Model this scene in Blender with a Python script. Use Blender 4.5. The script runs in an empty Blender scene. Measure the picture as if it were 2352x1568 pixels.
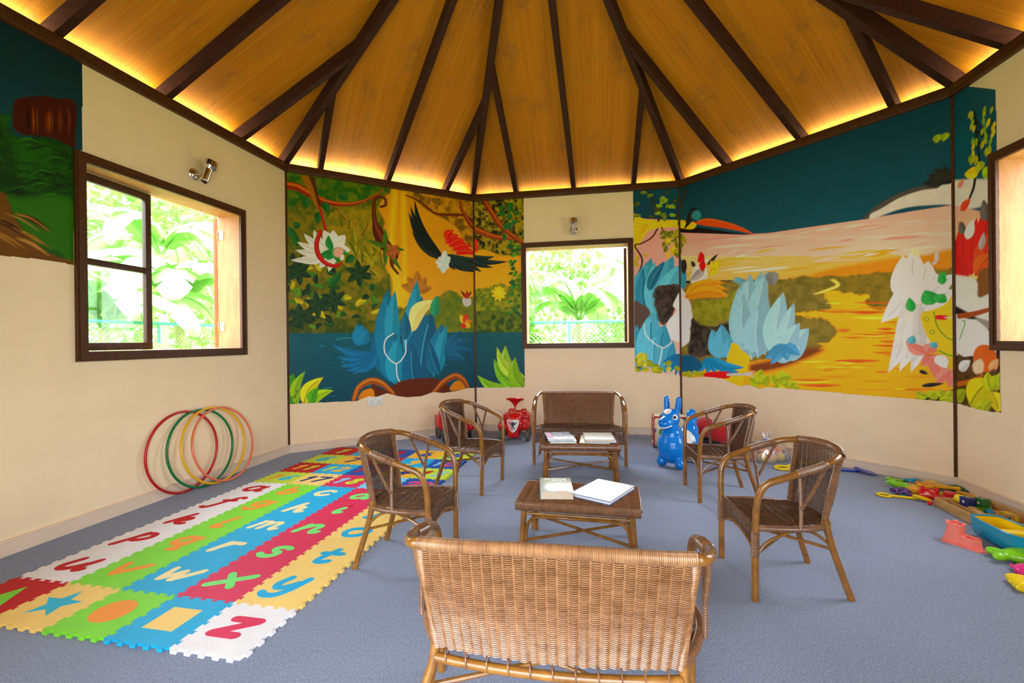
import bpy, bmesh, math, random
import numpy as np
from mathutils import Vector, Matrix, Quaternion
SC = bpy.context.scene
COL = SC.collection
PI = math.pi
rnd = random.Random(11)

# ------------------------------------------------------------------ camera
FPX = 1049.59                       # focal length in pixels of the 2352 px wide frame
PITCH, ROLL, CAMH = -0.0020, -0.01133, 1.198
cp, sp, cr, sr = math.cos(PITCH), math.sin(PITCH), math.cos(ROLL), math.sin(ROLL)
fw = Vector((0, cp, sp)); u0 = Vector((0, -sp, cp)); r0 = Vector((1, 0, 0))
cam_r = cr * r0 + sr * u0; cam_u = -sr * r0 + cr * u0
cd = bpy.data.cameras.new('camera'); cd.sensor_width = 36; cd.lens = FPX / 2352 * 36
cd.clip_start = 0.02; cd.clip_end = 200
cam = bpy.data.objects.new('camera', cd); COL.objects.link(cam)
cam.matrix_world = Matrix(((cam_r.x, cam_u.x, -fw.x, 0), (cam_r.y, cam_u.y, -fw.y, 0), (cam_r.z, cam_u.z, -fw.z, CAMH), (0, 0, 0, 1)))
SC.camera = cam

# ------------------------------------------------------------------ daylight and exposure
SKY_STRENGTH = 1.0
EXPOSURE = 3.55
wd = bpy.data.worlds.new('sky'); SC.world = wd; wd.use_nodes = True
nt = wd.node_tree
bg = nt.nodes['Background']; bg.inputs[1].default_value = SKY_STRENGTH
_tc = nt.nodes.new('ShaderNodeTexCoord'); _sx = nt.nodes.new('ShaderNodeSeparateXYZ'); _rp = nt.nodes.new('ShaderNodeValToRGB')
nt.links.new(_tc.outputs['Generated'], _sx.inputs[0]); nt.links.new(_sx.outputs['Z'], _rp.inputs[0]); nt.links.new(_rp.outputs[0], bg.inputs[0])
_e = _rp.color_ramp.elements          # hazy bright sky, brighter towards the zenith
_e[0].position = 0.0; _e[0].color = (.50, .53, .57, 1); _e[1].position = .75; _e[1].color = (1.60, 1.76, 1.98, 1)
SC.view_settings.view_transform = 'Standard'; SC.view_settings.look = 'None'
SC.view_settings.gamma = 1.0; SC.view_settings.exposure = EXPOSURE
SC.view_settings.use_curve_mapping = False
try:
    SC.cycles.max_bounces = 10; SC.cycles.diffuse_bounces = 5; SC.cycles.glossy_bounces = 3
    SC.cycles.transparent_max_bounces = 12; SC.cycles.transmission_bounces = 6
    SC.cycles.sample_clamp_indirect = 8.0; SC.cycles.caustics_reflective = False; SC.cycles.caustics_refractive = False
    SC.cycles.use_denoising = True
except Exception:
    pass

# ------------------------------------------------------------------ room plan (metres)
A = Vector((-2.445, 4.977)); B = Vector((-0.496, 6.123)); C_ = Vector((2.093, 5.666)); D = Vector((3.472, 3.579))
Z_ = Vector((-2.954, 2.386)); E = Vector((2.986, 1.127)); F = Vector((0.90, -0.02)); G = Vector((-1.69, 0.43))
CORN = [Z_, A, B, C_, D, E, F, G]
WNAMES = ['left', 'back_left', 'back', 'back_right', 'right', 'near_right', 'near', 'near_left']
H_TRIM, H_TOP, WT = 3.062, 3.15, 0.20
APEX = Vector((0.14, 3.0, 4.74))
W_LO, W_HI, FR = 1.092, 2.474, 0.065   # outer edges of the window frames, width of a frame board

# ------------------------------------------------------------------ mesh helpers
class MB:
    def __init__(s): s.v = []; s.f = []; s.n = 0; s.sm = []
    def add(s, V, Fc, smooth=True):
        V = np.asarray(V, float).reshape(-1, 3)
        s.v.append(V); b = s.n; s.n += len(V)
        for f in Fc: s.f.append(tuple(int(i) + b for i in f)); s.sm.append(smooth)
    def mesh(s, name):
        me = bpy.data.meshes.new(name)
        V = np.concatenate(s.v) if s.v else np.zeros((0, 3))
        me.from_pydata(V.tolist(), [], s.f)
        me.polygons.foreach_set('use_smooth', s.sm)
        me.validate(); me.update()
        return me
def R2(a):
    return np.array([[math.cos(a), -math.sin(a), 0], [math.sin(a), math.cos(a), 0], [0, 0, 1]])
def rotm(axis, a): return np.array(Matrix.Rotation(a, 3, axis))
def obj(name, mb, m, parent=None, loc=None, rotz=0, sharp=40):
    me = mb.mesh(name) if isinstance(mb, MB) else mb
    if sharp and any(p.use_smooth for p in me.polygons[:1]):
        try: me.set_sharp_from_angle(angle=math.radians(sharp))
        except Exception: pass
    if m is not None and len(me.materials) == 0:
        me.materials.append(m)
    o = bpy.data.objects.new(name, me); COL.objects.link(o)
    if parent is not None: o.parent = parent
    if loc is not None: o.location = loc
    o.rotation_euler = (0, 0, rotz)
    return o
def tag(o, label=None, cat=None, group=None, kind=None):
    if label: o['label'] = label
    if cat: o['category'] = cat
    if group: o['group'] = group
    if kind: o['kind'] = kind
    return o
def thing(name, label, cat, loc=(0, 0, 0), rotz=0, group=None):
    o = bpy.data.objects.new(name, None); COL.objects.link(o); o.empty_display_size = .05
    o.location = loc; o.rotation_euler = (0, 0, rotz)
    return tag(o, label, cat, group)
def dup(root, loc, rotz, label, scale=None):
    def cpy(o, par):
        c = o.copy(); COL.objects.link(c)
        if par is not None: c.parent = par
        for ch in [x for x in o.children]: cpy(ch, c)
        return c
    c = cpy(root, None); c.location = loc; c.rotation_euler = (0, 0, rotz); c['label'] = label
    if scale: c.scale = (scale,) * 3
    return c
def box(mb, lo, hi, bev=0, M=None, t=None, smooth=True):
    lo = np.array(lo, float); hi = np.array(hi, float)
    if bev <= 0:
        V = np.array([[(lo, hi)[i & 1][0], (lo, hi)[(i >> 1) & 1][1], (lo, hi)[(i >> 2) & 1][2]] for i in range(8)])
        Fc = [(0, 2, 3, 1), (4, 5, 7, 6), (0, 1, 5, 4), (2, 6, 7, 3), (0, 4, 6, 2), (1, 3, 7, 5)]
        sm = False
    else:
        bm = bmesh.new(); bmesh.ops.create_cube(bm, size=1)
        for v in bm.verts: v.co = Vector(((lo + hi) / 2)) + Vector(np.array(v.co) * (hi - lo))
        bmesh.ops.bevel(bm, geom=bm.edges[:], offset=bev, segments=2, affect='EDGES', profile=.6)
        bm.verts.index_update(); V = np.array([v.co[:] for v in bm.verts]); Fc = [[v.index for v in f.verts] for f in bm.faces]; bm.free(); sm = smooth
    if M is not None: V = V @ np.asarray(M).T
    if t is not None: V = V + np.asarray(t)
    mb.add(V, Fc, sm)
def catmull(P, n=8, closed=False):
    P = np.asarray(P, float); out = []
    m = len(P)
    if m < 3 and not closed:
        return np.linspace(P[0], P[-1], n + 1)
    for i in range(m if closed else m - 1):
        if closed: p0, p1, p2, p3 = P[(i - 1) % m], P[i], P[(i + 1) % m], P[(i + 2) % m]
        else: p0, p1, p2, p3 = P[max(i - 1, 0)], P[i], P[i + 1], P[min(i + 2, m - 1)]
        if not closed and i == 0: p0 = 2 * p1 - p2
        if not closed and i == m - 2: p3 = 2 * p2 - p1
        t = np.linspace(0, 1, n, endpoint=False)[:, None]
        out.append(.5 * ((2 * p1) + (-p0 + p2) * t + (2 * p0 - 5 * p1 + 4 * p2 - p3) * t * t + (-p0 + 3 * p1 - 3 * p2 + p3) * t ** 3))
    if not closed: out.append(P[-1:])
    return np.concatenate(out)
def frames(P, closed=False):
    n = len(P)
    T = np.empty_like(P)
    if closed: T = np.roll(P, -1, 0) - np.roll(P, 1, 0)
    else: T[1:-1] = P[2:] - P[:-2]; T[0] = P[1] - P[0]; T[-1] = P[-1] - P[-2]
    T /= np.maximum(np.linalg.norm(T, axis=1), 1e-9)[:, None]
    a = np.array([0, 0, 1.]) if abs(T[0][2]) < .9 else np.array([1., 0, 0])
    N = np.empty_like(P); N[0] = np.cross(T[0], a); N[0] /= np.linalg.norm(N[0])
    for i in range(1, n):
        v = N[i - 1] - T[i] * (N[i - 1] @ T[i]); l = np.linalg.norm(v)
        N[i] = v / l if l > 1e-6 else N[i - 1]
    return T, N, np.cross(T, N)
def tube(mb, P, r, k=10, closed=False, cap=True, fr=None, flat=1.0, smooth=True):
    P = np.asarray(P, float); n = len(P)
    T, N, Bn = fr if fr is not None else frames(P, closed)
    r = np.broadcast_to(np.asarray(r, float), (n,))
    a = np.arange(k) / k * 2 * PI
    V = (P[:, None, :] + r[:, None, None] * (np.cos(a)[None, :, None] * N[:, None, :] + flat * np.sin(a)[None, :, None] * Bn[:, None, :])).reshape(-1, 3)
    i = np.arange(n if closed else n - 1)[:, None]; j = np.arange(k)[None, :]
    i2 = (i + 1) % n; j2 = (j + 1) % k
    Fc = np.stack([i * k + j, i * k + j2, i2 * k + j2, i2 * k + j], -1).reshape(-1, 4).tolist()
    if cap and not closed:
        Fc.append(list(range(k))[::-1]); Fc.append([(n - 1) * k + q for q in range(k)])
    mb.add(V, Fc, smooth)
def lathe(mb, prof, k=24, M=None, t=None):
    prof = np.asarray(prof, float); n = len(prof); a = np.arange(k) / k * 2 * PI
    V = np.stack([prof[:, None, 0] * np.cos(a), prof[:, None, 0] * np.sin(a), np.broadcast_to(prof[:, None, 1], (n, k))], -1).reshape(-1, 3)
    Fc = []
    for i in range(n - 1):
        for j in range(k): Fc.append((i * k + j, i * k + (j + 1) % k, (i + 1) * k + (j + 1) % k, (i + 1) * k + j))
    if prof[0][0] > 1e-6: Fc.append(list(range(k))[::-1])
    if prof[-1][0] > 1e-6: Fc.append([(n - 1) * k + q for q in range(k)])
    if M is not None: V = V @ np.asarray(M).T
    if t is not None: V = V + np.asarray(t)
    mb.add(V, Fc)
def ell(mb, c, r, M=None, k=18, m=10):
    th = np.linspace(0, PI, m + 1); r = np.broadcast_to(np.asarray(r, float), (3,))
    prof = np.stack([np.sin(th), -np.cos(th)], -1); prof[0][0] = prof[-1][0] = 1e-7
    a = np.arange(k) / k * 2 * PI
    V = np.stack([prof[:, None, 0] * np.cos(a), prof[:, None, 0] * np.sin(a), np.broadcast_to(prof[:, None, 1], (m + 1, k))], -1).reshape(-1, 3) * r
    if M is not None: V = V @ np.asarray(M).T
    V = V + np.asarray(c, float)
    Fc = [(i * k + j, i * k + (j + 1) % k, (i + 1) * k + (j + 1) % k, (i + 1) * k + j) for i in range(m) for j in range(k)]
    mb.add(V, Fc)
def prism(mb, poly, z0, z1, M=None, t=None, smooth=False):
    poly = np.asarray(poly, float); n = len(poly)
    V = np.concatenate([np.c_[poly, np.full(n, z0)], np.c_[poly, np.full(n, z1)]])
    Fc = [list(range(n))[::-1], [n + i for i in range(n)]] + [(i, (i + 1) % n, n + (i + 1) % n, n + i) for i in range(n)]
    if M is not None: V = V @ np.asarray(M).T
    if t is not None: V = V + np.asarray(t)
    mb.add(V, Fc, smooth)
def rings(mb, P, R, pitch, k=10, m=5, jit=.0):
    # separate binding turns along a path, each its own small torus
    P = np.asarray(P, float); L = np.r_[0, np.cumsum(np.linalg.norm(np.diff(P, axis=0), axis=1))]
    n = max(2, int(L[-1] / pitch)); s = (np.arange(n) + .5) / n * L[-1]
    Q = np.stack([np.interp(s, L, P[:, i]) for i in range(3)], -1)
    T, N, Bn = frames(Q)
    R = np.interp(s, L, np.broadcast_to(R, (len(P),)))
    a = np.arange(k) / k * 2 * PI; b = np.arange(m) / m * 2 * PI; rr = L[-1] / n * .56
    Fc = [(i * m + j, i * m + (j + 1) % m, ((i + 1) % k) * m + (j + 1) % m, ((i + 1) % k) * m + j) for i in range(k) for j in range(m)]
    for q in range(n):
        rad = np.cos(a)[:, None] * N[q] + np.sin(a)[:, None] * Bn[q]
        V = Q[q] + (R[q] + rr * .75 * np.cos(b))[None, :, None] * rad[:, None, :] + (rr * np.sin(b))[None, :, None] * T[q]
        mb.add(V.reshape(-1, 3), Fc)
def weave(mb, S, nrow, nst, amp, r, k=5, per=4, flat=1.0, u0=-1, u1=1, v0=0, v1=1, phase=0):
    # strands running in u, going over and under nst stakes; S(u, v) -> point arrays
    u = np.linspace(u0, u1, nst * per + 1); ph = np.linspace(0, nst * PI, nst * per + 1)
    for j in range(nrow):
        v = v0 + (v1 - v0) * (j + .5) / nrow
        P = S(u, np.full_like(u, v)); Pu = S(u + 1e-3, np.full_like(u, v)); Pv = S(u, np.full_like(u, v) + 1e-3)
        N = np.cross(Pu - P, Pv - P); N /= np.linalg.norm(N, axis=1)[:, None]
        Q = P + N * (amp * np.sin(ph + (j % 2) * PI + phase))[:, None]
        T = np.gradient(Q, axis=0); T /= np.linalg.norm(T, axis=1)[:, None]
        Nn = N - T * (N * T).sum(1)[:, None]; Nn /= np.linalg.norm(Nn, axis=1)[:, None]
        tube(mb, Q, r, k, fr=(T, Nn, np.cross(T, Nn)), flat=flat, cap=False)
def blob(mb, voxel, it=4, name='blob'):
    me = mb.mesh('tmp'); o = bpy.data.objects.new('tmp', me); COL.objects.link(o)
    m = o.modifiers.new('r', 'REMESH'); m.mode = 'VOXEL'; m.voxel_size = voxel; m.use_smooth_shade = True
    s = o.modifiers.new('s', 'SMOOTH'); s.iterations = it; s.factor = .5
    dg = bpy.context.evaluated_depsgraph_get()
    out = bpy.data.meshes.new_from_object(o.evaluated_get(dg)); out.name = name
    bpy.data.objects.remove(o); bpy.data.meshes.remove(me)
    out.polygons.foreach_set('use_smooth', [True] * len(out.polygons))
    return out
def patch(me, pred, off):
    # a thin skin lifted off the faces of me that satisfy pred(centre)
    n = len(me.vertices); co = np.empty(n * 3); me.vertices.foreach_get('co', co); co = co.reshape(-1, 3)
    no = np.empty(n * 3); me.vertices.foreach_get('normal', no); no = no.reshape(-1, 3)
    mb = MB(); fs = [tuple(p.vertices) for p in me.polygons if pred(np.array(p.center))]
    ids = sorted({i for f in fs for i in f}); mp = {q: i for i, q in enumerate(ids)}
    mb.add(co[ids] + no[ids] * off, [[mp[i] for i in f] for f in fs]); return mb
def text_mb(s, size, depth=.0006):
    cu = bpy.data.curves.new('t', 'FONT'); cu.body = s; cu.size = size; cu.align_x = 'CENTER'; cu.align_y = 'CENTER'; cu.extrude = depth; cu.resolution_u = 3
    o = bpy.data.objects.new('t', cu); COL.objects.link(o)
    dg = bpy.context.evaluated_depsgraph_get(); me = bpy.data.meshes.new_from_object(o.evaluated_get(dg))
    bpy.data.objects.remove(o); bpy.data.curves.remove(cu); return me

# ------------------------------------------------------------------ materials
def lin(c):
    return tuple(((x / 255) / 12.92 if x / 255 <= .04045 else ((x / 255 + .055) / 1.055) ** 2.4) for x in c[:3])
class NT:
    def __init__(s, name):
        s.m = bpy.data.materials.new(name); s.m.use_nodes = True; s.t = s.m.node_tree
        s.b = s.t.nodes['Principled BSDF']; s.tc = None
    def n(s, typ, **kw):
        x = s.t.nodes.new(typ)
        for k, v in kw.items():
            if hasattr(x, k): setattr(x, k, v)
        return x
    def l(s, a, b): s.t.links.new(a, b)
    def coord(s, kind='Object', scale=(1, 1, 1)):
        if s.tc is None: s.tc = s.n('ShaderNodeTexCoord')
        mp = s.n('ShaderNodeMapping'); mp.inputs['Scale'].default_value = scale
        s.l(s.tc.outputs[kind], mp.inputs[0]); return mp.outputs[0]
    def noise(s, vec, scale, detail=3, rough=.55, dist=0):
        x = s.n('ShaderNodeTexNoise'); x.inputs['Scale'].default_value = scale; x.inputs['Detail'].default_value = detail
        x.inputs['Roughness'].default_value = rough; x.inputs['Distortion'].default_value = dist
        s.l(vec, x.inputs['Vector']); return x.outputs['Fac']
    def ramp(s, fac, stops):
        x = s.n('ShaderNodeValToRGB'); e = x.color_ramp.elements
        while len(e) < len(stops): e.new(.5)
        for i, (p, c) in enumerate(stops): e[i].position = p; e[i].color = (*c[:3], 1)
        s.l(fac, x.inputs[0]); return x.outputs[0]
    def mix(s, fac, a, b, mode='MIX'):
        x = s.n('ShaderNodeMix'); x.data_type = 'RGBA'; x.blend_type = mode
        for sock, v in ((x.inputs[0], fac), (x.inputs[6], a), (x.inputs[7], b)):
            if hasattr(v, 'links'): s.l(v, sock)
            elif isinstance(v, (int, float)): sock.default_value = v
            else: sock.default_value = (*v[:3], 1)
        return x.outputs[2]
    def bump(s, h, strength, dist=.002):
        x = s.n('ShaderNodeBump'); x.inputs['Strength'].default_value = strength; x.inputs['Distance'].default_value = dist
        s.l(h, x.inputs['Height']); s.l(x.outputs[0], s.b.inputs['Normal'])
    def col(s, c):
        if hasattr(c, 'links'): s.l(c, s.b.inputs['Base Color'])
        else: s.b.inputs['Base Color'].default_value = (*c[:3], 1)
    def set(s, **kw):
        for k, v in kw.items():
            k = {'rough': 'Roughness', 'metal': 'Metallic', 'spec': 'Specular IOR Level', 'trans': 'Transmission Weight', 'alpha': 'Alpha', 'coat': 'Coat Weight', 'coatr': 'Coat Roughness', 'ior': 'IOR', 'sheen': 'Sheen Weight'}[k]
            s.b.inputs[k].default_value = v
        return s
def plain(name, c, rough=.5, var=.12, scale=6, spec=.5, bump=0, bscale=200, coat=0, metal=0):
    N = NT(name); c = np.array(c)
    f = N.noise(N.coord(), scale, 3)
    N.col(N.ramp(f, [(.3, tuple(c * (1 - var))), (.7, tuple(np.minimum(c * (1 + var), 1)))]))
    N.set(rough=rough, spec=spec, coat=coat, metal=metal)
    if bump: N.bump(N.noise(N.coord(), bscale, 2), bump)
    return N.m
def wood(name, dark, light, scale=(3, 3, 40), rough=.45, knots=True, coat=0, bump=.15, spec=.25):
    N = NT(name); v = N.coord('Object', scale)
    f = N.noise(v, 1.6, 5, .6, .6); g = N.noise(v, 9, 3)
    c = N.ramp(f, [(.25, dark), (.55, tuple((np.array(dark) + np.array(light)) / 2)), (.8, light)])
    c = N.mix(.25, c, N.ramp(g, [(.3, dark), (.7, light)]))
    N.col(c); N.set(rough=rough, coat=coat, coatr=.2, spec=spec); N.bump(g, bump, .001); return N.m
def plastic(name, c, rough=.25): return plain(name, c, rough, .03, 4, .5)

M = {}
M['wall'] = plain('cream_paint', (.93, .735, .495), .62, .035, 3, .3, .05, 60)
M['base'] = plain('baseboard_paint', (.78, .62, .47), .5, .04, 5, .4)
M['trimwood'] = wood('dark_stained_wood', (.036, .011, .003), (.14, .048, .013), (30, 30, 30), .45, coat=.08)
M['rafter'] = wood('rafter_wood', (.018, .005, .003), (.075, .022, .009), (6, 6, 30), .7)
M['reveal'] = wood('orange_pine', (.34, .125, .045), (.54, .25, .105), (12, 12, 2.2), .55)
M['sash'] = wood('dark_sash_wood', (.03, .012, .006), (.11, .045, .018), (20, 20, 20), .4)
M['brass'] = plain('brass', (.85, .62, .28), .25, .05, 4, metal=1)
M['chrome'] = plain('chrome', (.75, .74, .72), .08, .02, 4, metal=1)
M['white_pl'] = plain('white_plastic', (.80, .79, .76), .4, .02, 6)
M['black'] = plain('black', (.012, .012, .013), .5, .1, 6)
M['dark'] = plain('dark_plastic', (.03, .03, .032), .45, .1, 6)
# carpet
N = NT('blue_grey_carpet')
f1 = N.noise(N.coord(), 230, 3, .75); f2 = N.noise(N.coord(), 2.2, 3); f3 = N.noise(N.coord('Object', (1, .35, 1)), 170, 2)
c = N.ramp(f1, [(.32, (.045, .06, .095)), (.5, (.165, .198, .29)), (.68, (.44, .50, .65))])
c = N.mix(.35, c, N.ramp(f3, [(.35, (.085, .09, .115)), (.65, (.26, .28, .33))]))
c = N.mix(.12, c, N.ramp(f2, [(.35, (.13, .13, .15)), (.65, (.23, .25, .31))]))
N.col(c); N.set(rough=.95, spec=.1, sheen=.35); N.b.inputs['Sheen Roughness'].default_value = .5; N.b.inputs['Sheen Tint'].default_value = (.75, .82, 1, 1); N.bump(f1, .5, .003); M['carpet'] = N.m
# ceiling ply
N = NT('ceiling_plywood')
tcn = N.coord('UV', (55, .7, 1)); g = N.noise(tcn, 1, 4, .65, .3); g2 = N.noise(N.coord('UV', (7, .25, 1)), 1, 3)
c = N.ramp(g, [(.28, (.40, .135, .004)), (.5, (.54, .192, .006)), (.75, (.67, .27, .013))])
c = N.mix(.35, c, N.ramp(g2, [(.3, (.37, .118, .004)), (.7, (.62, .235, .011))]))
st = N.noise(N.coord('UV', (2.6, 1.5, 1)), 1.3, 2); sd = N.noise(N.coord('UV', (9, 7, 1)), 1.4, 4, .6, 1.5)
mk = N.n('ShaderNodeMath', operation='MULTIPLY'); N.l(N.ramp(st, [(.53, (0, 0, 0)), (.66, (1, 1, 1))]), mk.inputs[0]); N.l(N.ramp(sd, [(.42, (0, 0, 0)), (.5, (.62, .62, .62)), (.58, (.12, .12, .12))]), mk.inputs[1])
N.col(N.mix(mk.outputs[0], c, (.22, .10, .03))); N.set(rough=.6, spec=.15); M['ply'] = N.m
# rattan pole and wicker strand
N = NT('rattan_pole'); v = N.coord('Object', (14, 14, 14)); f = N.noise(v, 1.0, 4, .6, .4); g = N.noise(N.coord(), 160, 2)
c = N.ramp(f, [(.3, (.14, .048, .006)), (.55, (.29, .112, .014)), (.75, (.42, .18, .026))]); N.col(N.mix(.2, c, N.ramp(g, [(.3, (.12, .045, .01)), (.7, (.36, .17, .04))])))
N.set(rough=.28, coat=.35, coatr=.12); M['pole'] = N.m
def wicker(name, a, b, c_, rough):
    N = NT(name); ge = N.n('ShaderNodeNewGeometry')
    c = N.ramp(ge.outputs['Random Per Island'], [(0, a), (.45, b), (1, c_)])
    f = N.noise(N.coord(), 26, 3); g = N.noise(N.coord(), 420, 2)
    c = N.mix(.55, c, N.ramp(f, [(.3, a), (.7, c_)])); c = N.mix(.2, c, N.ramp(g, [(.3, a), (.7, c_)]))
    N.col(c); N.set(rough=rough, spec=.6, coat=.35, coatr=.14); return N.m
M['strand'] = wicker('wicker_strand', (.06, .026, .012), (.115, .052, .025), (.19, .09, .045), .30)
M['wrap'] = wicker('wicker_binding', (.12, .048, .02), (.21, .09, .038), (.30, .14, .065), .32)
M['strand_lt'] = wicker('wicker_strand_light', (.13, .046, .015), (.28, .118, .046), (.42, .205, .094), .32)
# foam
FOAM = {}
def foam(key, c):
    N = NT('foam_' + key); c = np.array(c)
    w = N.n('ShaderNodeTexWave'); w.inputs['Scale'].default_value = 90; w.bands_direction = 'DIAGONAL'; N.l(N.coord(), w.inputs['Vector'])
    N.col(N.ramp(N.noise(N.coord(), 7, 2), [(.3, tuple(c * .95)), (.7, tuple(np.minimum(c * 1.04, 1)))])); N.set(rough=.6, spec=.18); N.bump(w.outputs['Fac'], .25, .0008)
    FOAM[key] = N.m
for k_, c_ in dict(white=(.74, .72, .73), red=(.48, .003, .008), crimson=(.62, .025, .085), green=(.20, .62, .035), blue=(.012, .36, .62), navy=(.01, .075, .34), yellow=(.88, .55, .16), amber=(.85, .43, .03), lime=(.50, .63, .04), cyan=(.02, .42, .60), sky=(.20, .52, .75), cream=(.88, .66, .33), orange=(.88, .27, .03), mint=(.16, .68, .16), teal=(.015, .30, .44), ink=(.012, .03, .16), pink=(.78, .06, .15)).items(): foam(k_, tuple(min(.9, x * 1.12) for x in c_))
PL = {k_: plastic('toy_' + k_, c_) for k_, c_ in dict(red=(.62, .008, .008), blue=(.0, .22, .70), lime=(.22, .60, .015), pink=(.80, .02, .22), cyan=(.0, .26, .42), yellow=(.86, .60, .005), green=(.01, .13, .025), orange=(.85, .21, .01), purple=(.08, .025, .15), navy=(.012, .02, .12), coral=(.88, .20, .15), royal=(.01, .05, .40), teal=(.0, .27, .42), amber=(.85, .42, .01), hoopred=(.52, .008, .015), hoopgreen=(.0, .18, .05), hoopyellow=(.86, .48, .01), hoopcoral=(.82, .20, .09), white=(.8, .79, .76), eyeblack=(.01, .01, .01)).items()}
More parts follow.
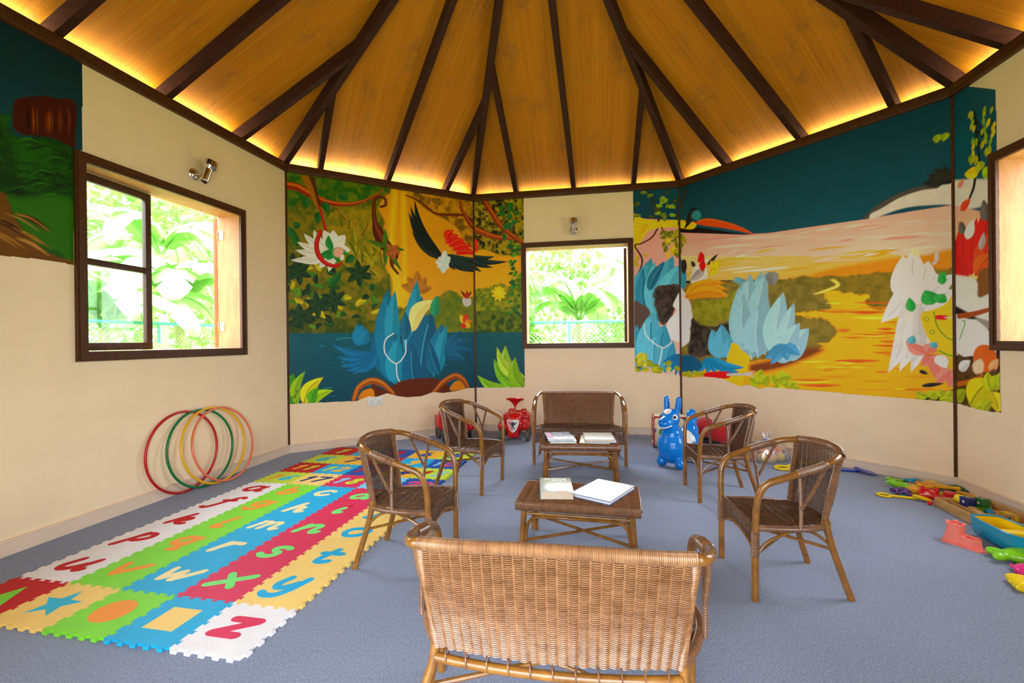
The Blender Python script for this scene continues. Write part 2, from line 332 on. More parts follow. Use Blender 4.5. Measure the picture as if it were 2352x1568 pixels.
MURAL = [
('BL','X',[(-.017,3.113),(1.005,3.12),(2.302,3.134),(2.269,.572),(2.146,.573),(2.014,.545),(1.793,.531),(1.668,.552),(1.513,.512),(1.342,.508),(1.217,.53),(1.075,.576),(.955,.544),(.857,.555),(.723,.51),(.52,.518),(.307,.524),(-.045,.533)]),
('BL','G',(196,138,22),(232,166,30),[(-.065,3.14),(2.345,3.59),(2.315,1.254),(-.086,1.267)]),
('BL','M',(110,80,14),(198,140,28),[(1.415,3.085),(2.339,3.14),(2.33,2.421),(2.159,2.494),(1.994,2.696),(1.764,2.797),(1.542,2.895)],9,3),
('BL','M',(128,112,22),(70,88,14),[(-.065,3.104),(1.084,3.093),(1.001,2.82),(1.078,2.589),(.917,2.293),(1.112,2.048),(1.191,1.83),(1.271,1.628),(1.33,1.27),(-.085,1.276)],7,1),
('BL','M',(34,88,22),(92,112,26),[(-.065,3.104),(1.064,3.09),(.924,2.908),(.619,2.767),(.264,2.829),(-.071,2.617)],8,2),
('BL','M',(156,128,26),(112,112,20),[(.473,2.69),(.922,2.749),(.995,2.3),(1.072,2.025),(.912,1.896),(.575,2.108),(.434,2.401)],9,4),
('BL','P',(244,190,76),[(1.177,3.037),(1.23,3.045),(1.178,2.479),(1.313,1.63),(1.168,1.626),(1.117,2.472)],0,.0289,None,0),
('BL','P',(246,186,60),[(1.278,3.032),(1.33,3.04),(1.346,1.713),(1.283,1.711)],0,.0209,None,0),
('BL','M',(120,124,36),(86,110,24),[(1.184,1.27),(1.313,1.63),(1.528,1.677),(1.706,1.747),(1.866,1.85),(1.983,1.84),(2.101,1.761),(2.322,1.77),(2.315,1.265)],8,5),
('BL','M',(52,70,14),(96,96,20),[(-.082,1.591),(.424,1.491),(.907,1.46),(1.31,1.383),(1.309,1.259),(-.086,1.267)],9,6),
('BL','G',(6,86,100),(0,58,76),[(-.085,1.307),(2.316,1.316),(2.303,.313),(-.094,.512)]),
('BL','S',(30,120,130),[(1.266,.712),(1.362,.702),(1.46,.702)],[.0011,.0065,.0011],None),
('BL','S',(70,150,158),[(.49,1.228),(.521,1.229),(.552,1.228)],[.0009,.0037,.0009],None),
('BL','S',(16,100,112),[(1.092,.844),(1.114,.844),(1.135,.842)],[.001,.0037,.001],None),
('BL','S',(30,120,130),[(1.848,.954),(1.951,.957),(2.056,.947)],[.0011,.0062,.0011],None),
('BL','S',(16,100,112),[(.258,1.264),(.343,1.259),(.43,1.263)],[.0009,.0062,.0009],None),
('BL','S',(16,100,112),[(.33,1.152),(.372,1.151),(.415,1.151)],[.0009,.0053,.0009],None),
('BL','S',(2,50,70),[(.398,.625),(.471,.623),(.545,.615)],[.0009,.0041,.0009],None),
('BL','S',(70,150,158),[(.33,1.166),(.353,1.161),(.376,1.166)],[.0009,.0048,.0009],None),
('BL','S',(70,150,158),[(1.206,.741),(1.233,.734),(1.26,.738)],[.001,.005,.001],None),
('BL','S',(30,120,130),[(.618,.929),(.696,.93),(.774,.923)],[.001,.0064,.001],None),
('BL','S',(2,50,70),[(2.056,.973),(2.123,.973),(2.192,.969)],[.0012,.0062,.0012],None),
('BL','S',(16,100,112),[(.044,1.236),(.074,1.241),(.104,1.235)],[.0009,.0034,.0009],None),
('BL','S',(70,150,158),[(1.729,.902),(1.804,.894),(1.88,.896)],[.0011,.0038,.0011],None),
('BL','S',(30,120,130),[(1.555,.655),(1.663,.649),(1.773,.642)],[.0011,.0075,.0011],None),
('BL','S',(16,100,112),[(.408,.915),(.455,.916),(.502,.912)],[.0009,.0062,.0009],None),
('BL','S',(16,100,112),[(1.098,1.034),(1.147,1.027),(1.196,1.031)],[.001,.0056,.001],None),
('BL','S',(30,120,130),[(1.495,1.025),(1.565,1.031),(1.635,1.022)],[.0011,.0058,.0011],None),
('BL','S',(70,150,158),[(1.993,1.231),(2.096,1.224),(2.201,1.229)],[.0012,.0056,.0012],None),
('BL','S',(30,120,130),[(.837,1.222),(.937,1.217),(1.038,1.221)],[.001,.0043,.001],None),
('BL','S',(16,100,112),[(.402,.597),(.465,.591),(.529,.588)],[.0009,.0057,.0009],None),
('BL','S',(2,50,70),[(.218,.975),(.246,.977),(.275,.973)],[.0009,.0043,.0009],None),
('BL','S',(2,50,70),[(2.181,.574),(2.314,.557),(2.45,.557)],[.0012,.0068,.0012],None),
('BL','S',(16,100,112),[(.624,1.073),(.682,1.077),(.74,1.07)],[.0009,.0059,.0009],None),
('BL','S',(70,150,158),[(1.07,1.131),(1.176,1.134),(1.283,1.127)],[.001,.0051,.001],None),
('BL','S',(30,120,130),[(1.031,.865),(1.096,.858),(1.162,.86)],[.001,.0062,.001],None),
('BL','S',(70,150,158),[(1.43,.762),(1.526,.756),(1.623,.752)],[.0011,.0061,.0011],None),
('BL','S',(70,150,158),[(1.769,1.053),(1.894,1.042),(2.021,1.047)],[.0011,.005,.0011],None),
('BL','S',(70,150,158),[(.349,.688),(.404,.688),(.46,.681)],[.0009,.0038,.0009],None),
('BL','S',(70,150,158),[(.565,.918),(.639,.917),(.714,.912)],[.0009,.0052,.0009],None),
('BL','S',(16,100,112),[(1.53,.633),(1.586,.623),(1.643,.626)],[.0011,.0062,.0011],None),
('BL','S',(16,100,112),[(2.119,.495),(2.2,.495),(2.282,.484)],[.0012,.0053,.0012],None),
('BL','S',(2,50,70),[(1.815,1.038),(1.846,1.042),(1.878,1.036)],[.0011,.0069,.0011],None),
('BL','S',(70,150,158),[(1.173,.773),(1.232,.767),(1.293,.767)],[.001,.0032,.001],None),
('BL','S',(16,100,112),[(.317,.967),(.386,.961),(.456,.963)],[.0009,.0034,.0009],None),
('BL','S',(16,100,112),[(1.483,.516),(1.601,.516),(1.722,.499)],[.0011,.0039,.0011],None),
('BL','S',(30,120,130),[(.624,1.137),(.658,1.138),(.693,1.136)],[.001,.0042,.001],None),
('BL','S',(70,150,158),[(1.362,1.206),(1.403,1.213),(1.444,1.205)],[.0011,.0049,.0011],None),
('BL','S',(70,150,158),[(.545,.981),(.573,.973),(.601,.979)],[.0009,.0049,.0009],None),
('BL','S',(70,150,158),[(.591,1.059),(.652,1.05),(.714,1.056)],[.0009,.0059,.0009],None),
('BL','S',(70,150,158),[(.825,.686),(.901,.682),(.977,.677)],[.001,.0035,.001],None),
('BL','S',(16,100,112),[(.753,.927),(.789,.924),(.826,.924)],[.001,.0043,.001],None),
('BL','S',(16,100,112),[(1.917,1.255),(1.952,1.258),(1.987,1.255)],[.0011,.0073,.0011],None),
('BL','S',(2,50,70),[(1.139,.947),(1.249,.947),(1.363,.94)],[.001,.0071,.001],None),
('BL','S',(70,150,158),[(.743,.587),(.841,.576),(.94,.573)],[.001,.004,.001],None),
('BL','S',(70,150,158),[(.494,1.25),(.59,1.25),(.687,1.249)],[.001,.0039,.001],None),
('BL','S',(2,50,70),[(.953,1.174),(1.028,1.177),(1.104,1.172)],[.001,.0032,.001],None),
('BL','S',(140,46,22),[(-.019,2.917),(.113,2.913),(.247,2.855),(.403,2.797),(.583,2.791),(.75,2.828),(.904,2.909),(1.064,3.037)],[.0414,.0433,.0377,.032,.0245,.0188,.0132,.0075],(196,104,44)),
('BL','P',(152,98,40),[(.148,3.047),(.232,3.062),(.291,2.908),(.358,2.731),(.306,2.714),(.247,2.845)],0,.0071,None,0),
('BL','P',(78,34,12),[(.232,3.062),(.292,3.048),(.325,2.857),(.371,2.732),(.332,2.727),(.286,2.907)],0,.0073,None,0),
('BL','S',(104,44,14),[(1.33,3.009),(1.521,2.955),(1.719,2.834),(1.949,2.847),(2.115,2.859),(2.236,2.813)],[.0069,.0114,.016,.016,.016,.0183],None),
('BL','S',(118,50,18),[(2.069,3.045),(2.092,2.927),(2.211,2.765),(2.308,2.687)],[.0163,.0233,.035,.0397],(176,84,36)),
('BL','S',(96,66,16),[(.58,2.531),(.577,2.617),(.545,2.699)],[.0075,.0047,.0028],None),
('BL','S',(96,66,16),[(.653,2.52),(.66,2.598),(.636,2.673)],[.0075,.0047,.0028],None),
('BL','S',(96,66,16),[(.803,2.459),(.858,2.563),(.882,2.665)],[.0077,.0048,.0029],None),
('BL','S',(96,66,16),[(.617,2.612),(.569,2.683),(.491,2.749)],[.0074,.0046,.0028],None),
('BL','L',(60,84,14),(.738,2.202),(.694,2.313),.0231,0,None),
('BL','L',(96,96,16),(1.046,2.071),(1.011,2.267),.024,0,None),
('BL','L',(60,84,14),(.964,2.263),(.901,2.402),.0237,0,None),
('BL','L',(150,140,30),(.932,2.134),(.803,2.205),.024,0,None),
('BL','L',(150,140,30),(.734,2.244),(.735,2.363),.0231,0,None),
('BL','L',(60,84,14),(.888,2.186),(.81,2.369),.0237,0,None),
('BL','L',(150,140,30),(.738,2.353),(.713,2.554),.0232,0,None),
('BL','L',(96,96,16),(1.029,2.164),(1.008,2.356),.0241,0,None),
('BL','L',(150,140,30),(.912,2.099),(.841,2.29),.0237,0,None),
('BL','L',(150,140,30),(1.01,2.191),(.889,2.288),.024,0,None),
('BL','L',(96,96,16),(.797,2.035),(.804,2.114),.0231,0,None),
('BL','L',(150,140,30),(.985,2.146),(.882,2.344),.0238,0,None),
('BL','L',(150,140,30),(.74,2.168),(.618,2.367),.0231,0,None),
('BL','L',(150,140,30),(.891,2.201),(.782,2.28),.0234,0,None),
('BL','L',(96,96,16),(.771,2.037),(.698,2.113),.0231,0,None),
('BL','L',(60,84,14),(.961,1.987),(.876,2.067),.024,0,None),
('BL','L',(150,140,30),(1.012,2.294),(.897,2.378),.024,0,None),
('BL','L',(150,140,30),(1.029,1.985),(.892,2.076),.024,0,None),
('BL','L',(96,96,16),(.92,2.208),(.984,2.323),.0237,0,None),
('BL','L',(150,140,30),(.897,2.109),(.959,2.201),.0237,0,None),
('BL','L',(150,140,30),(.904,2.077),(.953,2.22),.024,0,None),
('BL','L',(60,84,14),(.805,2.126),(.802,2.294),.0234,0,None),
('BL','L',(60,84,14),(1.041,2.329),(1.087,2.503),.0241,0,None),
('BL','L',(150,140,30),(.877,2.008),(.828,2.114),.0234,0,None),
('BL','L',(60,84,14),(.711,2.26),(.671,2.352),.0232,0,None),
('BL','L',(150,140,30),(.775,2.213),(.763,2.308),.0231,0,None),
('BL','L',(150,140,30),(.694,2.218),(.62,2.301),.0228,0,None),
('BL','L',(96,96,16),(.732,2.123),(.721,2.263),.0231,0,None),
('BL','L',(150,140,30),(1.061,2.343),(1.136,2.534),.0241,0,None),
('BL','L',(60,84,14),(.708,2.293),(.631,2.393),.0228,0,None),
('BL','L',(26,70,24),(.109,1.414),(.049,1.528),.0565,-.04965226246625706,None),
('BL','L',(14,40,22),(.755,1.94),(.874,2.005),.0526,.08908900866240416,None),
('BL','L',(60,112,28),(.321,1.91),(.23,2.012),.0527,.03705072400889148,None),
('BL','L',(18,52,24),(.508,1.591),(.445,1.538),.0455,-.12176065433188349,None),
('BL','L',(14,40,22),(.432,1.443),(.382,1.529),.0529,.15591075400890653,None),
('BL','L',(26,70,24),(.553,1.825),(.475,1.803),.0584,-.17152381725718355,None),
('BL','L',(18,52,24),(.781,1.5),(.666,1.475),.0505,-.13538501039037745,None),
('BL','L',(60,112,28),(.26,1.951),(.19,1.938),.0476,-.17644253764237688,None),
('BL','L',(176,160,40),(.035,1.78),(.08,1.851),.0465,-.01844866670827447,None),
('BL','L',(86,128,30),(.214,1.4),(.329,1.374),.0448,-.1687186699581698,None),
('BL','L',(14,40,22),(.353,1.416),(.292,1.341),.0494,-.17324853321210237,None),
('BL','L',(26,70,24),(.905,1.811),(.92,1.904),.0686,.05834945025646926,None),
('BL','L',(176,160,40),(.379,1.415),(.454,1.412),.0506,-.1820206700764011,None),
('BL','L',(18,52,24),(.484,1.405),(.388,1.416),.0593,-.10520194501044765,None),
('BL','L',(18,52,24),(.417,1.631),(.353,1.717),.0419,.13337103249869336,None),
('BL','L',(26,70,24),(.395,1.661),(.495,1.77),.0454,.0034516711251550425,None),
('BL','L',(18,52,24),(.358,1.74),(.437,1.693),.0424,.19406617260367426,None),
('BL','L',(14,40,22),(.155,2.059),(.142,2.177),.0526,-.005383987953720609,None),
('BL','L',(60,112,28),(.51,1.861),(.423,1.949),.0586,.15660356529478942,None),
('BL','L',(60,112,28),(.91,1.745),(.984,1.657),.0661,-.07484960218468925,None),
('BL','L',(14,40,22),(.128,2.052),(.129,1.973),.0623,.06651953233893643,None),
('BL','L',(60,112,28),(.248,1.763),(.248,1.637),.0619,.15421195357600143,None),
('BL','L',(18,52,24),(.074,1.559),(-.011,1.469),.0605,.06163924616670313,None),
('BL','L',(176,160,40),(.681,1.72),(.555,1.666),.0618,-.1925143339394922,None),
('BL','L',(86,128,30),(.056,1.801),(.15,1.723),.0417,-.17362844852672624,None),
('BL','L',(18,52,24),(.16,1.925),(.122,2.007),.0526,.09558384584553548,None),
('BL','L',(14,40,22),(.043,2.018),(.163,2.053),.0588,.17968789920645672,None),
('BL','L',(60,112,28),(.548,1.972),(.458,1.922),.05,-.13468193833702968,None),
('BL','L',(26,70,24),(.896,1.965),(.798,2.038),.0552,.17541502843665885,None),
('BL','L',(14,40,22),(.28,1.458),(.185,1.43),.0414,.06719288508980353,None),
('BL','L',(26,70,24),(.151,1.773),(.084,1.766),.0585,-.03221708629876924,None),
('BL','L',(14,40,22),(.056,1.41),(.159,1.387),.0558,-.05828528883243253,None),
('BL','L',(86,128,30),(.415,1.986),(.456,2.077),.05,.10043205554856144,None),
('BL','L',(18,52,24),(.22,1.864),(.22,1.717),.0545,-.039657049330551974,None),
('BL','L',(26,70,24),(.133,1.515),(.064,1.509),.0482,.10144346272257498,None),
('BL','L',(14,40,22),(.25,1.453),(.286,1.579),.056,.14524775306512522,None),
('BL','L',(86,128,30),(.553,1.547),(.5,1.492),.0564,.04837714488726724,None),
('BL','L',(86,128,30),(.605,1.691),(.496,1.697),.0605,-.04035813078358838,None),
('BL','L',(176,160,40),(.891,1.543),(1.009,1.608),.0451,-.14134981990253387,None),
('BL','L',(26,70,24),(.367,1.427),(.492,1.411),.0474,-.16890109769303155,None),
('BL','L',(176,160,40),(.09,1.854),(-.011,1.91),.0487,.18745007195827273,None),
('BL','L',(18,52,24),(.026,1.444),(.031,1.369),.0534,.1827644416707514,None),
('BL','L',(86,128,30),(.81,1.639),(.881,1.758),.0575,-.006765113721220073,None),
('BL','L',(14,40,22),(.096,2.022),(.03,1.909),.0475,-.19881596961272874,None),
('BL','L',(176,160,40),(.35,1.998),(.276,2.109),.0552,-.04533429347212081,None),
('BL','L',(60,112,28),(.106,1.617),(-.001,1.655),.0446,-.15997550722149523,None),
('BL','L',(26,70,24),(.261,1.543),(.284,1.62),.0421,-.03478528330776759,None),
('BL','L',(176,160,40),(.17,1.643),(.072,1.69),.0609,.09121411862081175,None),
('BL','L',(60,112,28),(.371,1.818),(.242,1.837),.0509,-.16623014627287272,None),
('BL','L',(60,112,28),(.805,1.912),(.728,1.865),.0583,.041379238853980205,None),
('BL','L',(176,160,40),(.173,1.978),(.082,2.039),.0466,-.16951680463137594,None),
('BL','L',(14,40,22),(.465,2.084),(.503,1.983),.0648,-.10837233396337483,None),
('BL','L',(26,70,24),(.62,1.518),(.54,1.504),.0597,-.15535954209318803,None),
('BL','L',(14,40,22),(.301,1.857),(.309,1.975),.0582,.12654717793938014,None),
('BL','L',(176,160,40),(.721,1.617),(.854,1.692),.0658,.1481780740717738,None),
('BL','L',(26,70,24),(.323,1.532),(.353,1.439),.0519,.07220011647900942,None),
('BL','L',(86,128,30),(.359,1.731),(.303,1.67),.0648,-.1469021061547883,None),
('BL','L',(14,40,22),(.021,1.833),(-.043,1.724),.0571,.08850125882730048,None),
('BL','L',(176,160,40),(.269,2.037),(.177,2.018),.044,-.06254534905525008,None),
('BL','L',(18,52,24),(.131,1.462),(.059,1.562),.0534,-.08161212084262859,None),
('BL','L',(14,40,22),(.298,1.507),(.226,1.515),.0653,-.09157616893590799,None),
('BL','L',(14,40,22),(.879,1.744),(.795,1.703),.0655,-.10198912295156731,None),
('BL','L',(26,70,24),(.405,2.038),(.517,1.976),.0501,-.19343685203404695,None),
('BL','L',(18,52,24),(.227,1.787),(.15,1.709),.0641,-.12246485062151412,None),
('BL','L',(14,40,22),(.458,1.43),(.352,1.508),.0539,-.178801816225021,None),
('BL','L',(176,160,40),(.347,1.559),(.246,1.509),.0566,.05434008713704036,None),
('BL','L',(14,40,22),(.05,2.088),(.063,2.191),.061,-.04858426149217404,None),
('BL','L',(26,70,24),(.907,1.589),(.978,1.648),.0558,.18883524559952297,None),
('BL','L',(14,40,22),(.908,2.006),(.821,1.953),.0535,-.1990451643869085,None),
('BL','L',(176,160,40),(.562,1.57),(.567,1.653),.0513,.15896119597425884,None),
('BL','L',(26,70,24),(.03,1.516),(.133,1.547),.05,-.16909558796829033,None),
('BL','L',(18,52,24),(.324,1.675),(.452,1.667),.047,.10155106381732165,None),
('BL','L',(176,160,40),(.33,1.56),(.391,1.468),.0537,-.08654302027528492,None),
('BL','L',(86,128,30),(.105,1.824),(.062,1.69),.0535,.18634146115419886,None),
('BL','L',(176,160,40),(.218,1.707),(.208,1.593),.0487,-.10499098753585573,None),
('BL','L',(26,70,24),(.032,1.954),(.043,1.83),.058,-.1775761997568852,None),
('BL','L',(16,50,22),(.13,1.487),(.264,1.426),.071,0,None),
('BL','L',(16,50,22),(.13,1.487),(.146,1.33),.071,0,None),
('BL','L',(16,50,22),(.13,1.487),(.015,1.391),.071,0,None),
('BL','L',(16,50,22),(.13,1.487),(.0,1.546),.071,0,None),
('BL','L',(16,50,22),(.13,1.487),(.116,1.643),.071,0,None),
('BL','L',(16,50,22),(.13,1.487),(.249,1.583),.071,0,None),
('BL','L',(16,50,22),(.119,1.982),(.252,1.929),.0701,0,None),
('BL','L',(16,50,22),(.119,1.982),(.135,1.826),.0701,0,None),
('BL','L',(16,50,22),(.119,1.982),(.004,1.881),.0701,0,None),
('BL','L',(16,50,22),(.119,1.982),(-.011,2.035),.0701,0,None),
('BL','L',(16,50,22),(.119,1.982),(.105,2.138),.0701,0,None),
('BL','L',(16,50,22),(.119,1.982),(.237,2.084),.0701,0,None),
('BL','L',(16,50,22),(.302,1.62),(.441,1.561),.072,0,None),
('BL','L',(16,50,22),(.302,1.62),(.318,1.461),.072,0,None),
('BL','L',(16,50,22),(.302,1.62),(.183,1.522),.072,0,None),
('BL','L',(16,50,22),(.302,1.62),(.168,1.679),.072,0,None),
('BL','L',(16,50,22),(.302,1.62),(.287,1.779),.072,0,None),
('BL','L',(16,50,22),(.302,1.62),(.425,1.72),.072,0,None),
('BL','L',(16,50,22),(.76,2.005),(.911,1.948),.0771,0,None),
('BL','L',(16,50,22),(.76,2.005),(.777,1.839),.0771,0,None),
('BL','L',(16,50,22),(.76,2.005),(.629,1.897),.0771,0,None),
('BL','L',(16,50,22),(.76,2.005),(.613,2.061),.0771,0,None),
('BL','L',(16,50,22),(.76,2.005),(.743,2.171),.0771,0,None),
('BL','L',(16,50,22),(.76,2.005),(.894,2.114),.0771,0,None),
('BL','L',(16,50,22),(.479,1.683),(.623,1.623),.074,0,None),
('BL','L',(16,50,22),(.479,1.683),(.496,1.52),.074,0,None),
('BL','L',(16,50,22),(.479,1.683),(.356,1.582),.074,0,None),
('BL','L',(16,50,22),(.479,1.683),(.34,1.742),.074,0,None),
('BL','L',(16,50,22),(.479,1.683),(.464,1.844),.074,0,None),
('BL','L',(16,50,22),(.479,1.683),(.606,1.785),.074,0,None),
('BL','L',(22,84,32),(.074,2.472),(.142,2.517),.0808,0,None),
('BL','L',(22,84,32),(.073,2.363),(.025,2.467),.0818,0,None),
('BL','L',(22,84,32),(.105,2.256),(.074,2.436),.0818,0,None),
('BL','L',(22,84,32),(.547,2.91),(.638,2.843),.0868,0,None),
('BL','L',(22,84,32),(.196,2.819),(.203,2.687),.0821,0,None),
('BL','L',(22,84,32),(.385,2.791),(.437,2.675),.0855,0,None),
('BL','L',(22,84,32),(.331,2.671),(.321,2.538),.0842,0,None),
('BL','L',(22,84,32),(.705,2.215),(.611,2.111),.0888,0,None),
('BL','L',(22,84,32),(.427,1.813),(.574,2.031),.0852,0,None),
('BL','S',(176,26,18),[(.332,2.746),(.369,2.619),(.403,2.454)],[.0092,.0119,.0128],None),
('BL','L',(216,216,206),(.432,2.249),(.037,2.104),.0964,.1,(150,150,140)),
('BL','L',(216,216,206),(.432,2.249),(.106,2.311),.0964,.1,(150,150,140)),
('BL','L',(216,216,206),(.432,2.249),(.174,2.41),.0964,.1,(150,150,140)),
('BL','L',(216,216,206),(.432,2.249),(.277,2.459),.0964,.1,(150,150,140)),
('BL','L',(216,216,206),(.432,2.249),(.088,2.218),.0964,.1,(150,150,140)),
('BL','L',(216,216,206),(.432,2.249),(.17,2.078),.0964,.1,(150,150,140)),
('BL','L',(216,216,206),(.432,2.249),(.324,2.033),.0964,.1,(150,150,140)),
('BL','L',(216,216,206),(.432,2.249),(.429,2.003),.0964,.1,(150,150,140)),
('BL','L',(232,230,222),(.486,2.273),(.615,2.439),.1297,0,(190,180,170)),
('BL','L',(232,230,222),(.486,2.273),(.669,2.27),.1297,0,(190,180,170)),
('BL','L',(232,230,222),(.486,2.273),(.484,2.101),.1297,0,(190,180,170)),
('BL','L',(232,230,222),(.486,2.273),(.593,2.148),.1297,0,(190,180,170)),
('BL','L',(232,230,222),(.486,2.273),(.488,2.482),.1297,0,(190,180,170)),
('BL','L',(232,230,222),(.486,2.273),(.382,2.47),.1297,0,(190,180,170)),
('BL','L',(30,120,52),(.468,2.252),(.308,2.163),.0816,.1,None),
('BL','L',(30,120,52),(.468,2.252),(.434,2.419),.0816,.1,None),
('BL','L',(30,120,52),(.468,2.252),(.538,2.106),.0816,.1,None),
('BL','L',(30,120,52),(.468,2.252),(.65,2.211),.0816,.1,None),
('BL','L',(30,120,52),(.468,2.252),(.413,2.134),.0816,.1,None),
('BL','S',(168,24,16),[(.346,2.448),(.306,2.312),(.326,2.183),(.404,2.095),(.511,2.075),(.566,2.117)],[.0216,.0252,.0271,.0252,.0198,.009],(200,60,40)),
('BL','P',(226,168,150),[(.486,2.254),(.55,2.298),(.595,2.254),(.557,2.184),(.494,2.188)],1,.0111,None,0),
('BL','S',(74,28,16),[(1.025,2.823),(1.081,2.851),(1.082,2.922),(1.013,2.945),(.953,2.889),(.945,2.752),(.96,2.615),(.99,2.519),(1.046,2.405),(1.115,2.321),(1.176,2.255),(1.154,2.132),(1.224,2.035)],[.0139,.0159,.0178,.0178,.0198,.0238,.0337,.0654,.0734,.0694,.0595,.0218,.0159],(120,56,34)),
('BL','L',(60,96,24),(1.075,2.347),(.86,2.406),.0609,0,None),
('BL','L',(60,96,24),(1.075,2.347),(1.078,2.569),.0609,0,None),
('BL','L',(60,96,24),(1.075,2.347),(1.322,2.329),.0609,0,None),
('BL','L',(60,96,24),(1.075,2.347),(1.277,2.059),.0609,0,None),
('BL','L',(60,96,24),(1.075,2.347),(1.073,2.106),.0609,0,None),
('BL','L',(150,84,44),(1.166,2.315),(1.096,2.39),.0731,0,None),
('BL','L',(150,84,44),(1.166,2.315),(1.239,2.383),.0731,0,None),
('BL','L',(150,84,44),(1.166,2.315),(1.258,2.283),.0731,0,None),
('BL','L',(150,84,44),(1.166,2.315),(1.175,2.194),.0731,0,None),
('BL','L',(150,84,44),(1.166,2.315),(1.074,2.247),.0731,0,None),
('BL','L',(14,26,24),(1.814,2.288),(1.446,2.975),.1025,.12,None),
('BL','L',(14,26,24),(1.814,2.288),(1.392,2.895),.1025,.12,None),
('BL','L',(14,26,24),(1.814,2.288),(1.365,2.808),.1025,.12,None),
('BL','L',(14,26,24),(1.814,2.288),(1.389,2.677),.1025,.12,None),
('BL','L',(14,26,24),(1.814,2.288),(1.409,2.565),.1025,.12,None),
('BL','L',(14,26,24),(1.814,2.288),(1.494,2.47),.1025,.12,None),
('BL','L',(14,26,24),(1.814,2.288),(1.624,2.388),.1025,.12,None),
('BL','L',(12,36,34),(1.872,2.325),(2.795,2.304),.0902,-.1,None),
('BL','L',(12,36,34),(1.872,2.325),(2.584,2.352),.0902,-.1,None),
('BL','L',(12,36,34),(1.872,2.325),(2.556,2.201),.0902,-.1,None),
('BL','L',(12,36,34),(1.872,2.325),(2.376,2.132),.0902,-.1,None),
('BL','L',(12,36,34),(1.872,2.325),(2.178,2.119),.0902,-.1,None),
('BL','L',(12,36,34),(1.872,2.325),(1.987,2.128),.0902,-.1,None),
('BL','L',(200,226,220),(1.825,2.203),(1.733,2.153),.098,0,None),
('BL','L',(200,226,220),(1.825,2.203),(1.812,2.073),.098,0,None),
('BL','L',(200,226,220),(1.825,2.203),(1.893,2.143),.098,0,None),
('BL','L',(200,226,220),(1.825,2.203),(1.918,2.297),.098,0,None),
('BL','L',(200,226,220),(1.825,2.203),(1.757,2.283),.098,0,None),
('BL','L',(200,226,220),(1.825,2.203),(1.85,2.377),.098,0,None),
('BL','L',(200,226,220),(1.825,2.203),(1.711,2.216),.098,0,None),
('BL','L',(214,52,22),(1.851,2.464),(2.04,2.591),.0992,.15,(250,150,36)),
('BL','L',(214,52,22),(1.897,2.425),(2.135,2.535),.0992,.15,(250,150,36)),
('BL','L',(214,52,22),(1.943,2.386),(2.231,2.456),.1003,.15,(250,150,36)),
('BL','L',(214,52,22),(1.989,2.346),(2.304,2.351),.1003,.15,(250,150,36)),
('BL','L',(214,52,22),(1.851,2.507),(1.97,2.649),.0992,.15,(250,150,36)),
('BL','L',(160,104,44),(1.465,1.842),(1.264,1.894),.1191,0,None),
('BL','L',(160,104,44),(1.465,1.842),(1.339,2.001),.1191,0,None),
('BL','L',(160,104,44),(1.465,1.842),(1.478,2.093),.1191,0,None),
('BL','L',(160,104,44),(1.465,1.842),(1.597,2.006),.1191,0,None),
('BL','L',(160,104,44),(1.465,1.842),(1.662,1.883),.1191,0,None),
('BL','L',(20,84,116),(1.097,.756),(.955,1.401),.2202,.05,(70,156,176)),
('BL','L',(30,104,134),(1.178,.752),(1.1,1.846),.3077,.05,(70,156,176)),
('BL','L',(48,132,158),(1.181,1.016),(1.191,1.83),.1868,.05,(70,156,176)),
('BL','L',(48,132,158),(1.516,.693),(1.466,1.967),.3192,.05,(70,156,176)),
('BL','L',(30,104,134),(1.604,.709),(1.529,1.782),.2368,.05,(70,156,176)),
('BL','L',(20,84,116),(1.494,.673),(1.659,1.576),.4256,.05,(70,156,176)),
('BL','L',(30,104,134),(1.671,.748),(1.804,1.428),.2423,.05,(70,156,176)),
('BL','L',(30,104,134),(1.218,.668),(1.165,1.321),.353,.05,(70,156,176)),
('BL','L',(48,132,158),(1.177,.671),(1.225,1.26),.2258,.05,(70,156,176)),
('BL','L',(48,132,158),(1.739,.787),(1.861,1.407),.1761,.05,(70,156,176)),
('BL','L',(20,84,116),(1.739,.766),(1.61,1.215),.1542,.05,(70,156,176)),
('BL','L',(20,84,116),(1.428,.614),(1.392,1.176),.2521,.05,(70,156,176)),
('BL','L',(28,98,140),(.961,1.062),(.438,1.188),.0869,.1,(60,140,175)),
('BL','L',(28,98,140),(.961,1.062),(.499,1.035),.0869,.1,(60,140,175)),
('BL','L',(28,98,140),(.961,1.062),(.525,.939),.0869,.1,(60,140,175)),
('BL','L',(28,98,140),(.961,1.062),(.597,.869),.0869,.1,(60,140,175)),
('BL','L',(28,98,140),(.961,1.062),(.671,.836),.0869,.1,(60,140,175)),
('BL','L',(28,98,140),(.961,1.062),(.765,.832),.0869,.1,(60,140,175)),
('BL','L',(36,112,148),(.788,1.164),(.695,1.34),.1348,0,None),
('BL','L',(36,112,148),(.788,1.164),(.734,1.419),.1348,0,None),
('BL','L',(36,112,148),(.788,1.164),(.791,1.409),.1348,0,None),
('BL','L',(36,112,148),(.788,1.164),(.848,1.36),.1348,0,None),
('BL','L',(20,84,116),(1.833,.998),(2.072,1.343),.1113,.1,None),
('BL','L',(20,84,116),(1.833,.998),(1.975,1.19),.1113,.1,None),
('BL','L',(20,84,116),(1.833,.998),(2.191,1.232),.1113,.1,None),
('BL','L',(20,84,116),(1.833,.998),(2.238,1.076),.1113,.1,None),
('BL','L',(20,84,116),(1.833,.998),(2.019,.949),.1113,.1,None),
('BL','L',(20,84,116),(1.833,.998),(2.139,.923),.1113,.1,None),
('BL','L',(238,208,128),(1.394,1.321),(1.75,1.727),.189,.2,None),
('BL','L',(44,132,96),(1.68,1.512),(1.729,1.79),.1305,0,None),
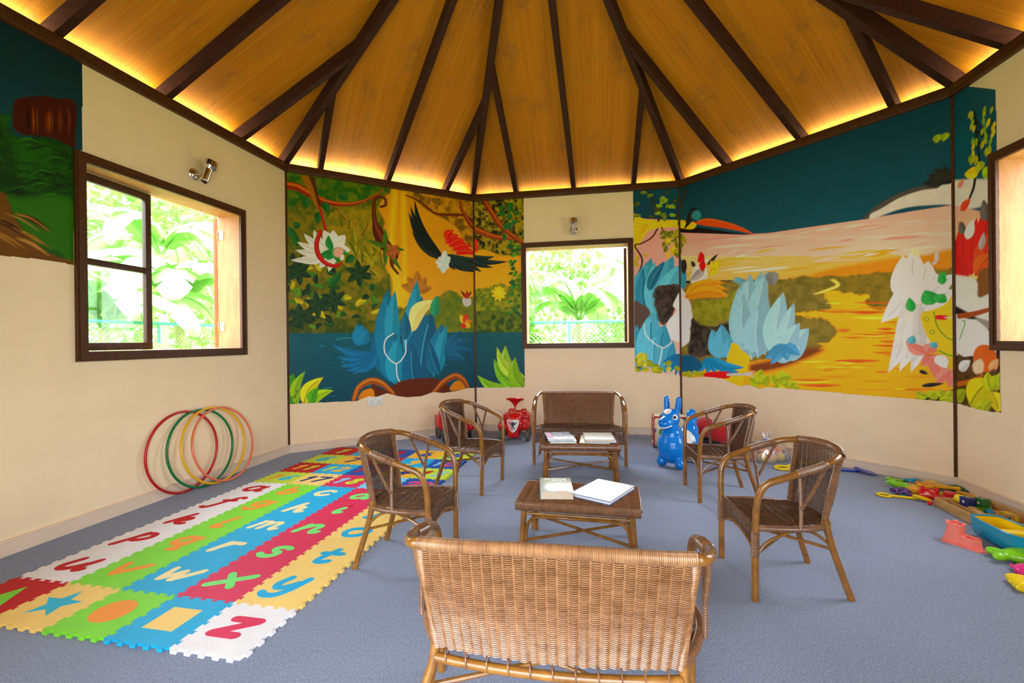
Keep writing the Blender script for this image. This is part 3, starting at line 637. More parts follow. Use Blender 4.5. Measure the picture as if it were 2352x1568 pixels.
('BL','L',(28,90,120),(1.308,1.218),(1.312,1.568),.1452,0,None),
('BL','S',(240,240,236),[(1.164,1.301),(1.062,1.221),(1.06,1.06),(1.191,.934),(1.306,1.054),(1.312,1.218)],[.0061,.0061,.0061,.0061,.0061,.0061],None),
('BL','S',(240,240,236),[(1.191,.934),(1.209,.75),(1.301,.643),(1.332,.575)],[.0062,.0062,.0062,.0062],None),
('BL','P',(88,38,14),[(.898,.707),(1.055,.618),(1.219,.709),(1.43,.739),(1.693,.725),(1.852,.652),(1.896,.531),(1.601,.498),(1.342,.496),(1.054,.517),(.916,.547)],1,.0079,None,0),
('BL','S',(150,78,28),[(.686,.525),(.744,.667),(.879,.738),(1.016,.7),(1.156,.57)],[.0257,.0336,.0395,.0356,.0198],(196,120,60)),
('BL','S',(140,70,26),[(1.668,.546),(1.806,.676),(1.969,.744),(2.087,.683),(2.159,.568)],[.0276,.0368,.0414,.0345,.0184],(190,116,56)),
('BL','P',(206,128,22),[(.742,.53),(.781,.616),(.868,.649),(.913,.627),(.92,.547),(.838,.513)],1,.0058,None,0),
('BL','P',(200,128,26),[(1.897,.563),(1.945,.658),(2.039,.674),(2.11,.56)],1,.0067,None,0),
('BL','L',(60,134,22),(.02,.521),(.057,.865),.2074,.15,(30,90,20)),
('BL','L',(130,170,36),(.086,.516),(.174,.887),.1052,.15,(30,90,20)),
('BL','L',(206,196,44),(.153,.51),(.359,.809),.1423,.15,(30,90,20)),
('BL','L',(150,186,30),(.221,.505),(.467,.652),.1082,.15,(30,90,20)),
('BL','L',(74,150,30),(.238,.503),(.309,.703),.1067,.15,(30,90,20)),
('BL','L',(244,180,40),(2.109,1.431),(2.051,1.551),.0782,0,None),
('BL','L',(220,70,40),(2.109,1.431),(2.147,1.564),.0782,0,None),
('BL','L',(240,120,60),(2.109,1.431),(2.219,1.466),.0782,0,None),
('BL','L',(230,170,60),(2.109,1.431),(2.193,1.376),.0782,0,None),
('BL','L',(214,60,40),(2.109,1.431),(2.072,1.365),.0782,0,None),
('BL','L',(60,40,30),(2.145,1.763),(2.059,1.87),.0322,0,None),
('BL','L',(60,40,30),(2.145,1.763),(2.151,1.874),.0322,0,None),
('BL','L',(60,40,30),(2.145,1.763),(2.219,1.866),.0322,0,None),
('BL','P',(200,196,190),[(2.089,1.761),(2.198,1.765),(2.209,1.688),(2.148,1.653),(2.095,1.684)],1,.0069,None,0),
('BL','P',(180,50,30),[(2.121,1.828),(2.179,1.835),(2.174,1.769),(2.125,1.767)],1,.007,None,0),
('BL','S',(20,40,12),[(.034,.571),(.05,.595),(.044,.617),(.031,.6),(.054,.588)],[.0026,.0026,.0026,.0026,.0026],None),
('BL','S',(20,40,12),[(.057,.598),(.07,.616),(.064,.627),(.057,.613),(.077,.626)],[.0026,.0026,.0026,.0026,.0026],None),
('BL','S',(20,40,12),[(.081,.637),(.091,.654),(.078,.663),(.088,.673),(.091,.658),(.104,.686)],[.0026,.0026,.0026,.0026,.0026,.0026],None),
('B','X',[(-.043,3.131),(.684,3.083),(.669,.599),(.651,.575),(.539,.579),(.179,.57),(-.073,.572)]),
('B','G',(214,150,24),(236,172,34),[(-.158,3.228),(.746,3.166),(.729,1.638),(-.176,1.66)]),
('B','M',(26,28,8),(160,140,30),[(-.158,3.183),(.746,3.123),(.737,2.381),(.358,2.332),(.178,2.406),(.018,2.414),(-.167,2.467)],14,11),
('B','M',(150,146,34),(84,110,22),[(-.174,1.817),(.195,1.917),(.354,1.957),(.51,1.929),(.735,2.206),(.725,1.289),(-.181,1.301)],10,12),
('B','M',(40,70,16),(104,116,24),[(-.177,1.593),(.728,1.529),(.725,1.289),(-.181,1.301)],10,13),
('B','G',(4,84,90),(0,60,76),[(-.18,1.312),(.725,1.31),(.716,.501),(-.19,.493)]),
('B','S',(140,62,24),[(-.117,2.778),(.044,2.68),(.293,2.578),(.517,2.545)],[.0378,.0401,.0334,.0245],(186,96,44)),
('B','S',(128,50,20),[(.14,3.086),(.274,2.867),(.407,2.683),(.694,2.448)],[.0315,.0383,.0338,.0248],(180,92,40)),
('B','L',(30,92,36),(.534,3.01),(.459,2.951),.0579,0,None),
('B','L',(30,92,36),(.489,3.021),(.459,2.93),.0579,0,None),
('B','L',(30,92,36),(.516,2.74),(.604,2.78),.0579,0,None),
('B','L',(30,92,36),(.494,2.797),(.472,2.892),.0573,0,None),
('B','L',(30,92,36),(.656,2.604),(.753,2.606),.0573,0,None),
('B','L',(30,92,36),(.476,2.957),(.565,2.992),.0566,0,None),
('B','L',(30,92,36),(.409,2.837),(.401,2.934),.0579,0,None),
('B','L',(30,92,36),(.54,2.856),(.628,2.895),.0579,0,None),
('B','L',(30,92,36),(.473,2.788),(.521,2.87),.0579,0,None),
('B','L',(30,92,36),(.427,2.879),(.328,2.882),.0579,0,None),
('B','L',(30,92,36),(.552,2.935),(.458,2.913),.0579,0,None),
('B','L',(30,92,36),(.406,2.997),(.351,2.919),.0579,0,None),
('B','L',(30,92,36),(.426,2.608),(.416,2.512),.0573,0,None),
('B','L',(30,92,36),(.465,2.687),(.46,2.783),.0579,0,None),
('B','L',(30,92,36),(.461,2.667),(.392,2.739),.0579,0,None),
('B','L',(30,92,36),(.499,2.753),(.5,2.656),.0573,0,None),
('B','L',(40,110,40),(.522,2.256),(.464,2.224),.0401,0,None),
('B','L',(24,80,32),(.567,1.921),(.513,1.96),.0396,0,None),
('B','L',(90,140,40),(.654,1.951),(.65,1.885),.0396,0,None),
('B','L',(90,140,40),(.52,2.023),(.518,1.957),.0401,0,None),
('B','L',(24,80,32),(.593,2.104),(.529,2.086),.0396,0,None),
('B','L',(40,110,40),(.62,1.901),(.571,1.946),.0401,0,None),
('B','L',(40,110,40),(.542,1.808),(.475,1.8),.0396,0,None),
('B','L',(90,140,40),(.589,2.452),(.523,2.454),.0401,0,None),
('B','L',(24,80,32),(.643,1.79),(.576,1.79),.0396,0,None),
('B','L',(24,80,32),(.543,2.4),(.506,2.346),.0396,0,None),
('B','L',(90,140,40),(.521,2.22),(.476,2.173),.0401,0,None),
('B','L',(40,110,40),(.579,1.609),(.557,1.547),.0396,0,None),
('B','L',(24,80,32),(.602,1.567),(.535,1.561),.0396,0,None),
('B','L',(24,80,32),(.606,2.429),(.597,2.365),.0392,0,None),
('B','L',(40,110,40),(.576,2.078),(.523,2.04),.0401,0,None),
('B','L',(24,80,32),(.584,2.379),(.517,2.387),.0392,0,None),
('B','L',(24,80,32),(.597,1.575),(.599,1.509),.0401,0,None),
('B','L',(40,110,40),(.582,2.249),(.518,2.232),.0396,0,None),
('B','L',(24,80,32),(.552,1.96),(.496,1.925),.0401,0,None),
('B','L',(24,80,32),(.606,1.675),(.593,1.611),.0401,0,None),
('B','L',(24,80,32),(.525,2.092),(.462,2.072),.0401,0,None),
('B','L',(40,110,40),(.555,1.885),(.506,1.932),.0396,0,None),
('B','L',(90,140,40),(.637,1.822),(.625,1.757),.0396,0,None),
('B','L',(90,140,40),(.541,2.234),(.516,2.174),.0396,0,None),
('B','L',(24,80,32),(.558,2.133),(.492,2.146),.0401,0,None),
('B','L',(24,80,32),(.527,2.421),(.471,2.459),.0401,0,None),
('B','L',(24,80,32),(.549,2.456),(.494,2.421),.0401,0,None),
('B','L',(40,110,40),(.614,2.455),(.589,2.395),.0396,0,None),
('B','L',(40,110,40),(.513,1.723),(.45,1.701),.0401,0,None),
('B','L',(90,140,40),(.645,2.051),(.589,2.017),.0396,0,None),
('B','L',(24,80,32),(.554,1.974),(.487,1.981),.0401,0,None),
('B','L',(40,110,40),(.504,1.579),(.444,1.55),.0396,0,None),
('B','L',(40,110,40),(.621,2.346),(.555,2.342),.0401,0,None),
('B','L',(24,80,32),(.507,2.439),(.442,2.423),.0401,0,None),
('B','L',(24,80,32),(.613,2.402),(.554,2.373),.0396,0,None),
('B','L',(40,110,40),(.524,2.483),(.478,2.533),.0401,0,None),
('B','L',(24,80,32),(.559,2.135),(.506,2.177),.0396,0,None),
('B','L',(24,80,32),(.541,1.631),(.533,1.565),.0396,0,None),
('B','L',(24,80,32),(.515,2.469),(.455,2.441),.0396,0,None),
('B','L',(24,80,32),(.531,1.963),(.464,1.962),.0401,0,None),
('B','L',(24,80,32),(.543,2.234),(.506,2.18),.0396,0,None),
('B','L',(90,140,40),(.547,2.113),(.534,2.049),.0396,0,None),
('B','L',(40,110,40),(.551,2.316),(.486,2.331),.0401,0,None),
('B','L',(90,140,40),(.62,2.069),(.585,2.014),.0396,0,None),
('B','L',(90,140,40),(.591,2.429),(.525,2.426),.0401,0,None),
('B','L',(90,140,40),(.551,2.356),(.538,2.292),.0401,0,None),
('B','L',(12,36,34),(-.145,2.354),(.469,2.243),.0782,-.08,None),
('B','L',(12,36,34),(-.145,2.354),(.29,2.317),.0782,-.08,None),
('B','L',(12,36,34),(-.145,2.354),(.266,2.17),.0782,-.08,None),
('B','L',(12,36,34),(-.145,2.354),(.106,2.116),.0782,-.08,None),
('B','L',(214,60,30),(-.12,2.509),(.045,2.379),.1351,.3,None),
('B','L',(250,180,60),(.334,1.825),(.442,1.821),.054,0,None),
('B','L',(250,180,60),(.334,1.825),(.416,1.754),.054,0,None),
('B','L',(250,180,60),(.334,1.825),(.351,1.72),.054,0,None),
('B','L',(250,180,60),(.334,1.825),(.278,1.735),.054,0,None),
('B','L',(250,180,60),(.334,1.825),(.231,1.792),.054,0,None),
('B','L',(250,180,60),(.334,1.825),(.233,1.865),.054,0,None),
('B','L',(250,180,60),(.334,1.825),(.282,1.919),.054,0,None),
('B','L',(250,180,60),(.334,1.825),(.355,1.928),.054,0,None),
('B','L',(250,180,60),(.334,1.825),(.419,1.889),.054,0,None),
('B','P',(250,206,60),[(.285,1.87),(.331,1.918),(.386,1.867),(.374,1.801),(.307,1.803)],1,.0067,None,0),
('B','L',(140,176,60),(.673,.567),(.412,1.139),.22,.18,(60,120,30)),
('B','L',(128,180,56),(.628,.566),(.021,.741),.1869,.18,(60,120,30)),
('B','L',(104,160,44),(.651,.61),(.252,.963),.176,.18,(60,120,30)),
('B','L',(160,190,70),(.674,.698),(.299,1.117),.154,.18,(60,120,30)),
('B','L',(120,176,50),(.662,.566),(.339,.741),.0957,.18,(60,120,30)),
('B','L',(112,160,30),(.65,.555),(.168,.585),.1188,.18,(60,120,30)),
('B','L',(120,160,40),(.672,.556),(.544,.983),.178,.18,(60,120,30)),
('B2','X',[(2.07,3.108),(2.658,3.109),(2.638,.726),(2.535,.747),(2.436,.761),(2.316,.767),(2.175,.777),(2.074,.773)]),
('B2','G',(0,66,84),(0,58,76),[(2.018,3.196),(2.698,3.147),(2.692,2.612),(2.012,2.65)]),
('B2','G',(244,152,144),(248,180,164),[(2.013,2.73),(2.693,2.653),(2.673,.675),(1.991,.672)]),
('B2','P',(250,190,70),[(2.034,2.764),(2.236,2.696),(2.693,2.657),(2.692,2.587),(2.295,2.567),(2.172,2.431),(2.028,2.27)],1,.0062,None,0),
('B2','S',(236,160,30),[(2.255,2.636),(2.134,2.643),(2.043,2.711)],[.0042,.0042,.0031],None),
('B2','S',(236,160,30),[(2.255,2.636),(2.134,2.601),(2.042,2.635)],[.0041,.0041,.0031],None),
('B2','S',(236,160,30),[(2.255,2.636),(2.133,2.559),(2.042,2.56)],[.0042,.0042,.0031],None),
('B2','S',(236,160,30),[(2.255,2.636),(2.133,2.517),(2.041,2.484)],[.0041,.0041,.0031],None),
('B2','S',(236,160,30),[(2.255,2.636),(2.132,2.475),(2.04,2.409)],[.0042,.0042,.0031],None),
('B2','S',(236,160,30),[(2.255,2.636),(2.132,2.433),(2.039,2.333)],[.0041,.0041,.003],None),
('B2','S',(70,40,20),[(2.365,2.572),(2.294,2.467),(2.172,2.4),(2.091,2.373),(2.17,2.222),(2.159,2.097),(2.066,1.933)],[.0103,.0103,.0092,.0103,.0123,.0103,.0082],None),
('B2','S',(70,40,20),[(2.415,2.586),(2.454,2.521),(2.534,2.505)],[.0081,.0081,.0081],None),
('B2','S',(56,36,22),[(2.24,3.075),(2.299,2.946),(2.397,2.753),(2.376,2.671)],[.0082,.0103,.0123,.0123],None),
('B2','S',(56,36,22),[(2.716,3.063),(2.656,2.903),(2.614,2.616)],[.0101,.0122,.0101],None),
('B2','L',(120,150,40),(2.572,2.811),(2.544,2.872),.044,0,None),
('B2','L',(60,60,20),(2.483,2.995),(2.491,3.056),.0441,0,None),
('B2','L',(120,150,40),(2.402,2.874),(2.45,2.923),.0446,0,None),
('B2','L',(60,60,20),(2.592,2.932),(2.548,2.881),.0452,0,None),
('B2','L',(96,110,30),(2.151,2.911),(2.074,2.884),.0457,0,None),
('B2','L',(96,110,30),(2.241,2.985),(2.326,2.999),.0446,0,None),
('B2','L',(60,60,20),(2.075,2.729),(2.04,2.673),.0451,0,None),
('B2','L',(120,150,40),(2.448,2.892),(2.495,2.942),.0446,0,None),
('B2','L',(60,60,20),(2.335,2.724),(2.247,2.739),.0446,0,None),
('B2','L',(96,110,30),(2.476,2.822),(2.501,2.88),.044,0,None),
('B2','L',(60,60,20),(2.401,2.813),(2.315,2.834),.044,0,None),
('B2','L',(120,150,40),(2.508,2.742),(2.592,2.72),.0452,0,None),
('B2','L',(96,110,30),(2.075,2.719),(2.068,2.782),.0457,0,None),
('B2','L',(60,60,20),(2.62,2.73),(2.626,2.667),.0452,0,None),
('B2','L',(96,110,30),(2.443,2.905),(2.389,2.958),.0446,0,None),
('B2','L',(96,110,30),(2.438,2.716),(2.462,2.655),.0446,0,None),
('B2','L',(60,60,20),(2.403,2.781),(2.315,2.788),.0451,0,None),
('B2','L',(120,150,40),(2.405,2.965),(2.478,2.925),.0452,0,None),
('B2','L',(120,150,40),(2.411,2.775),(2.328,2.759),.0446,0,None),
('B2','L',(96,110,30),(2.483,2.724),(2.397,2.741),.0451,0,None),
('B2','L',(96,110,30),(2.161,3.04),(2.249,3.028),.0452,0,None),
('B2','L',(60,60,20),(2.136,2.899),(2.053,2.88),.0457,0,None),
('B2','L',(120,150,40),(2.345,2.863),(2.432,2.848),.0452,0,None),
('B2','L',(120,150,40),(2.507,2.817),(2.551,2.868),.0441,0,None),
('B2','L',(96,110,30),(2.415,2.722),(2.467,2.769),.0451,0,None),
('B2','L',(96,110,30),(2.086,2.75),(2.175,2.749),.0452,0,None),
('B2','L',(210,170,50),(2.663,2.351),(2.67,2.26),.0486,0,None),
('B2','L',(150,140,30),(2.535,2.533),(2.538,2.442),.0492,0,None),
('B2','L',(100,104,24),(2.462,2.546),(2.471,2.455),.0492,0,None),
('B2','L',(100,104,24),(2.538,2.335),(2.562,2.247),.0486,0,None),
('B2','L',(100,104,24),(2.604,2.492),(2.57,2.41),.0486,0,None),
('B2','L',(210,170,50),(2.484,2.282),(2.476,2.192),.0486,0,None),
('B2','L',(210,170,50),(2.62,2.354),(2.533,2.351),.0486,0,None),
('B2','L',(100,104,24),(2.513,2.533),(2.513,2.442),.048,0,None),
('B2','L',(210,170,50),(2.626,2.433),(2.552,2.389),.048,0,None),
('B2','L',(210,170,50),(2.575,2.317),(2.493,2.288),.048,0,None),
('B2','L',(210,170,50),(2.495,2.466),(2.492,2.375),.0492,0,None),
('B2','L',(150,140,30),(2.643,2.539),(2.558,2.529),.048,0,None),
('B2','L',(100,104,24),(2.534,2.531),(2.466,2.477),.0486,0,None),
('B2','L',(210,170,50),(2.63,2.372),(2.641,2.282),.0486,0,None),
('B2','L',(150,140,30),(2.486,2.438),(2.512,2.35),.0492,0,None),
('B2','L',(100,104,24),(2.606,2.42),(2.52,2.41),.048,0,None),
('B2','L',(100,104,24),(2.61,2.299),(2.561,2.226),.0492,0,None),
('B2','L',(100,104,24),(2.456,2.546),(2.388,2.491),.0492,0,None),
('B2','L',(100,104,24),(2.511,2.394),(2.423,2.397),.048,0,None),
('B2','L',(100,104,24),(2.586,2.401),(2.599,2.31),.0486,0,None),
('B2','L',(100,104,24),(2.574,2.273),(2.617,2.193),.048,0,None),
('B2','L',(210,170,50),(2.517,2.323),(2.55,2.237),.0486,0,None),
('B2','L',(100,104,24),(2.56,2.533),(2.486,2.488),.0486,0,None),
('B2','L',(100,104,24),(2.473,2.35),(2.438,2.268),.0492,0,None),
('B2','L',(210,170,50),(2.529,2.336),(2.568,2.253),.0486,0,None),
('B2','L',(150,140,30),(2.602,2.519),(2.547,2.451),.048,0,None),
('B2','L',(150,140,30),(2.619,2.302),(2.542,2.262),.048,0,None),
('B2','L',(100,104,24),(2.462,2.413),(2.415,2.338),.0486,0,None),
('B2','L',(210,170,50),(2.52,2.436),(2.45,2.384),.048,0,None),
('B2','L',(100,104,24),(2.468,2.366),(2.466,2.275),.0486,0,None),
('B2','L',(100,104,24),(2.634,2.383),(2.666,2.298),.048,0,None),
('B2','L',(100,104,24),(2.518,2.532),(2.495,2.445),.0492,0,None),
('B2','L',(210,170,50),(2.473,2.462),(2.478,2.371),.0486,0,None),
('B2','L',(100,104,24),(2.476,2.467),(2.39,2.458),.0486,0,None),
('B2','L',(176,150,40),(2.109,2.183),(2.13,2.266),.0492,0,None),
('B2','L',(176,150,40),(2.128,2.098),(2.068,2.206),.0498,0,None),
('B2','L',(176,150,40),(2.191,2.263),(2.251,2.24),.0492,0,None),
('B2','L',(176,150,40),(2.086,1.89),(2.127,1.931),.0492,0,None),
('B2','L',(176,150,40),(2.105,1.806),(2.126,1.889),.0498,0,None),
('B2','L',(66,140,164),(2.119,1.176),(2.291,2.217),.3896,.06,(90,164,184)),
('B2','L',(66,140,164),(2.323,1.382),(2.551,2.227),.3486,.06,(90,164,184)),
('B2','L',(90,164,184),(2.424,1.547),(2.628,2.12),.2665,.06,(90,164,184)),
('B2','L',(40,112,142),(2.203,1.468),(2.189,2.096),.1435,.06,(90,164,184)),
('B2','L',(90,164,184),(2.324,1.465),(2.331,2.174),.1823,.06,(90,164,184)),
('B2','L',(28,90,122),(2.247,1.801),(2.451,2.169),.1215,.06,(90,164,184)),
('B2','P',(84,66,58),[(2.063,1.639),(2.164,1.64),(2.264,1.55),(2.242,1.383),(2.18,1.259),(2.2,1.154),(2.056,1.05)],1,.0103,None,0),
('B2','M',(36,26,22),(70,56,46),[(2.327,1.82),(2.487,1.877),(2.684,1.829),(2.604,1.667),(2.523,1.461),(2.403,1.381),(2.325,1.632)],14,21),
('B2','P',(240,226,214),[(2.684,1.809),(2.544,1.627),(2.583,1.543),(2.483,1.421),(2.462,1.297),(2.52,1.192),(2.678,1.211)],1,.008,None,0),
('B2','L',(66,140,164),(2.155,.798),(2.101,1.386),.1868,.05,(40,112,150)),
('B2','L',(90,164,184),(2.337,.798),(2.284,1.529),.3848,.05,(40,112,150)),
('B2','L',(66,140,164),(2.377,.798),(2.443,1.38),.3038,.05,(40,112,150)),
('B2','L',(66,140,164),(2.436,.777),(2.54,1.171),.2228,.05,(40,112,150)),
('B2','L',(90,164,184),(2.317,.798),(2.341,1.257),.2025,.05,(40,112,150)),
('B2','S',(238,238,236),[(2.192,1.384),(2.221,1.237),(2.4,1.09),(2.52,1.151)],[.0062,.0062,.0062,.0062],None),
('B2','S',(238,238,236),[(2.41,1.089),(2.378,.923),(2.337,.809)],[.0061,.0061,.0061],None),
('B2','L',(30,104,146),(2.637,1.005),(2.398,.902),.068,0,None),
('B2','L',(30,104,146),(2.637,1.005),(2.437,.84),.068,0,None),
('B2','L',(30,104,146),(2.637,1.005),(2.496,.778),.068,0,None),
('B2','L',(30,104,146),(2.637,1.005),(2.555,.736),.068,0,None),
('B2','L',(30,104,146),(2.637,1.005),(2.614,.716),.068,0,None),
('B2','L',(160,156,44),(2.247,.823),(2.15,.802),.0615,0,None),
('B2','L',(130,136,30),(2.386,.794),(2.349,.728),.0615,0,None),
('B2','L',(176,170,60),(2.504,.85),(2.447,.792),.0615,0,None),
('B2','L',(130,136,30),(2.124,.849),(2.199,.897),.0622,0,None),
('B2','L',(130,136,30),(2.419,.834),(2.335,.794),.0615,0,None),
('B2','L',(160,156,44),(2.141,.915),(2.095,.851),.0615,0,None),
('B2','L',(176,170,60),(2.236,.87),(2.156,.913),.0615,0,None),
('B2','L',(130,136,30),(2.133,.923),(2.195,.867),.0615,0,None),
('B2','L',(160,156,44),(2.097,.908),(2.101,.979),.0622,0,None),
('B2','L',(130,136,30),(2.111,.912),(2.04,.963),.0622,0,None),
('B2','L',(130,136,30),(2.302,.89),(2.21,.861),.0615,0,None),
('B2','L',(176,170,60),(2.16,.875),(2.126,.942),.0622,0,None),
('B2','L',(130,136,30),(2.371,.866),(2.273,.851),.0615,0,None),
('B2','L',(130,136,30),(2.518,.897),(2.42,.886),.06,0,None),
('B2','L',(130,136,30),(2.519,.91),(2.427,.883),.0615,0,None),
('B2','L',(160,156,44),(2.269,.809),(2.363,.834),.0615,0,None),
('B2','L',(160,156,44),(2.279,.798),(2.38,.8),.0622,0,None),
('B2','L',(130,136,30),(2.151,.807),(2.053,.825),.0615,0,None),
('B2','L',(176,170,60),(2.222,.898),(2.135,.861),.0615,0,None),
('B2','L',(130,136,30),(2.287,.886),(2.213,.935),.0615,0,None),
('B2','L',(130,136,30),(2.55,.848),(2.622,.8),.0615,0,None),
('B2','L',(160,156,44),(2.093,.804),(2.038,.864),.0623,0,None),
('B2','L',(176,170,60),(2.096,.945),(2.178,1.029),.0747,0,None),
('B2','L',(176,170,60),(2.116,.882),(2.177,.966),.0738,0,None),
('B2','L',(176,170,60),(2.197,.924),(2.198,1.028),.0747,0,None),
('B2','S',(40,30,10),[(2.095,.84),(2.115,.861),(2.107,.832),(2.127,.849),(2.127,.828),(2.148,.853),(2.168,.882)],[.0031,.0031,.0031,.0031,.0031,.0031,.0031],None),
('R','X',[(-.023,3.2),(.781,3.132),(1.802,3.138),(2.511,3.136),(2.51,.669),(2.382,.674),(2.245,.672),(2.101,.672),(1.92,.674),(1.724,.676),(1.543,.677),(1.366,.68),(1.23,.679),(1.049,.676),(.973,.651),(.876,.682),(.796,.684),(.781,.657),(.695,.68),(.537,.739),(.326,.746),(.147,.721),(.007,.733),(-.054,.729)]),
('R','G',(0,52,70),(0,74,92),[(-.035,3.245),(2.547,3.147),(2.541,2.196),(1.919,2.231),(.932,2.289),(-.043,2.625)]),
('R','G',(244,150,146),(252,200,178),[(-.232,2.565),(.932,2.295),(1.589,2.259),(1.919,2.239),(2.245,2.232),(2.541,2.217),(2.538,1.803),(-.238,2.102)]),
('R','G',(250,200,150),(246,160,50),[(-.236,2.264),(2.538,1.817),(2.537,1.649),(-.24,1.94)]),
('R','S',(252,224,200),[(1.882,1.838),(2.049,1.836),(2.206,1.828)],[.0015,.0123,.0015],None),
('R','S',(236,150,140),[(2.064,2.043),(2.168,2.044),(2.268,2.039)],[.0014,.0071,.0014],None),
('R','S',(250,190,176),[(2.197,2.141),(2.274,2.145),(2.349,2.143)],[.0013,.0062,.0013],None),
('R','S',(246,200,186),[(1.504,2.219),(1.611,2.221),(1.714,2.216)],[.0016,.0125,.0016],None),
('R','S',(250,190,176),[(.617,2.157),(.711,2.17),(.802,2.174)],[.0021,.0158,.0021],None),
('R','S',(252,224,200),[(.21,2.099),(.343,2.11),(.472,2.111)],[.0023,.0154,.0023],None),
('R','S',(255,236,214),[(2.05,1.812),(2.193,1.813),(2.328,1.807)],[.0014,.0106,.0014],None),
('R','S',(250,190,176),[(.731,2.268),(.884,2.267),(1.029,2.258)],[.002,.0105,.002],None),
('R','S',(255,236,214),[(.682,1.929),(.981,1.917),(1.253,1.898)],[.0019,.0113,.0019],None),
('R','S',(236,150,140),[(.657,2.327),(.935,2.3),(1.19,2.267)],[.002,.0085,.002],None),
('R','S',(236,150,140),[(1.828,2.156),(1.968,2.149),(2.1,2.137)],[.0014,.0066,.0014],None),
('R','S',(250,190,176),[(1.328,2.212),(1.412,2.22),(1.494,2.221)],[.0017,.0085,.0017],None),
('R','S',(252,224,200),[(.684,2.08),(.769,2.095),(.852,2.101)],[.002,.0134,.002],None),
('R','S',(236,150,140),[(.942,2.145),(1.095,2.145),(1.241,2.137)],[.0019,.0081,.0019],None),
('R','S',(252,224,200),[(2.184,1.919),(2.3,1.92),(2.41,1.915)],[.0013,.0084,.0013],None),
('R','S',(252,224,200),[(.538,1.967),(.779,1.963),(1.003,1.951)],[.002,.0089,.002],None),
('R','S',(255,236,214),[(.562,2.072),(.807,2.063),(1.033,2.047)],[.002,.016,.002],None),
('R','S',(250,160,60),[(.323,2.057),(.467,2.066),(.604,2.066)],[.0022,.0143,.0022],None),
('R','S',(246,180,90),[(1.912,1.892),(2.047,1.892),(2.175,1.887)],[.0014,.0097,.0014],None),
('R','S',(246,200,186),[(1.884,2.156),(1.97,2.16),(2.053,2.158)],[.0015,.0114,.0015],None),
('R','S',(250,160,60),[(1.793,1.927),(1.961,1.923),(2.119,1.913)],[.0015,.0087,.0015],None),
('R','S',(250,160,60),[(1.491,1.895),(1.614,1.901),(1.732,1.9)],[.0016,.0064,.0016],None),
('R','S',(246,180,90),[(.4,2.037),(.6,2.037),(.788,2.029)],[.0021,.0171,.0021],None),
('R','S',(236,150,140),[(1.694,2.076),(1.788,2.082),(1.879,2.081)],[.0015,.0098,.0015],None),
('R','S',(250,190,176),[(.528,2.323),(.866,2.286),(1.169,2.246)],[.002,.0169,.002],None),
('R','S',(250,190,176),[(.477,2.134),(.622,2.14),(.761,2.137)],[.0021,.0099,.0021],None),
('R','S',(246,200,186),[(2.158,2.045),(2.303,2.037),(2.439,2.024)],[.0013,.0096,.0013],None),
('R','S',(246,200,186),[(1.739,2.198),(1.838,2.2),(1.933,2.196)],[.0015,.0117,.0015],None),
('R','S',(246,180,90),[(1.107,1.95),(1.195,1.963),(1.28,1.968)],[.0018,.0107,.0018],None),
('R','S',(246,180,90),[(.363,2.094),(.662,2.077),(.934,2.055)],[.0021,.0178,.0021],None),
('R','S',(250,160,60),[(.023,1.986),(.253,1.988),(.468,1.98)],[.0023,.0075,.0023],None),
('R','S',(250,190,176),[(1.449,1.972),(1.58,1.976),(1.705,1.972)],[.0017,.0086,.0017],None),
('R','S',(246,180,90),[(1.717,1.961),(1.896,1.955),(2.063,1.942)],[.0015,.011,.0015],None),
('R','S',(250,160,60),[(1.921,1.902),(2.014,1.909),(2.102,1.91)],[.0014,.0109,.0014],None),
('R','S',(246,200,186),[(1.817,2.083),(2.041,2.062),(2.246,2.037)],[.0014,.0086,.0014],None),
('R','S',(246,180,90),[(1.496,1.942),(1.708,1.933),(1.905,1.918)],[.0016,.0092,.0016],None),
('R','S',(250,190,176),[(1.412,1.989),(1.526,1.995),(1.635,1.995)],[.0016,.0081,.0016],None),
('R','S',(246,180,90),[(1.93,1.8),(1.998,1.813),(2.063,1.82)],[.0014,.0097,.0014],None),
('R','S',(250,190,176),[(1.535,1.91),(1.762,1.9),(1.971,1.884)],[.0016,.0048,.0016],None),
('R','S',(252,224,200),[(1.897,1.914),(1.975,1.924),(2.05,1.927)],[.0015,.0114,.0015],None),
('R','S',(250,190,176),[(2.162,2.125),(2.275,2.122),(2.382,2.113)],[.0013,.0116,.0013],None),
('R','S',(236,150,140),[(2.019,2.037),(2.193,2.026),(2.355,2.009)],[.0014,.0124,.0014],None),
('R','S',(250,190,176),[(1.486,1.93),(1.617,1.934),(1.741,1.931)],[.0016,.0142,.0016],None),
('R','S',(250,160,60),[(1.42,2.045),(1.618,2.036),(1.801,2.02)],[.0016,.008,.0016],None),
('R','S',(252,224,200),[(2.046,1.934),(2.098,1.947),(2.149,1.953)],[.0014,.006,.0014],None),
('R','S',(250,190,176),[(1.558,2.127),(1.804,2.103),(2.028,2.076)],[.0015,.0119,.0015],None),
('R','S',(246,180,90),[(.684,2.057),(.916,2.049),(1.13,2.034)],[.0019,.0085,.0019],None),
('R','S',(246,200,186),[(1.21,2.187),(1.376,2.18),(1.532,2.167)],[.0017,.0064,.0017],None),
('R','S',(246,200,186),[(.363,2.25),(.674,2.225),(.957,2.193)],[.0021,.0159,.0021],None),
('R','S',(246,200,186),[(2.455,2.071),(2.572,2.065),(2.683,2.054)],[.0012,.0044,.0012],None),
('R','S',(250,190,176),[(1.497,2.128),(1.589,2.135),(1.678,2.135)],[.0016,.0059,.0016],None),
('R','S',(250,190,176),[(.877,2.259),(1.179,2.228),(1.452,2.192)],[.0018,.009,.0018],None),
('R','S',(246,200,186),[(2.376,2.105),(2.542,2.088),(2.696,2.067)],[.0012,.0066,.0012],None),
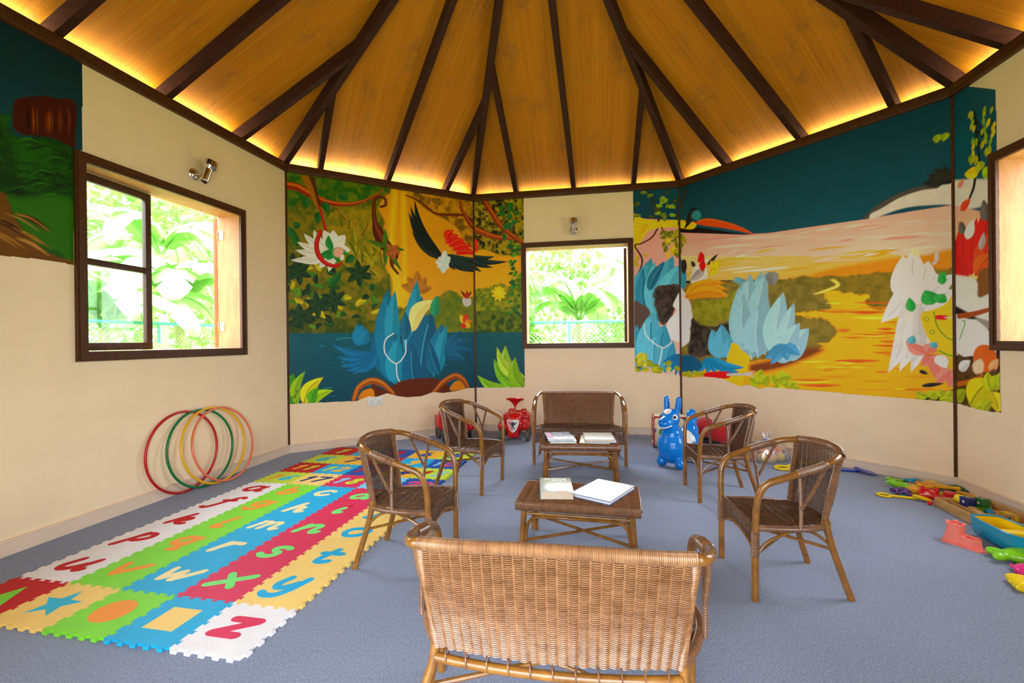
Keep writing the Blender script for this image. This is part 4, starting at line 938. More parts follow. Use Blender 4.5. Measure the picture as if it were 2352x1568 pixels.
('R','S',(246,180,90),[(.231,2.034),(.485,2.028),(.72,2.015)],[.0022,.0162,.0022],None),
('R','S',(246,200,186),[(2.129,2.152),(2.225,2.152),(2.318,2.146)],[.0014,.0052,.0014],None),
('R','S',(250,160,60),[(1.943,1.93),(2.057,1.933),(2.165,1.93)],[.0014,.0115,.0014],None),
('R','S',(250,190,176),[(.804,2.143),(1.122,2.115),(1.408,2.084)],[.0018,.0105,.0018],None),
('R','S',(255,236,214),[(.904,1.912),(1.097,1.913),(1.278,1.906)],[.0019,.0114,.0019],None),
('R','S',(250,160,60),[(.074,1.98),(.21,1.993),(.341,1.997)],[.0023,.0104,.0023],None),
('R','S',(246,180,90),[(2.461,1.873),(2.573,1.873),(2.679,1.868)],[.0012,.0074,.0012],None),
('R','S',(250,190,176),[(1.075,2.233),(1.155,2.243),(1.233,2.246)],[.0018,.0124,.0018],None),
('R','S',(250,160,60),[(1.204,1.875),(1.377,1.877),(1.54,1.872)],[.0017,.0076,.0017],None),
('R','S',(246,180,90),[(.915,2.106),(1.044,2.111),(1.167,2.108)],[.0019,.0112,.0019],None),
('R','S',(236,150,140),[(.055,2.393),(.433,2.351),(.771,2.306)],[.0022,.0139,.0022],None),
('R','S',(246,200,186),[(2.445,1.947),(2.577,1.942),(2.702,1.931)],[.0012,.0104,.0012],None),
('R','S',(236,150,140),[(1.827,2.175),(1.956,2.17),(2.079,2.159)],[.0015,.0058,.0015],None),
('R','S',(246,180,90),[(1.028,2.01),(1.281,1.997),(1.513,1.978)],[.0018,.0072,.0018],None),
('R','S',(246,180,90),[(1.292,1.893),(1.549,1.882),(1.783,1.865)],[.0017,.0107,.0017],None),
('R','S',(246,200,186),[(2.227,1.968),(2.298,1.976),(2.367,1.978)],[.0013,.0077,.0013],None),
('R','S',(246,200,186),[(2.268,2.021),(2.454,2.004),(2.626,1.983)],[.0013,.0088,.0013],None),
('R','P',(244,140,40),[(1.458,1.78),(1.615,1.829),(1.847,1.847),(2.06,1.863),(2.3,1.856),(2.539,1.873),(2.537,1.691),(2.182,1.723),(1.791,1.756)],1,.0202,None,0),
('R','M',(128,112,46),(104,94,34),[(-.241,1.847),(.554,1.849),(1.079,1.788),(1.36,1.799),(1.675,1.771),(2.008,1.758),(2.182,1.745),(2.537,1.705),(2.535,1.396),(-.245,1.522)],10,31),
('R','G',(255,180,56),(255,160,14),[(-.245,1.522),(1.521,1.616),(1.703,1.633),(1.927,1.578),(2.131,1.436),(2.535,1.41),(2.53,.622),(-.259,.474)]),
('R','M',(134,116,54),(110,98,40),[(-.241,1.824),(1.115,1.765),(1.521,1.651),(1.643,1.519),(1.612,1.453),(1.374,1.45),(1.323,1.417),(1.581,1.369),(1.693,1.263),(1.64,1.162),(1.484,1.058),(1.107,.977),(-.253,.94)],10,32),
('R','M',(134,112,44),(108,94,34),[(1.703,1.616),(1.927,1.562),(1.913,1.499),(2.005,1.437),(2.18,1.403),(2.182,1.707),(1.791,1.756),(1.704,1.683)],10,33),
('R','P',(255,214,110),[(1.645,1.732),(1.682,1.733),(1.721,1.681),(1.674,1.644),(1.552,1.613),(1.505,1.617),(1.629,1.657),(1.689,1.685)],1,.0063,None,0),
('R','S',(255,150,30),[(1.94,1.235),(2.104,1.227),(2.258,1.228)],[.0014,.0049,.0014],None),
('R','S',(250,170,60),[(1.971,1.299),(2.125,1.29),(2.269,1.289)],[.0014,.0091,.0014],None),
('R','S',(255,150,30),[(1.528,.903),(1.693,.905),(1.848,.917)],[.0016,.0088,.0016],None),
('R','S',(255,150,30),[(1.937,1.193),(2.031,1.187),(2.122,1.191)],[.0014,.0102,.0014],None),
('R','S',(240,120,40),[(2.114,.922),(2.155,.919),(2.195,.926)],[.0014,.005,.0014],None),
('R','S',(255,190,30),[(2.024,1.365),(2.155,1.354),(2.28,1.352)],[.0014,.0129,.0014],None),
('R','S',(255,214,90),[(1.207,.957),(1.427,.958),(1.63,.97)],[.0017,.0076,.0017],None),
('R','S',(255,150,30),[(1.547,1.462),(1.735,1.445),(1.91,1.439)],[.0016,.0084,.0016],None),
('R','S',(232,96,50),[(1.72,1.195),(1.872,1.188),(2.016,1.191)],[.0015,.0079,.0015],None),
('R','S',(232,96,50),[(2.117,1.333),(2.26,1.322),(2.395,1.321)],[.0013,.007,.0013],None),
('R','S',(240,120,40),[(1.87,1.463),(2.038,1.447),(2.194,1.441)],[.0014,.0073,.0014],None),
('R','S',(250,170,60),[(1.679,1.027),(1.793,1.025),(1.902,1.032)],[.0015,.0063,.0015],None),
('R','S',(255,214,90),[(1.8,1.374),(1.975,1.361),(2.138,1.358)],[.0015,.0138,.0015],None),
('R','S',(250,170,60),[(1.773,1.017),(1.924,1.016),(2.066,1.024)],[.0015,.0106,.0015],None),
('R','S',(250,170,60),[(2.034,1.437),(2.136,1.425),(2.234,1.424)],[.0014,.0105,.0014],None),
('R','S',(240,120,40),[(1.703,1.267),(1.751,1.26),(1.797,1.264)],[.0015,.0138,.0015],None),
('R','S',(240,120,40),[(2.144,1.074),(2.261,1.071),(2.373,1.077)],[.0014,.0107,.0014],None),
('R','S',(255,190,30),[(2.173,1.339),(2.231,1.332),(2.287,1.334)],[.0013,.0131,.0013],None),
('R','S',(232,96,50),[(1.997,1.267),(2.062,1.261),(2.125,1.263)],[.0014,.0114,.0014],None),
('R','S',(255,190,30),[(2.081,1.408),(2.153,1.399),(2.224,1.399)],[.0014,.0081,.0014],None),
('R','S',(240,120,40),[(2.009,1.157),(2.087,1.152),(2.163,1.156)],[.0014,.0138,.0014],None),
('R','S',(250,170,60),[(1.643,.983),(1.769,.982),(1.89,.99)],[.0016,.0073,.0016],None),
('R','S',(240,120,40),[(1.985,.89),(2.035,.887),(2.083,.895)],[.0014,.0101,.0014],None),
('R','S',(255,150,30),[(1.804,.718),(1.961,.726),(2.109,.743)],[.0015,.0096,.0015],None),
('R','S',(250,170,60),[(1.85,1.185),(1.942,1.18),(2.029,1.183)],[.0015,.0104,.0015],None),
('R','S',(250,170,60),[(2.154,1.416),(2.252,1.405),(2.347,1.404)],[.0014,.01,.0014],None),
('R','S',(232,96,50),[(2.149,1.359),(2.269,1.349),(2.383,1.348)],[.0013,.0052,.0013],None),
('R','S',(255,190,30),[(1.502,.913),(1.569,.911),(1.634,.919)],[.0017,.0136,.0017],None),
('R','S',(240,120,40),[(1.546,.886),(1.612,.884),(1.677,.892)],[.0016,.0072,.0016],None),
('R','S',(240,120,40),[(1.885,.981),(1.962,.979),(2.036,.986)],[.0015,.0054,.0015],None),
('R','S',(250,170,60),[(1.67,1.103),(1.801,1.099),(1.925,1.104)],[.0015,.007,.0015],None),
('R','S',(255,214,90),[(1.602,.917),(1.733,.918),(1.857,.928)],[.0016,.0058,.0016],None),
('R','S',(250,170,60),[(1.861,1.42),(1.951,1.41),(2.038,1.409)],[.0015,.0107,.0015],None),
('R','S',(232,96,50),[(1.966,1.121),(2.086,1.116),(2.199,1.121)],[.0014,.0104,.0014],None),
('R','S',(232,96,50),[(1.544,1.443),(1.703,1.429),(1.853,1.425)],[.0016,.0066,.0016],None),
('R','S',(232,96,50),[(1.99,1.235),(2.111,1.227),(2.227,1.229)],[.0014,.0083,.0014],None),
('R','S',(250,170,60),[(2.072,1.338),(2.168,1.329),(2.26,1.33)],[.0014,.0132,.0014],None),
('R','S',(250,170,60),[(2.014,1.426),(2.169,1.412),(2.315,1.408)],[.0014,.0122,.0014],None),
('R','S',(255,190,30),[(1.308,.768),(1.49,.775),(1.661,.792)],[.0017,.0103,.0017],None),
('R','S',(232,96,50),[(1.755,1.427),(1.921,1.412),(2.076,1.408)],[.0015,.0147,.0015],None),
('R','S',(250,170,60),[(1.796,1.255),(1.856,1.249),(1.914,1.252)],[.0015,.0053,.0015],None),
('R','S',(232,96,50),[(1.692,.972),(1.746,.969),(1.8,.975)],[.0016,.0095,.0016],None),
('R','S',(255,150,30),[(1.54,.822),(1.676,.825),(1.806,.838)],[.0016,.0158,.0016],None),
('R','S',(250,170,60),[(2.124,1.363),(2.265,1.352),(2.398,1.349)],[.0013,.0069,.0013],None),
('R','S',(232,96,50),[(1.815,1.51),(1.965,1.494),(2.107,1.488)],[.0015,.0067,.0015],None),
('R','S',(255,150,30),[(2.137,1.035),(2.244,1.032),(2.346,1.039)],[.0013,.0041,.0013],None),
('R','S',(250,170,60),[(1.661,1.17),(1.825,1.164),(1.98,1.168)],[.0015,.0086,.0015],None),
('R','S',(255,190,30),[(1.866,1.322),(1.917,1.315),(1.967,1.318)],[.0015,.0052,.0015],None),
('R','S',(240,120,40),[(1.283,.775),(1.467,.781),(1.639,.798)],[.0017,.0143,.0017],None),
('R','S',(240,120,40),[(1.958,1.058),(2.069,1.055),(2.176,1.062)],[.0014,.0123,.0014],None),
('R','S',(255,190,30),[(2.118,1.141),(2.256,1.137),(2.385,1.141)],[.0013,.0123,.0013],None),
('R','S',(232,96,50),[(2.043,1.033),(2.167,1.031),(2.286,1.038)],[.0014,.0074,.0014],None),
('R','S',(255,214,90),[(1.603,1.522),(1.677,1.511),(1.749,1.511)],[.0016,.0077,.0016],None),
('R','S',(255,150,30),[(2.141,1.227),(2.233,1.221),(2.321,1.224)],[.0013,.0062,.0013],None),
('R','S',(240,120,40),[(2.141,1.362),(2.281,1.35),(2.413,1.348)],[.0013,.0107,.0013],None),
('R','S',(255,214,90),[(1.853,1.214),(1.985,1.207),(2.11,1.21)],[.0014,.0136,.0014],None),
('R','S',(250,170,60),[(1.528,1.137),(1.577,1.132),(1.626,1.137)],[.0017,.0099,.0017],None),
('R','S',(255,214,90),[(1.243,.75),(1.447,.758),(1.637,.777)],[.0017,.0072,.0017],None),
('R','S',(255,150,30),[(1.991,1.091),(2.063,1.087),(2.134,1.092)],[.0014,.008,.0014],None),
('R','S',(255,150,30),[(2.154,.858),(2.272,.861),(2.385,.872)],[.0013,.0111,.0013],None),
('R','S',(240,120,40),[(1.664,.926),(1.823,.927),(1.973,.938)],[.0015,.0063,.0015],None),
('R','S',(255,214,90),[(1.7,.965),(1.786,.963),(1.868,.971)],[.0015,.0131,.0015],None),
('R','S',(240,120,40),[(2.09,.746),(2.244,.754),(2.388,.77)],[.0013,.0088,.0013],None),
('R','S',(232,96,50),[(2.043,1.316),(2.115,1.309),(2.184,1.311)],[.0014,.0132,.0014],None),
('R','S',(232,96,50),[(1.351,.725),(1.55,.734),(1.734,.753)],[.0016,.0138,.0016],None),
('R','S',(250,170,60),[(1.648,1.35),(1.716,1.342),(1.782,1.345)],[.0016,.0086,.0016],None),
('R','S',(240,120,40),[(1.894,.803),(1.991,.805),(2.085,.816)],[.0015,.0048,.0015],None),
('R','S',(240,120,40),[(1.684,1.257),(1.744,1.251),(1.803,1.254)],[.0016,.0126,.0016],None),
('R','S',(255,190,30),[(1.759,.922),(1.847,.92),(1.932,.929)],[.0015,.0117,.0015],None),
('R','S',(232,96,50),[(2.176,1.041),(2.304,1.039),(2.425,1.046)],[.0013,.0105,.0013],None),
('R','S',(250,170,60),[(2.041,1.21),(2.089,1.204),(2.136,1.208)],[.0014,.0072,.0014],None),
('R','S',(232,96,50),[(1.662,.978),(1.841,.978),(2.008,.988)],[.0015,.0152,.0015],None),
('R','S',(255,214,90),[(1.109,.687),(1.177,.686),(1.243,.697)],[.0018,.0108,.0018],None),
('R','S',(255,214,90),[(2.177,1.223),(2.236,1.217),(2.294,1.221)],[.0013,.0112,.0013],None),
('R','S',(240,120,40),[(2.163,1.309),(2.208,1.303),(2.253,1.305)],[.0014,.0057,.0014],None),
('R','S',(250,170,60),[(1.229,1.006),(1.421,1.005),(1.6,1.015)],[.0017,.0121,.0017],None),
('R','S',(250,170,60),[(1.922,1.317),(2.069,1.307),(2.207,1.306)],[.0014,.0083,.0014],None),
('R','S',(232,96,50),[(1.798,1.221),(1.963,1.213),(2.118,1.215)],[.0015,.0068,.0015],None),
('R','S',(255,190,30),[(2.097,.751),(2.15,.75),(2.202,.759)],[.0014,.0075,.0014],None),
('R','S',(255,150,30),[(1.678,.831),(1.761,.831),(1.84,.84)],[.0016,.0096,.0016],None),
('R','P',(120,60,30),[(.879,.913),(1.107,.974),(1.452,1.093),(1.578,1.068),(1.318,.929),(1.051,.843),(.878,.834)],1,.0277,None,0),
('R','S',(56,36,22),[(.117,3.036),(.057,2.93),(.013,2.819)],[.0112,.0134,.0112],None),
('R','P',(250,190,70),[(-.042,2.67),(.147,2.62),(.237,2.564),(.169,2.518),(-.043,2.596)],1,.0068,None,0),
('R','L',(226,86,24),(.215,2.584),(.936,2.301),.0722,.05,(180,40,20)),
('R','L',(226,86,24),(.215,2.584),(.79,2.388),.0722,.05,(180,40,20)),
('R','L',(226,86,24),(.215,2.584),(.617,2.481),.0722,.05,(180,40,20)),
('R','L',(18,18,20),(.239,2.732),(.064,2.54),.0723,0,None),
('R','L',(18,18,20),(.239,2.732),(.077,2.619),.0723,0,None),
('R','L',(18,18,20),(.239,2.732),(.106,2.694),.0723,0,None),
('R','L',(18,18,20),(.239,2.732),(.149,2.744),.0723,0,None),
('R','P',(60,130,144),[(.171,2.659),(.194,2.723),(.273,2.714),(.301,2.648),(.26,2.608)],1,.0065,None,0),
('R','L',(150,140,30),(.013,2.322),(-.009,2.243),.0448,0,None),
('R','L',(150,140,30),(.008,2.426),(.023,2.341),.0449,0,None),
('R','L',(100,104,24),(.047,2.375),(.01,2.299),.0444,0,None),
('R','L',(150,140,30),(.054,2.47),(.057,2.387),.0445,0,None),
('R','L',(100,104,24),(.022,2.5),(.021,2.418),.0449,0,None),
('R','L',(150,140,30),(-.015,2.474),(-.041,2.396),.0449,0,None),
('R','L',(100,104,24),(.032,2.411),(-.002,2.334),.0444,0,None),
('R','L',(100,104,24),(-.013,2.364),(.022,2.276),.0448,0,None),
('R','L',(100,104,24),(.011,2.418),(-.015,2.34),.0444,0,None),
('R','L',(150,140,30),(-.001,2.325),(.017,2.24),.0448,0,None),
('R','L',(100,104,24),(-.005,2.45),(.014,2.364),.0444,0,None),
('R','L',(150,140,30),(.062,2.439),(.095,2.351),.0439,0,None),
('R','L',(150,140,30),(-.007,2.36),(-.056,2.285),.0454,0,None),
('R','L',(100,104,24),(.003,2.321),(.014,2.237),.0448,0,None),
('R','P',(216,206,196),[(.232,2.086),(.352,2.03),(.372,1.91),(.317,1.848),(.161,1.865),(.162,1.976)],1,.0083,None,0),
('R','L',(150,146,142),(.341,2.012),(.138,1.898),.1043,0,None),
('R','L',(206,32,22),(.303,2.115),(.289,2.226),.0834,0,None),
('R','L',(206,32,22),(.303,2.115),(.255,2.162),.0834,0,None),
('R','L',(206,32,22),(.303,2.115),(.342,2.11),.0834,0,None),
('R','L',(206,32,22),(.303,2.115),(.319,1.985),.0834,0,None),
('R','L',(40,36,34),(.374,2.056),(.512,2.164),.0453,0,None),
('R','L',(40,36,34),(.209,2.06),(.16,2.137),.0513,0,None),
('R','L',(246,176,40),(.473,2.013),(.417,2.098),.0794,0,None),
('R','L',(246,176,40),(.473,2.013),(.532,2.081),.0794,0,None),
('R','L',(246,176,40),(.473,2.013),(.472,1.936),.0794,0,None),
('R','L',(246,176,40),(.473,2.013),(.394,1.927),.0794,0,None),
('R','L',(246,176,40),(.473,2.013),(.5,1.99),.0794,0,None),
('R','L',(66,140,164),(.02,1.788),(.013,2.201),.1545,0,None),
('R','P',(40,34,32),[(.024,2.158),(.083,2.159),(.099,2.065),(.065,1.998),(.023,2.035)],1,.0066,None,0),
('R','P',(244,236,226),[(-.029,1.793),(.078,1.741),(.157,1.573),(.167,1.411),(.131,1.251),(.106,1.149),(-.037,1.15)],1,.0091,None,0),
('R','L',(244,140,40),(.066,1.702),(.628,1.748),.1323,.12,(222,70,30)),
('R','L',(244,140,40),(.066,1.702),(.589,1.827),.1323,.12,(222,70,30)),
('R','L',(244,140,40),(.066,1.702),(.547,1.661),.1323,.12,(222,70,30)),
('R','L',(244,140,40),(.066,1.702),(.425,1.845),.1323,.12,(222,70,30)),
('R','L',(244,140,40),(.066,1.702),(.667,1.651),.1323,.12,(222,70,30)),
('R','M',(142,140,50),(118,118,36),[(.157,1.512),(.227,1.648),(.547,1.642),(.783,1.769),(.875,1.669),(.873,1.525),(.741,1.387),(.544,1.395),(.419,1.342),(.246,1.388)],14,34),
('R','M',(34,26,22),(74,60,48),[(.156,1.432),(.268,1.377),(.419,1.333),(.604,1.374),(.74,1.313),(.814,1.166),(.738,1.056),(.499,1.014),(.127,.987),(.135,1.21)],12,35),
('R','L',(86,152,178),(.6,.979),(.419,1.304),.234,.1,(90,164,184)),
('R','L',(86,152,178),(.64,.979),(.544,1.357),.2471,.1,(90,164,184)),
('R','L',(86,152,178),(.698,.962),(.622,1.204),.171,.1,(90,164,184)),
('R','L',(128,168,178),(.886,.968),(.877,1.885),.4142,.05,(170,200,204)),
('R','L',(128,168,178),(.958,.987),(1.002,1.904),.3326,.05,(170,200,204)),
('R','L',(128,168,178),(.795,1.093),(.783,1.805),.222,.05,(170,200,204)),
('R','L',(128,168,178),(1.028,1.024),(.929,1.7),.2933,.05,(170,200,204)),
('R','L',(96,150,168),(.821,1.819),(.669,1.837),.0403,0,None),
('R','L',(96,150,168),(.821,1.819),(.689,1.872),.0403,0,None),
('R','L',(96,150,168),(.821,1.819),(.726,1.802),.0403,0,None),
('R','P',(248,182,40),[(.661,1.148),(.905,1.076),(.771,.66),(.537,.733)],0,.0038,None,0),
('R','P',(226,150,30),[(.738,1.102),(.776,1.144),(.901,1.079)],0,.0038,None,0),
('R','L',(30,108,150),(.081,.986),(-.292,.892),.0957,.1,(66,140,164)),
('R','L',(30,108,150),(.081,.986),(-.228,.809),.0957,.1,(66,140,164)),
('R','L',(30,108,150),(.081,.986),(-.14,.76),.0957,.1,(66,140,164)),
('R','L',(30,108,150),(.081,.986),(-.042,.724),.0957,.1,(66,140,164)),
('R','L',(30,108,150),(.081,.986),(.054,.729),.0957,.1,(66,140,164)),
('R','L',(30,108,150),(.081,.986),(.147,.725),.0957,.1,(66,140,164)),
('R','L',(30,108,150),(.081,.986),(.261,.752),.0957,.1,(66,140,164)),
('R','L',(46,124,164),(.415,.974),(.261,.771),.0891,-.1,(66,140,164)),
('R','L',(46,124,164),(.415,.974),(.37,.768),.0891,-.1,(66,140,164)),
('R','L',(46,124,164),(.415,.974),(.476,.783),.0891,-.1,(66,140,164)),
('R','L',(46,124,164),(.415,.974),(.558,.826),.0891,-.1,(66,140,164)),
('R','L',(46,124,164),(.415,.974),(.677,.804),.0891,-.1,(66,140,164)),
('R','L',(46,124,164),(.415,.974),(.754,.817),.0891,-.1,(66,140,164)),
('R','L',(46,124,164),(.415,.974),(.811,.875),.0891,-.1,(66,140,164)),
('R','P',(20,84,116),[(.009,.964),(.104,.997),(.241,.95),(.284,.852),(.148,.785),(.007,.799)],1,.0089,None,0),
('R','L',(150,150,40),(.32,.78),(.385,.769),.0374,0,None),
('R','L',(150,150,40),(.011,.762),(.082,.78),.0396,0,None),
('R','L',(150,150,40),(.278,.766),(.344,.758),.0374,0,None),
('R','L',(150,150,40),(.156,.782),(.225,.805),.0387,0,None),
('R','L',(150,150,40),(.184,.765),(.251,.785),.0383,0,None),
('R','L',(150,150,40),(.28,.766),(.346,.786),.0378,0,None),
('R','L',(150,150,40),(.229,.785),(.296,.791),.0379,0,None),
('R','L',(150,150,40),(.198,.769),(.265,.785),.0383,0,None),
('R','L',(150,150,40),(.028,.757),(.099,.784),.0396,0,None),
('R','L',(150,150,40),(.034,.779),(.105,.762),.0401,0,None),
('R','L',(150,150,40),(.082,.754),(.151,.738),.0392,0,None),
('R','L',(150,150,40),(.228,.781),(.295,.767),.0383,0,None),
('R','L',(150,150,40),(.03,.755),(.101,.769),.0401,0,None),
('R','L',(150,150,40),(.089,.792),(.158,.767),.0392,0,None),
('R','L',(150,150,40),(.261,.8),(.327,.784),.0378,0,None),
('R','L',(150,150,40),(.097,.755),(.167,.753),.0392,0,None),
('R','S',(198,36,26),[(.353,.761),(.496,.773),(.608,.783)],[.0375,.0435,.0375],None),
('R','S',(176,176,176),[(.608,.785),(.735,.794),(.829,.803)],[.0131,.0113,.015],None),
('R','S',(186,186,186),[(.825,.803),(.875,.827),(.917,.838)],[.0126,.0063,.0027],None),
('R','S',(186,186,186),[(.825,.803),(.875,.809),(.917,.809)],[.0126,.0063,.0027],None),
('R','S',(186,186,186),[(.825,.803),(.875,.791),(.916,.78)],[.0126,.0063,.0027],None),
('R','L',(132,172,184),(.879,.991),(.889,1.888),.3358,.06,(176,204,210)),
('R','L',(132,172,184),(.938,1.012),(1.061,1.904),.2535,.06,(176,204,210)),
('R','L',(132,172,184),(.82,1.088),(.806,1.681),.24,.06,(176,204,210)),
('R','L',(132,172,184),(.957,.993),(.982,1.55),.2925,.06,(176,204,210)),
('R','L',(116,116,116),(1.08,1.883),(1.124,1.727),.1301,.1,None),
('R','L',(146,184,198),(1.18,.961),(1.222,1.662),.2701,.08,(190,214,220)),
('R','L',(146,184,198),(1.25,.963),(1.324,1.543),.1775,.08,(190,214,220)),
('R','L',(146,184,198),(1.25,.963),(1.454,1.287),.2308,.08,(190,214,220)),
('R','L',(146,184,198),(1.144,.96),(1.403,1.092),.1666,.08,(190,214,220)),
('R','L',(146,184,198),(1.215,.962),(1.373,1.343),.198,.08,(190,214,220)),
('R','L',(76,138,176),(1.234,1.128),(1.033,.975),.108,0,None),
('R','L',(76,138,176),(1.234,1.128),(1.089,.92),.108,0,None),
('R','L',(76,138,176),(1.234,1.128),(1.25,.963),.108,0,None),
('R','L',(76,138,176),(1.234,1.128),(1.37,1.02),.108,0,None),
('R','L',(150,160,44),(.974,.705),(.857,.765),.1079,.1,(96,110,24)),
('R','L',(150,160,44),(.974,.705),(.994,.869),.1079,.1,(96,110,24)),
('R','L',(150,160,44),(.993,.706),(1.069,.797),.1332,.1,(96,110,24)),
('R','L',(150,160,44),(1.141,.717),(1.106,.827),.0815,.1,(96,110,24)),
('R','L',(150,160,44),(1.142,.754),(1.3,.801),.128,.1,(96,110,24)),
('R','L',(150,160,44),(1.141,.717),(1.159,.681),.1111,.1,(96,110,24)),
('R','L',(150,160,44),(1.212,.704),(1.265,.744),.0793,.1,(96,110,24)),
('R','L',(150,160,44),(1.265,.689),(1.333,.749),.0701,.1,(96,110,24)),
('R','L',(150,160,44),(1.316,.684),(1.367,.706),.0526,.1,(96,110,24)),
('R','P',(206,200,194),[(1.919,2.255),(2.038,2.338),(2.163,2.39),(2.316,2.403),(2.416,2.393),(2.542,2.385),(2.541,2.224),(2.415,2.245),(2.257,2.27),(2.138,2.266),(1.985,2.233)],1,.006,None,0),
('R','P',(74,68,64),[(1.906,2.255),(2.012,2.344),(2.163,2.405),(2.31,2.424),(2.416,2.408),(2.405,2.378),(2.304,2.388),(2.163,2.364),(2.038,2.306),(1.962,2.277),(1.948,2.239)],1,.0059,None,0),
('R','L',(24,26,22),(2.437,2.406),(2.316,2.444),.0648,0,None),
('R','L',(24,26,22),(2.437,2.406),(2.35,2.507),.0648,0,None),
('R','L',(24,26,22),(2.437,2.406),(2.395,2.544),.0648,0,None),
('R','L',(24,26,22),(2.437,2.406),(2.449,2.549),.0648,0,None),
('R','L',(24,26,22),(2.437,2.406),(2.502,2.517),.0648,0,None),
('R','L',(24,26,22),(2.437,2.406),(2.532,2.451),.0648,0,None),
('R','L',(224,220,214),(2.276,1.696),(2.03,1.317),.1729,.06,(176,172,168)),
('R','L',(206,204,200),(2.252,1.609),(2.077,.887),.1626,.06,(176,172,168)),
('R','L',(216,212,206),(2.275,1.546),(2.152,.898),.1432,.06,(176,172,168)),
('R','L',(200,198,196),(2.298,1.485),(2.229,.895),.1303,.06,(176,172,168)),
('R','L',(190,188,186),(2.309,1.455),(2.306,1.04),.1062,.06,(176,172,168)),
('R','L',(244,238,230),(2.251,1.459),(2.183,1.875),.1991,.06,(176,172,168)),
('R','L',(246,242,234),(2.297,1.455),(2.255,1.923),.1951,.06,(176,172,168)),
('R','L',(240,236,228),(2.32,1.468),(2.345,1.804),.1951,.06,(176,172,168)),
('R','L',(236,230,222),(2.343,1.54),(2.4,1.695),.1432,.06,(176,172,168)),
('R','L',(246,242,236),(2.309,1.425),(2.495,1.555),.1693,.06,(176,172,168)),
('R','L',(238,234,228),(2.297,1.455),(2.517,1.68),.1431,.06,(176,172,168)),
('R','L',(44,142,62),(2.239,1.399),(2.222,1.521),.0663,0,None),
('R','L',(44,142,62),(2.376,1.45),(2.321,1.572),.115,0,None),
('R','L',(44,142,62),(2.398,1.463),(2.442,1.531),.0894,0,None),
('R','L',(44,142,62),(2.432,1.604),(2.422,1.706),.0551,0,None),
('R','L',(44,142,62),(2.421,1.677),(2.454,1.673),.0501,0,None),
('R','L',(232,216,150),(2.26,1.862),(2.255,1.938),.0267,0,None),
('R','L',(232,216,150),(2.26,1.862),(2.278,1.919),.0267,0,None),
('R','L',(232,216,150),(2.26,1.862),(2.301,1.9),.0267,0,None),
('R','L',(180,178,176),(2.395,1.797),(2.401,1.883),.0256,0,None),
('R','L',(180,178,176),(2.395,1.797),(2.367,1.772),.0256,0,None),
('R','L',(180,178,176),(2.395,1.797),(2.406,1.824),.0256,0,None),
('R','P',(250,184,30),[(2.297,1.381),(2.365,1.407),(2.441,1.445),(2.516,1.51),(2.512,1.044),(2.439,1.05),(2.363,1.129),(2.308,1.277)],1,.0053,None,0),
('R','S',(50,140,50),[(2.376,1.391),(2.397,1.274),(2.45,1.186),(2.513,1.15)],[.0044,.0044,.0044,.0044],None),
('R','S',(50,140,50),[(2.406,1.078),(2.46,1.046),(2.512,1.037)],[.0056,.0056,.0056],None),
('R','S',(50,140,50),[(2.315,1.336),(2.331,1.353),(2.346,1.334),(2.331,1.317),(2.315,1.336)],[.0033,.0033,.0033,.0033,.0033],None),
('R','S',(50,140,50),[(2.35,1.231),(2.366,1.249),(2.381,1.231),(2.366,1.213),(2.35,1.231)],[.0032,.0032,.0032,.0032,.0032],None),
('R','S',(210,50,40),[(2.403,1.346),(2.441,1.342)],[.0188,.0188],None),
('R','S',(240,236,230),[(2.441,1.342),(2.504,1.336)],[.0031,.0031],None),
('R','L',(240,124,112),(2.34,1.055),(2.196,1.159),.0893,.1,(214,80,76)),
('R','L',(240,124,112),(2.34,1.055),(2.385,1.143),.0893,.1,(214,80,76)),
('R','L',(240,124,112),(2.351,1.041),(2.294,.95),.078,.1,(214,80,76)),
('R','L',(240,124,112),(2.362,1.026),(2.405,.824),.1148,.1,(214,80,76)),
('R','L',(240,124,112),(2.394,.823),(2.501,.93),.0752,.1,(214,80,76)),
('R','L',(240,124,112),(2.459,.914),(2.469,.786),.075,.1,(214,80,76)),
('R','L',(240,124,112),(2.351,1.011),(2.417,1.013),.051,.1,(214,80,76)),
('R','L',(24,22,24),(2.293,.786),(2.437,.819),.0332,0,None),
('R','L',(24,22,24),(2.282,.912),(2.339,.886),.0313,0,None),
('R','L',(90,150,160),(2.225,1.129),(2.249,1.204),.0605,0,None),
('R','L',(90,150,160),(2.362,1.099),(2.39,1.15),.0572,0,None),
('R','L',(214,210,206),(2.395,1.041),(2.448,.942),.0765,0,None),
('R','L',(214,210,206),(2.395,1.041),(2.448,.942),.0765,0,None),
('R','L',(214,210,206),(2.395,1.041),(2.448,.942),.0765,0,None),
('R','L',(214,210,206),(2.395,1.041),(2.448,.942),.0765,0,None),
('R','L',(214,210,206),(2.395,1.041),(2.448,.942),.0765,0,None),
('R','L',(214,210,206),(2.395,1.041),(2.448,.942),.0765,0,None),
('R','M',(60,44,22),(40,30,16),[(2.233,.646),(2.292,.697),(2.404,.752),(2.51,.775),(2.51,.662)],12,36),
('R','L',(150,160,40),(2.315,.685),(2.245,.663),.0521,.1,(90,104,20)),
('R','L',(150,160,40),(2.337,.702),(2.252,.738),.0584,.1,(90,104,20)),
('R','L',(150,160,40),(2.348,.688),(2.404,.752),.0781,.1,(90,104,20)),
('R','L',(150,160,40),(2.403,.679),(2.499,.689),.0766,.1,(90,104,20)),
('R','L',(150,160,40),(2.425,.71),(2.415,.767),.0639,.1,(90,104,20)),
('R','L',(150,160,40),(2.458,.713),(2.49,.759),.0626,.1,(90,104,20)),
('R','L',(150,160,40),(2.359,.674),(2.337,.657),.0391,.1,(90,104,20)),
('R','L',(130,150,30),(2.408,2.808),(2.402,2.738),.0515,0,None),
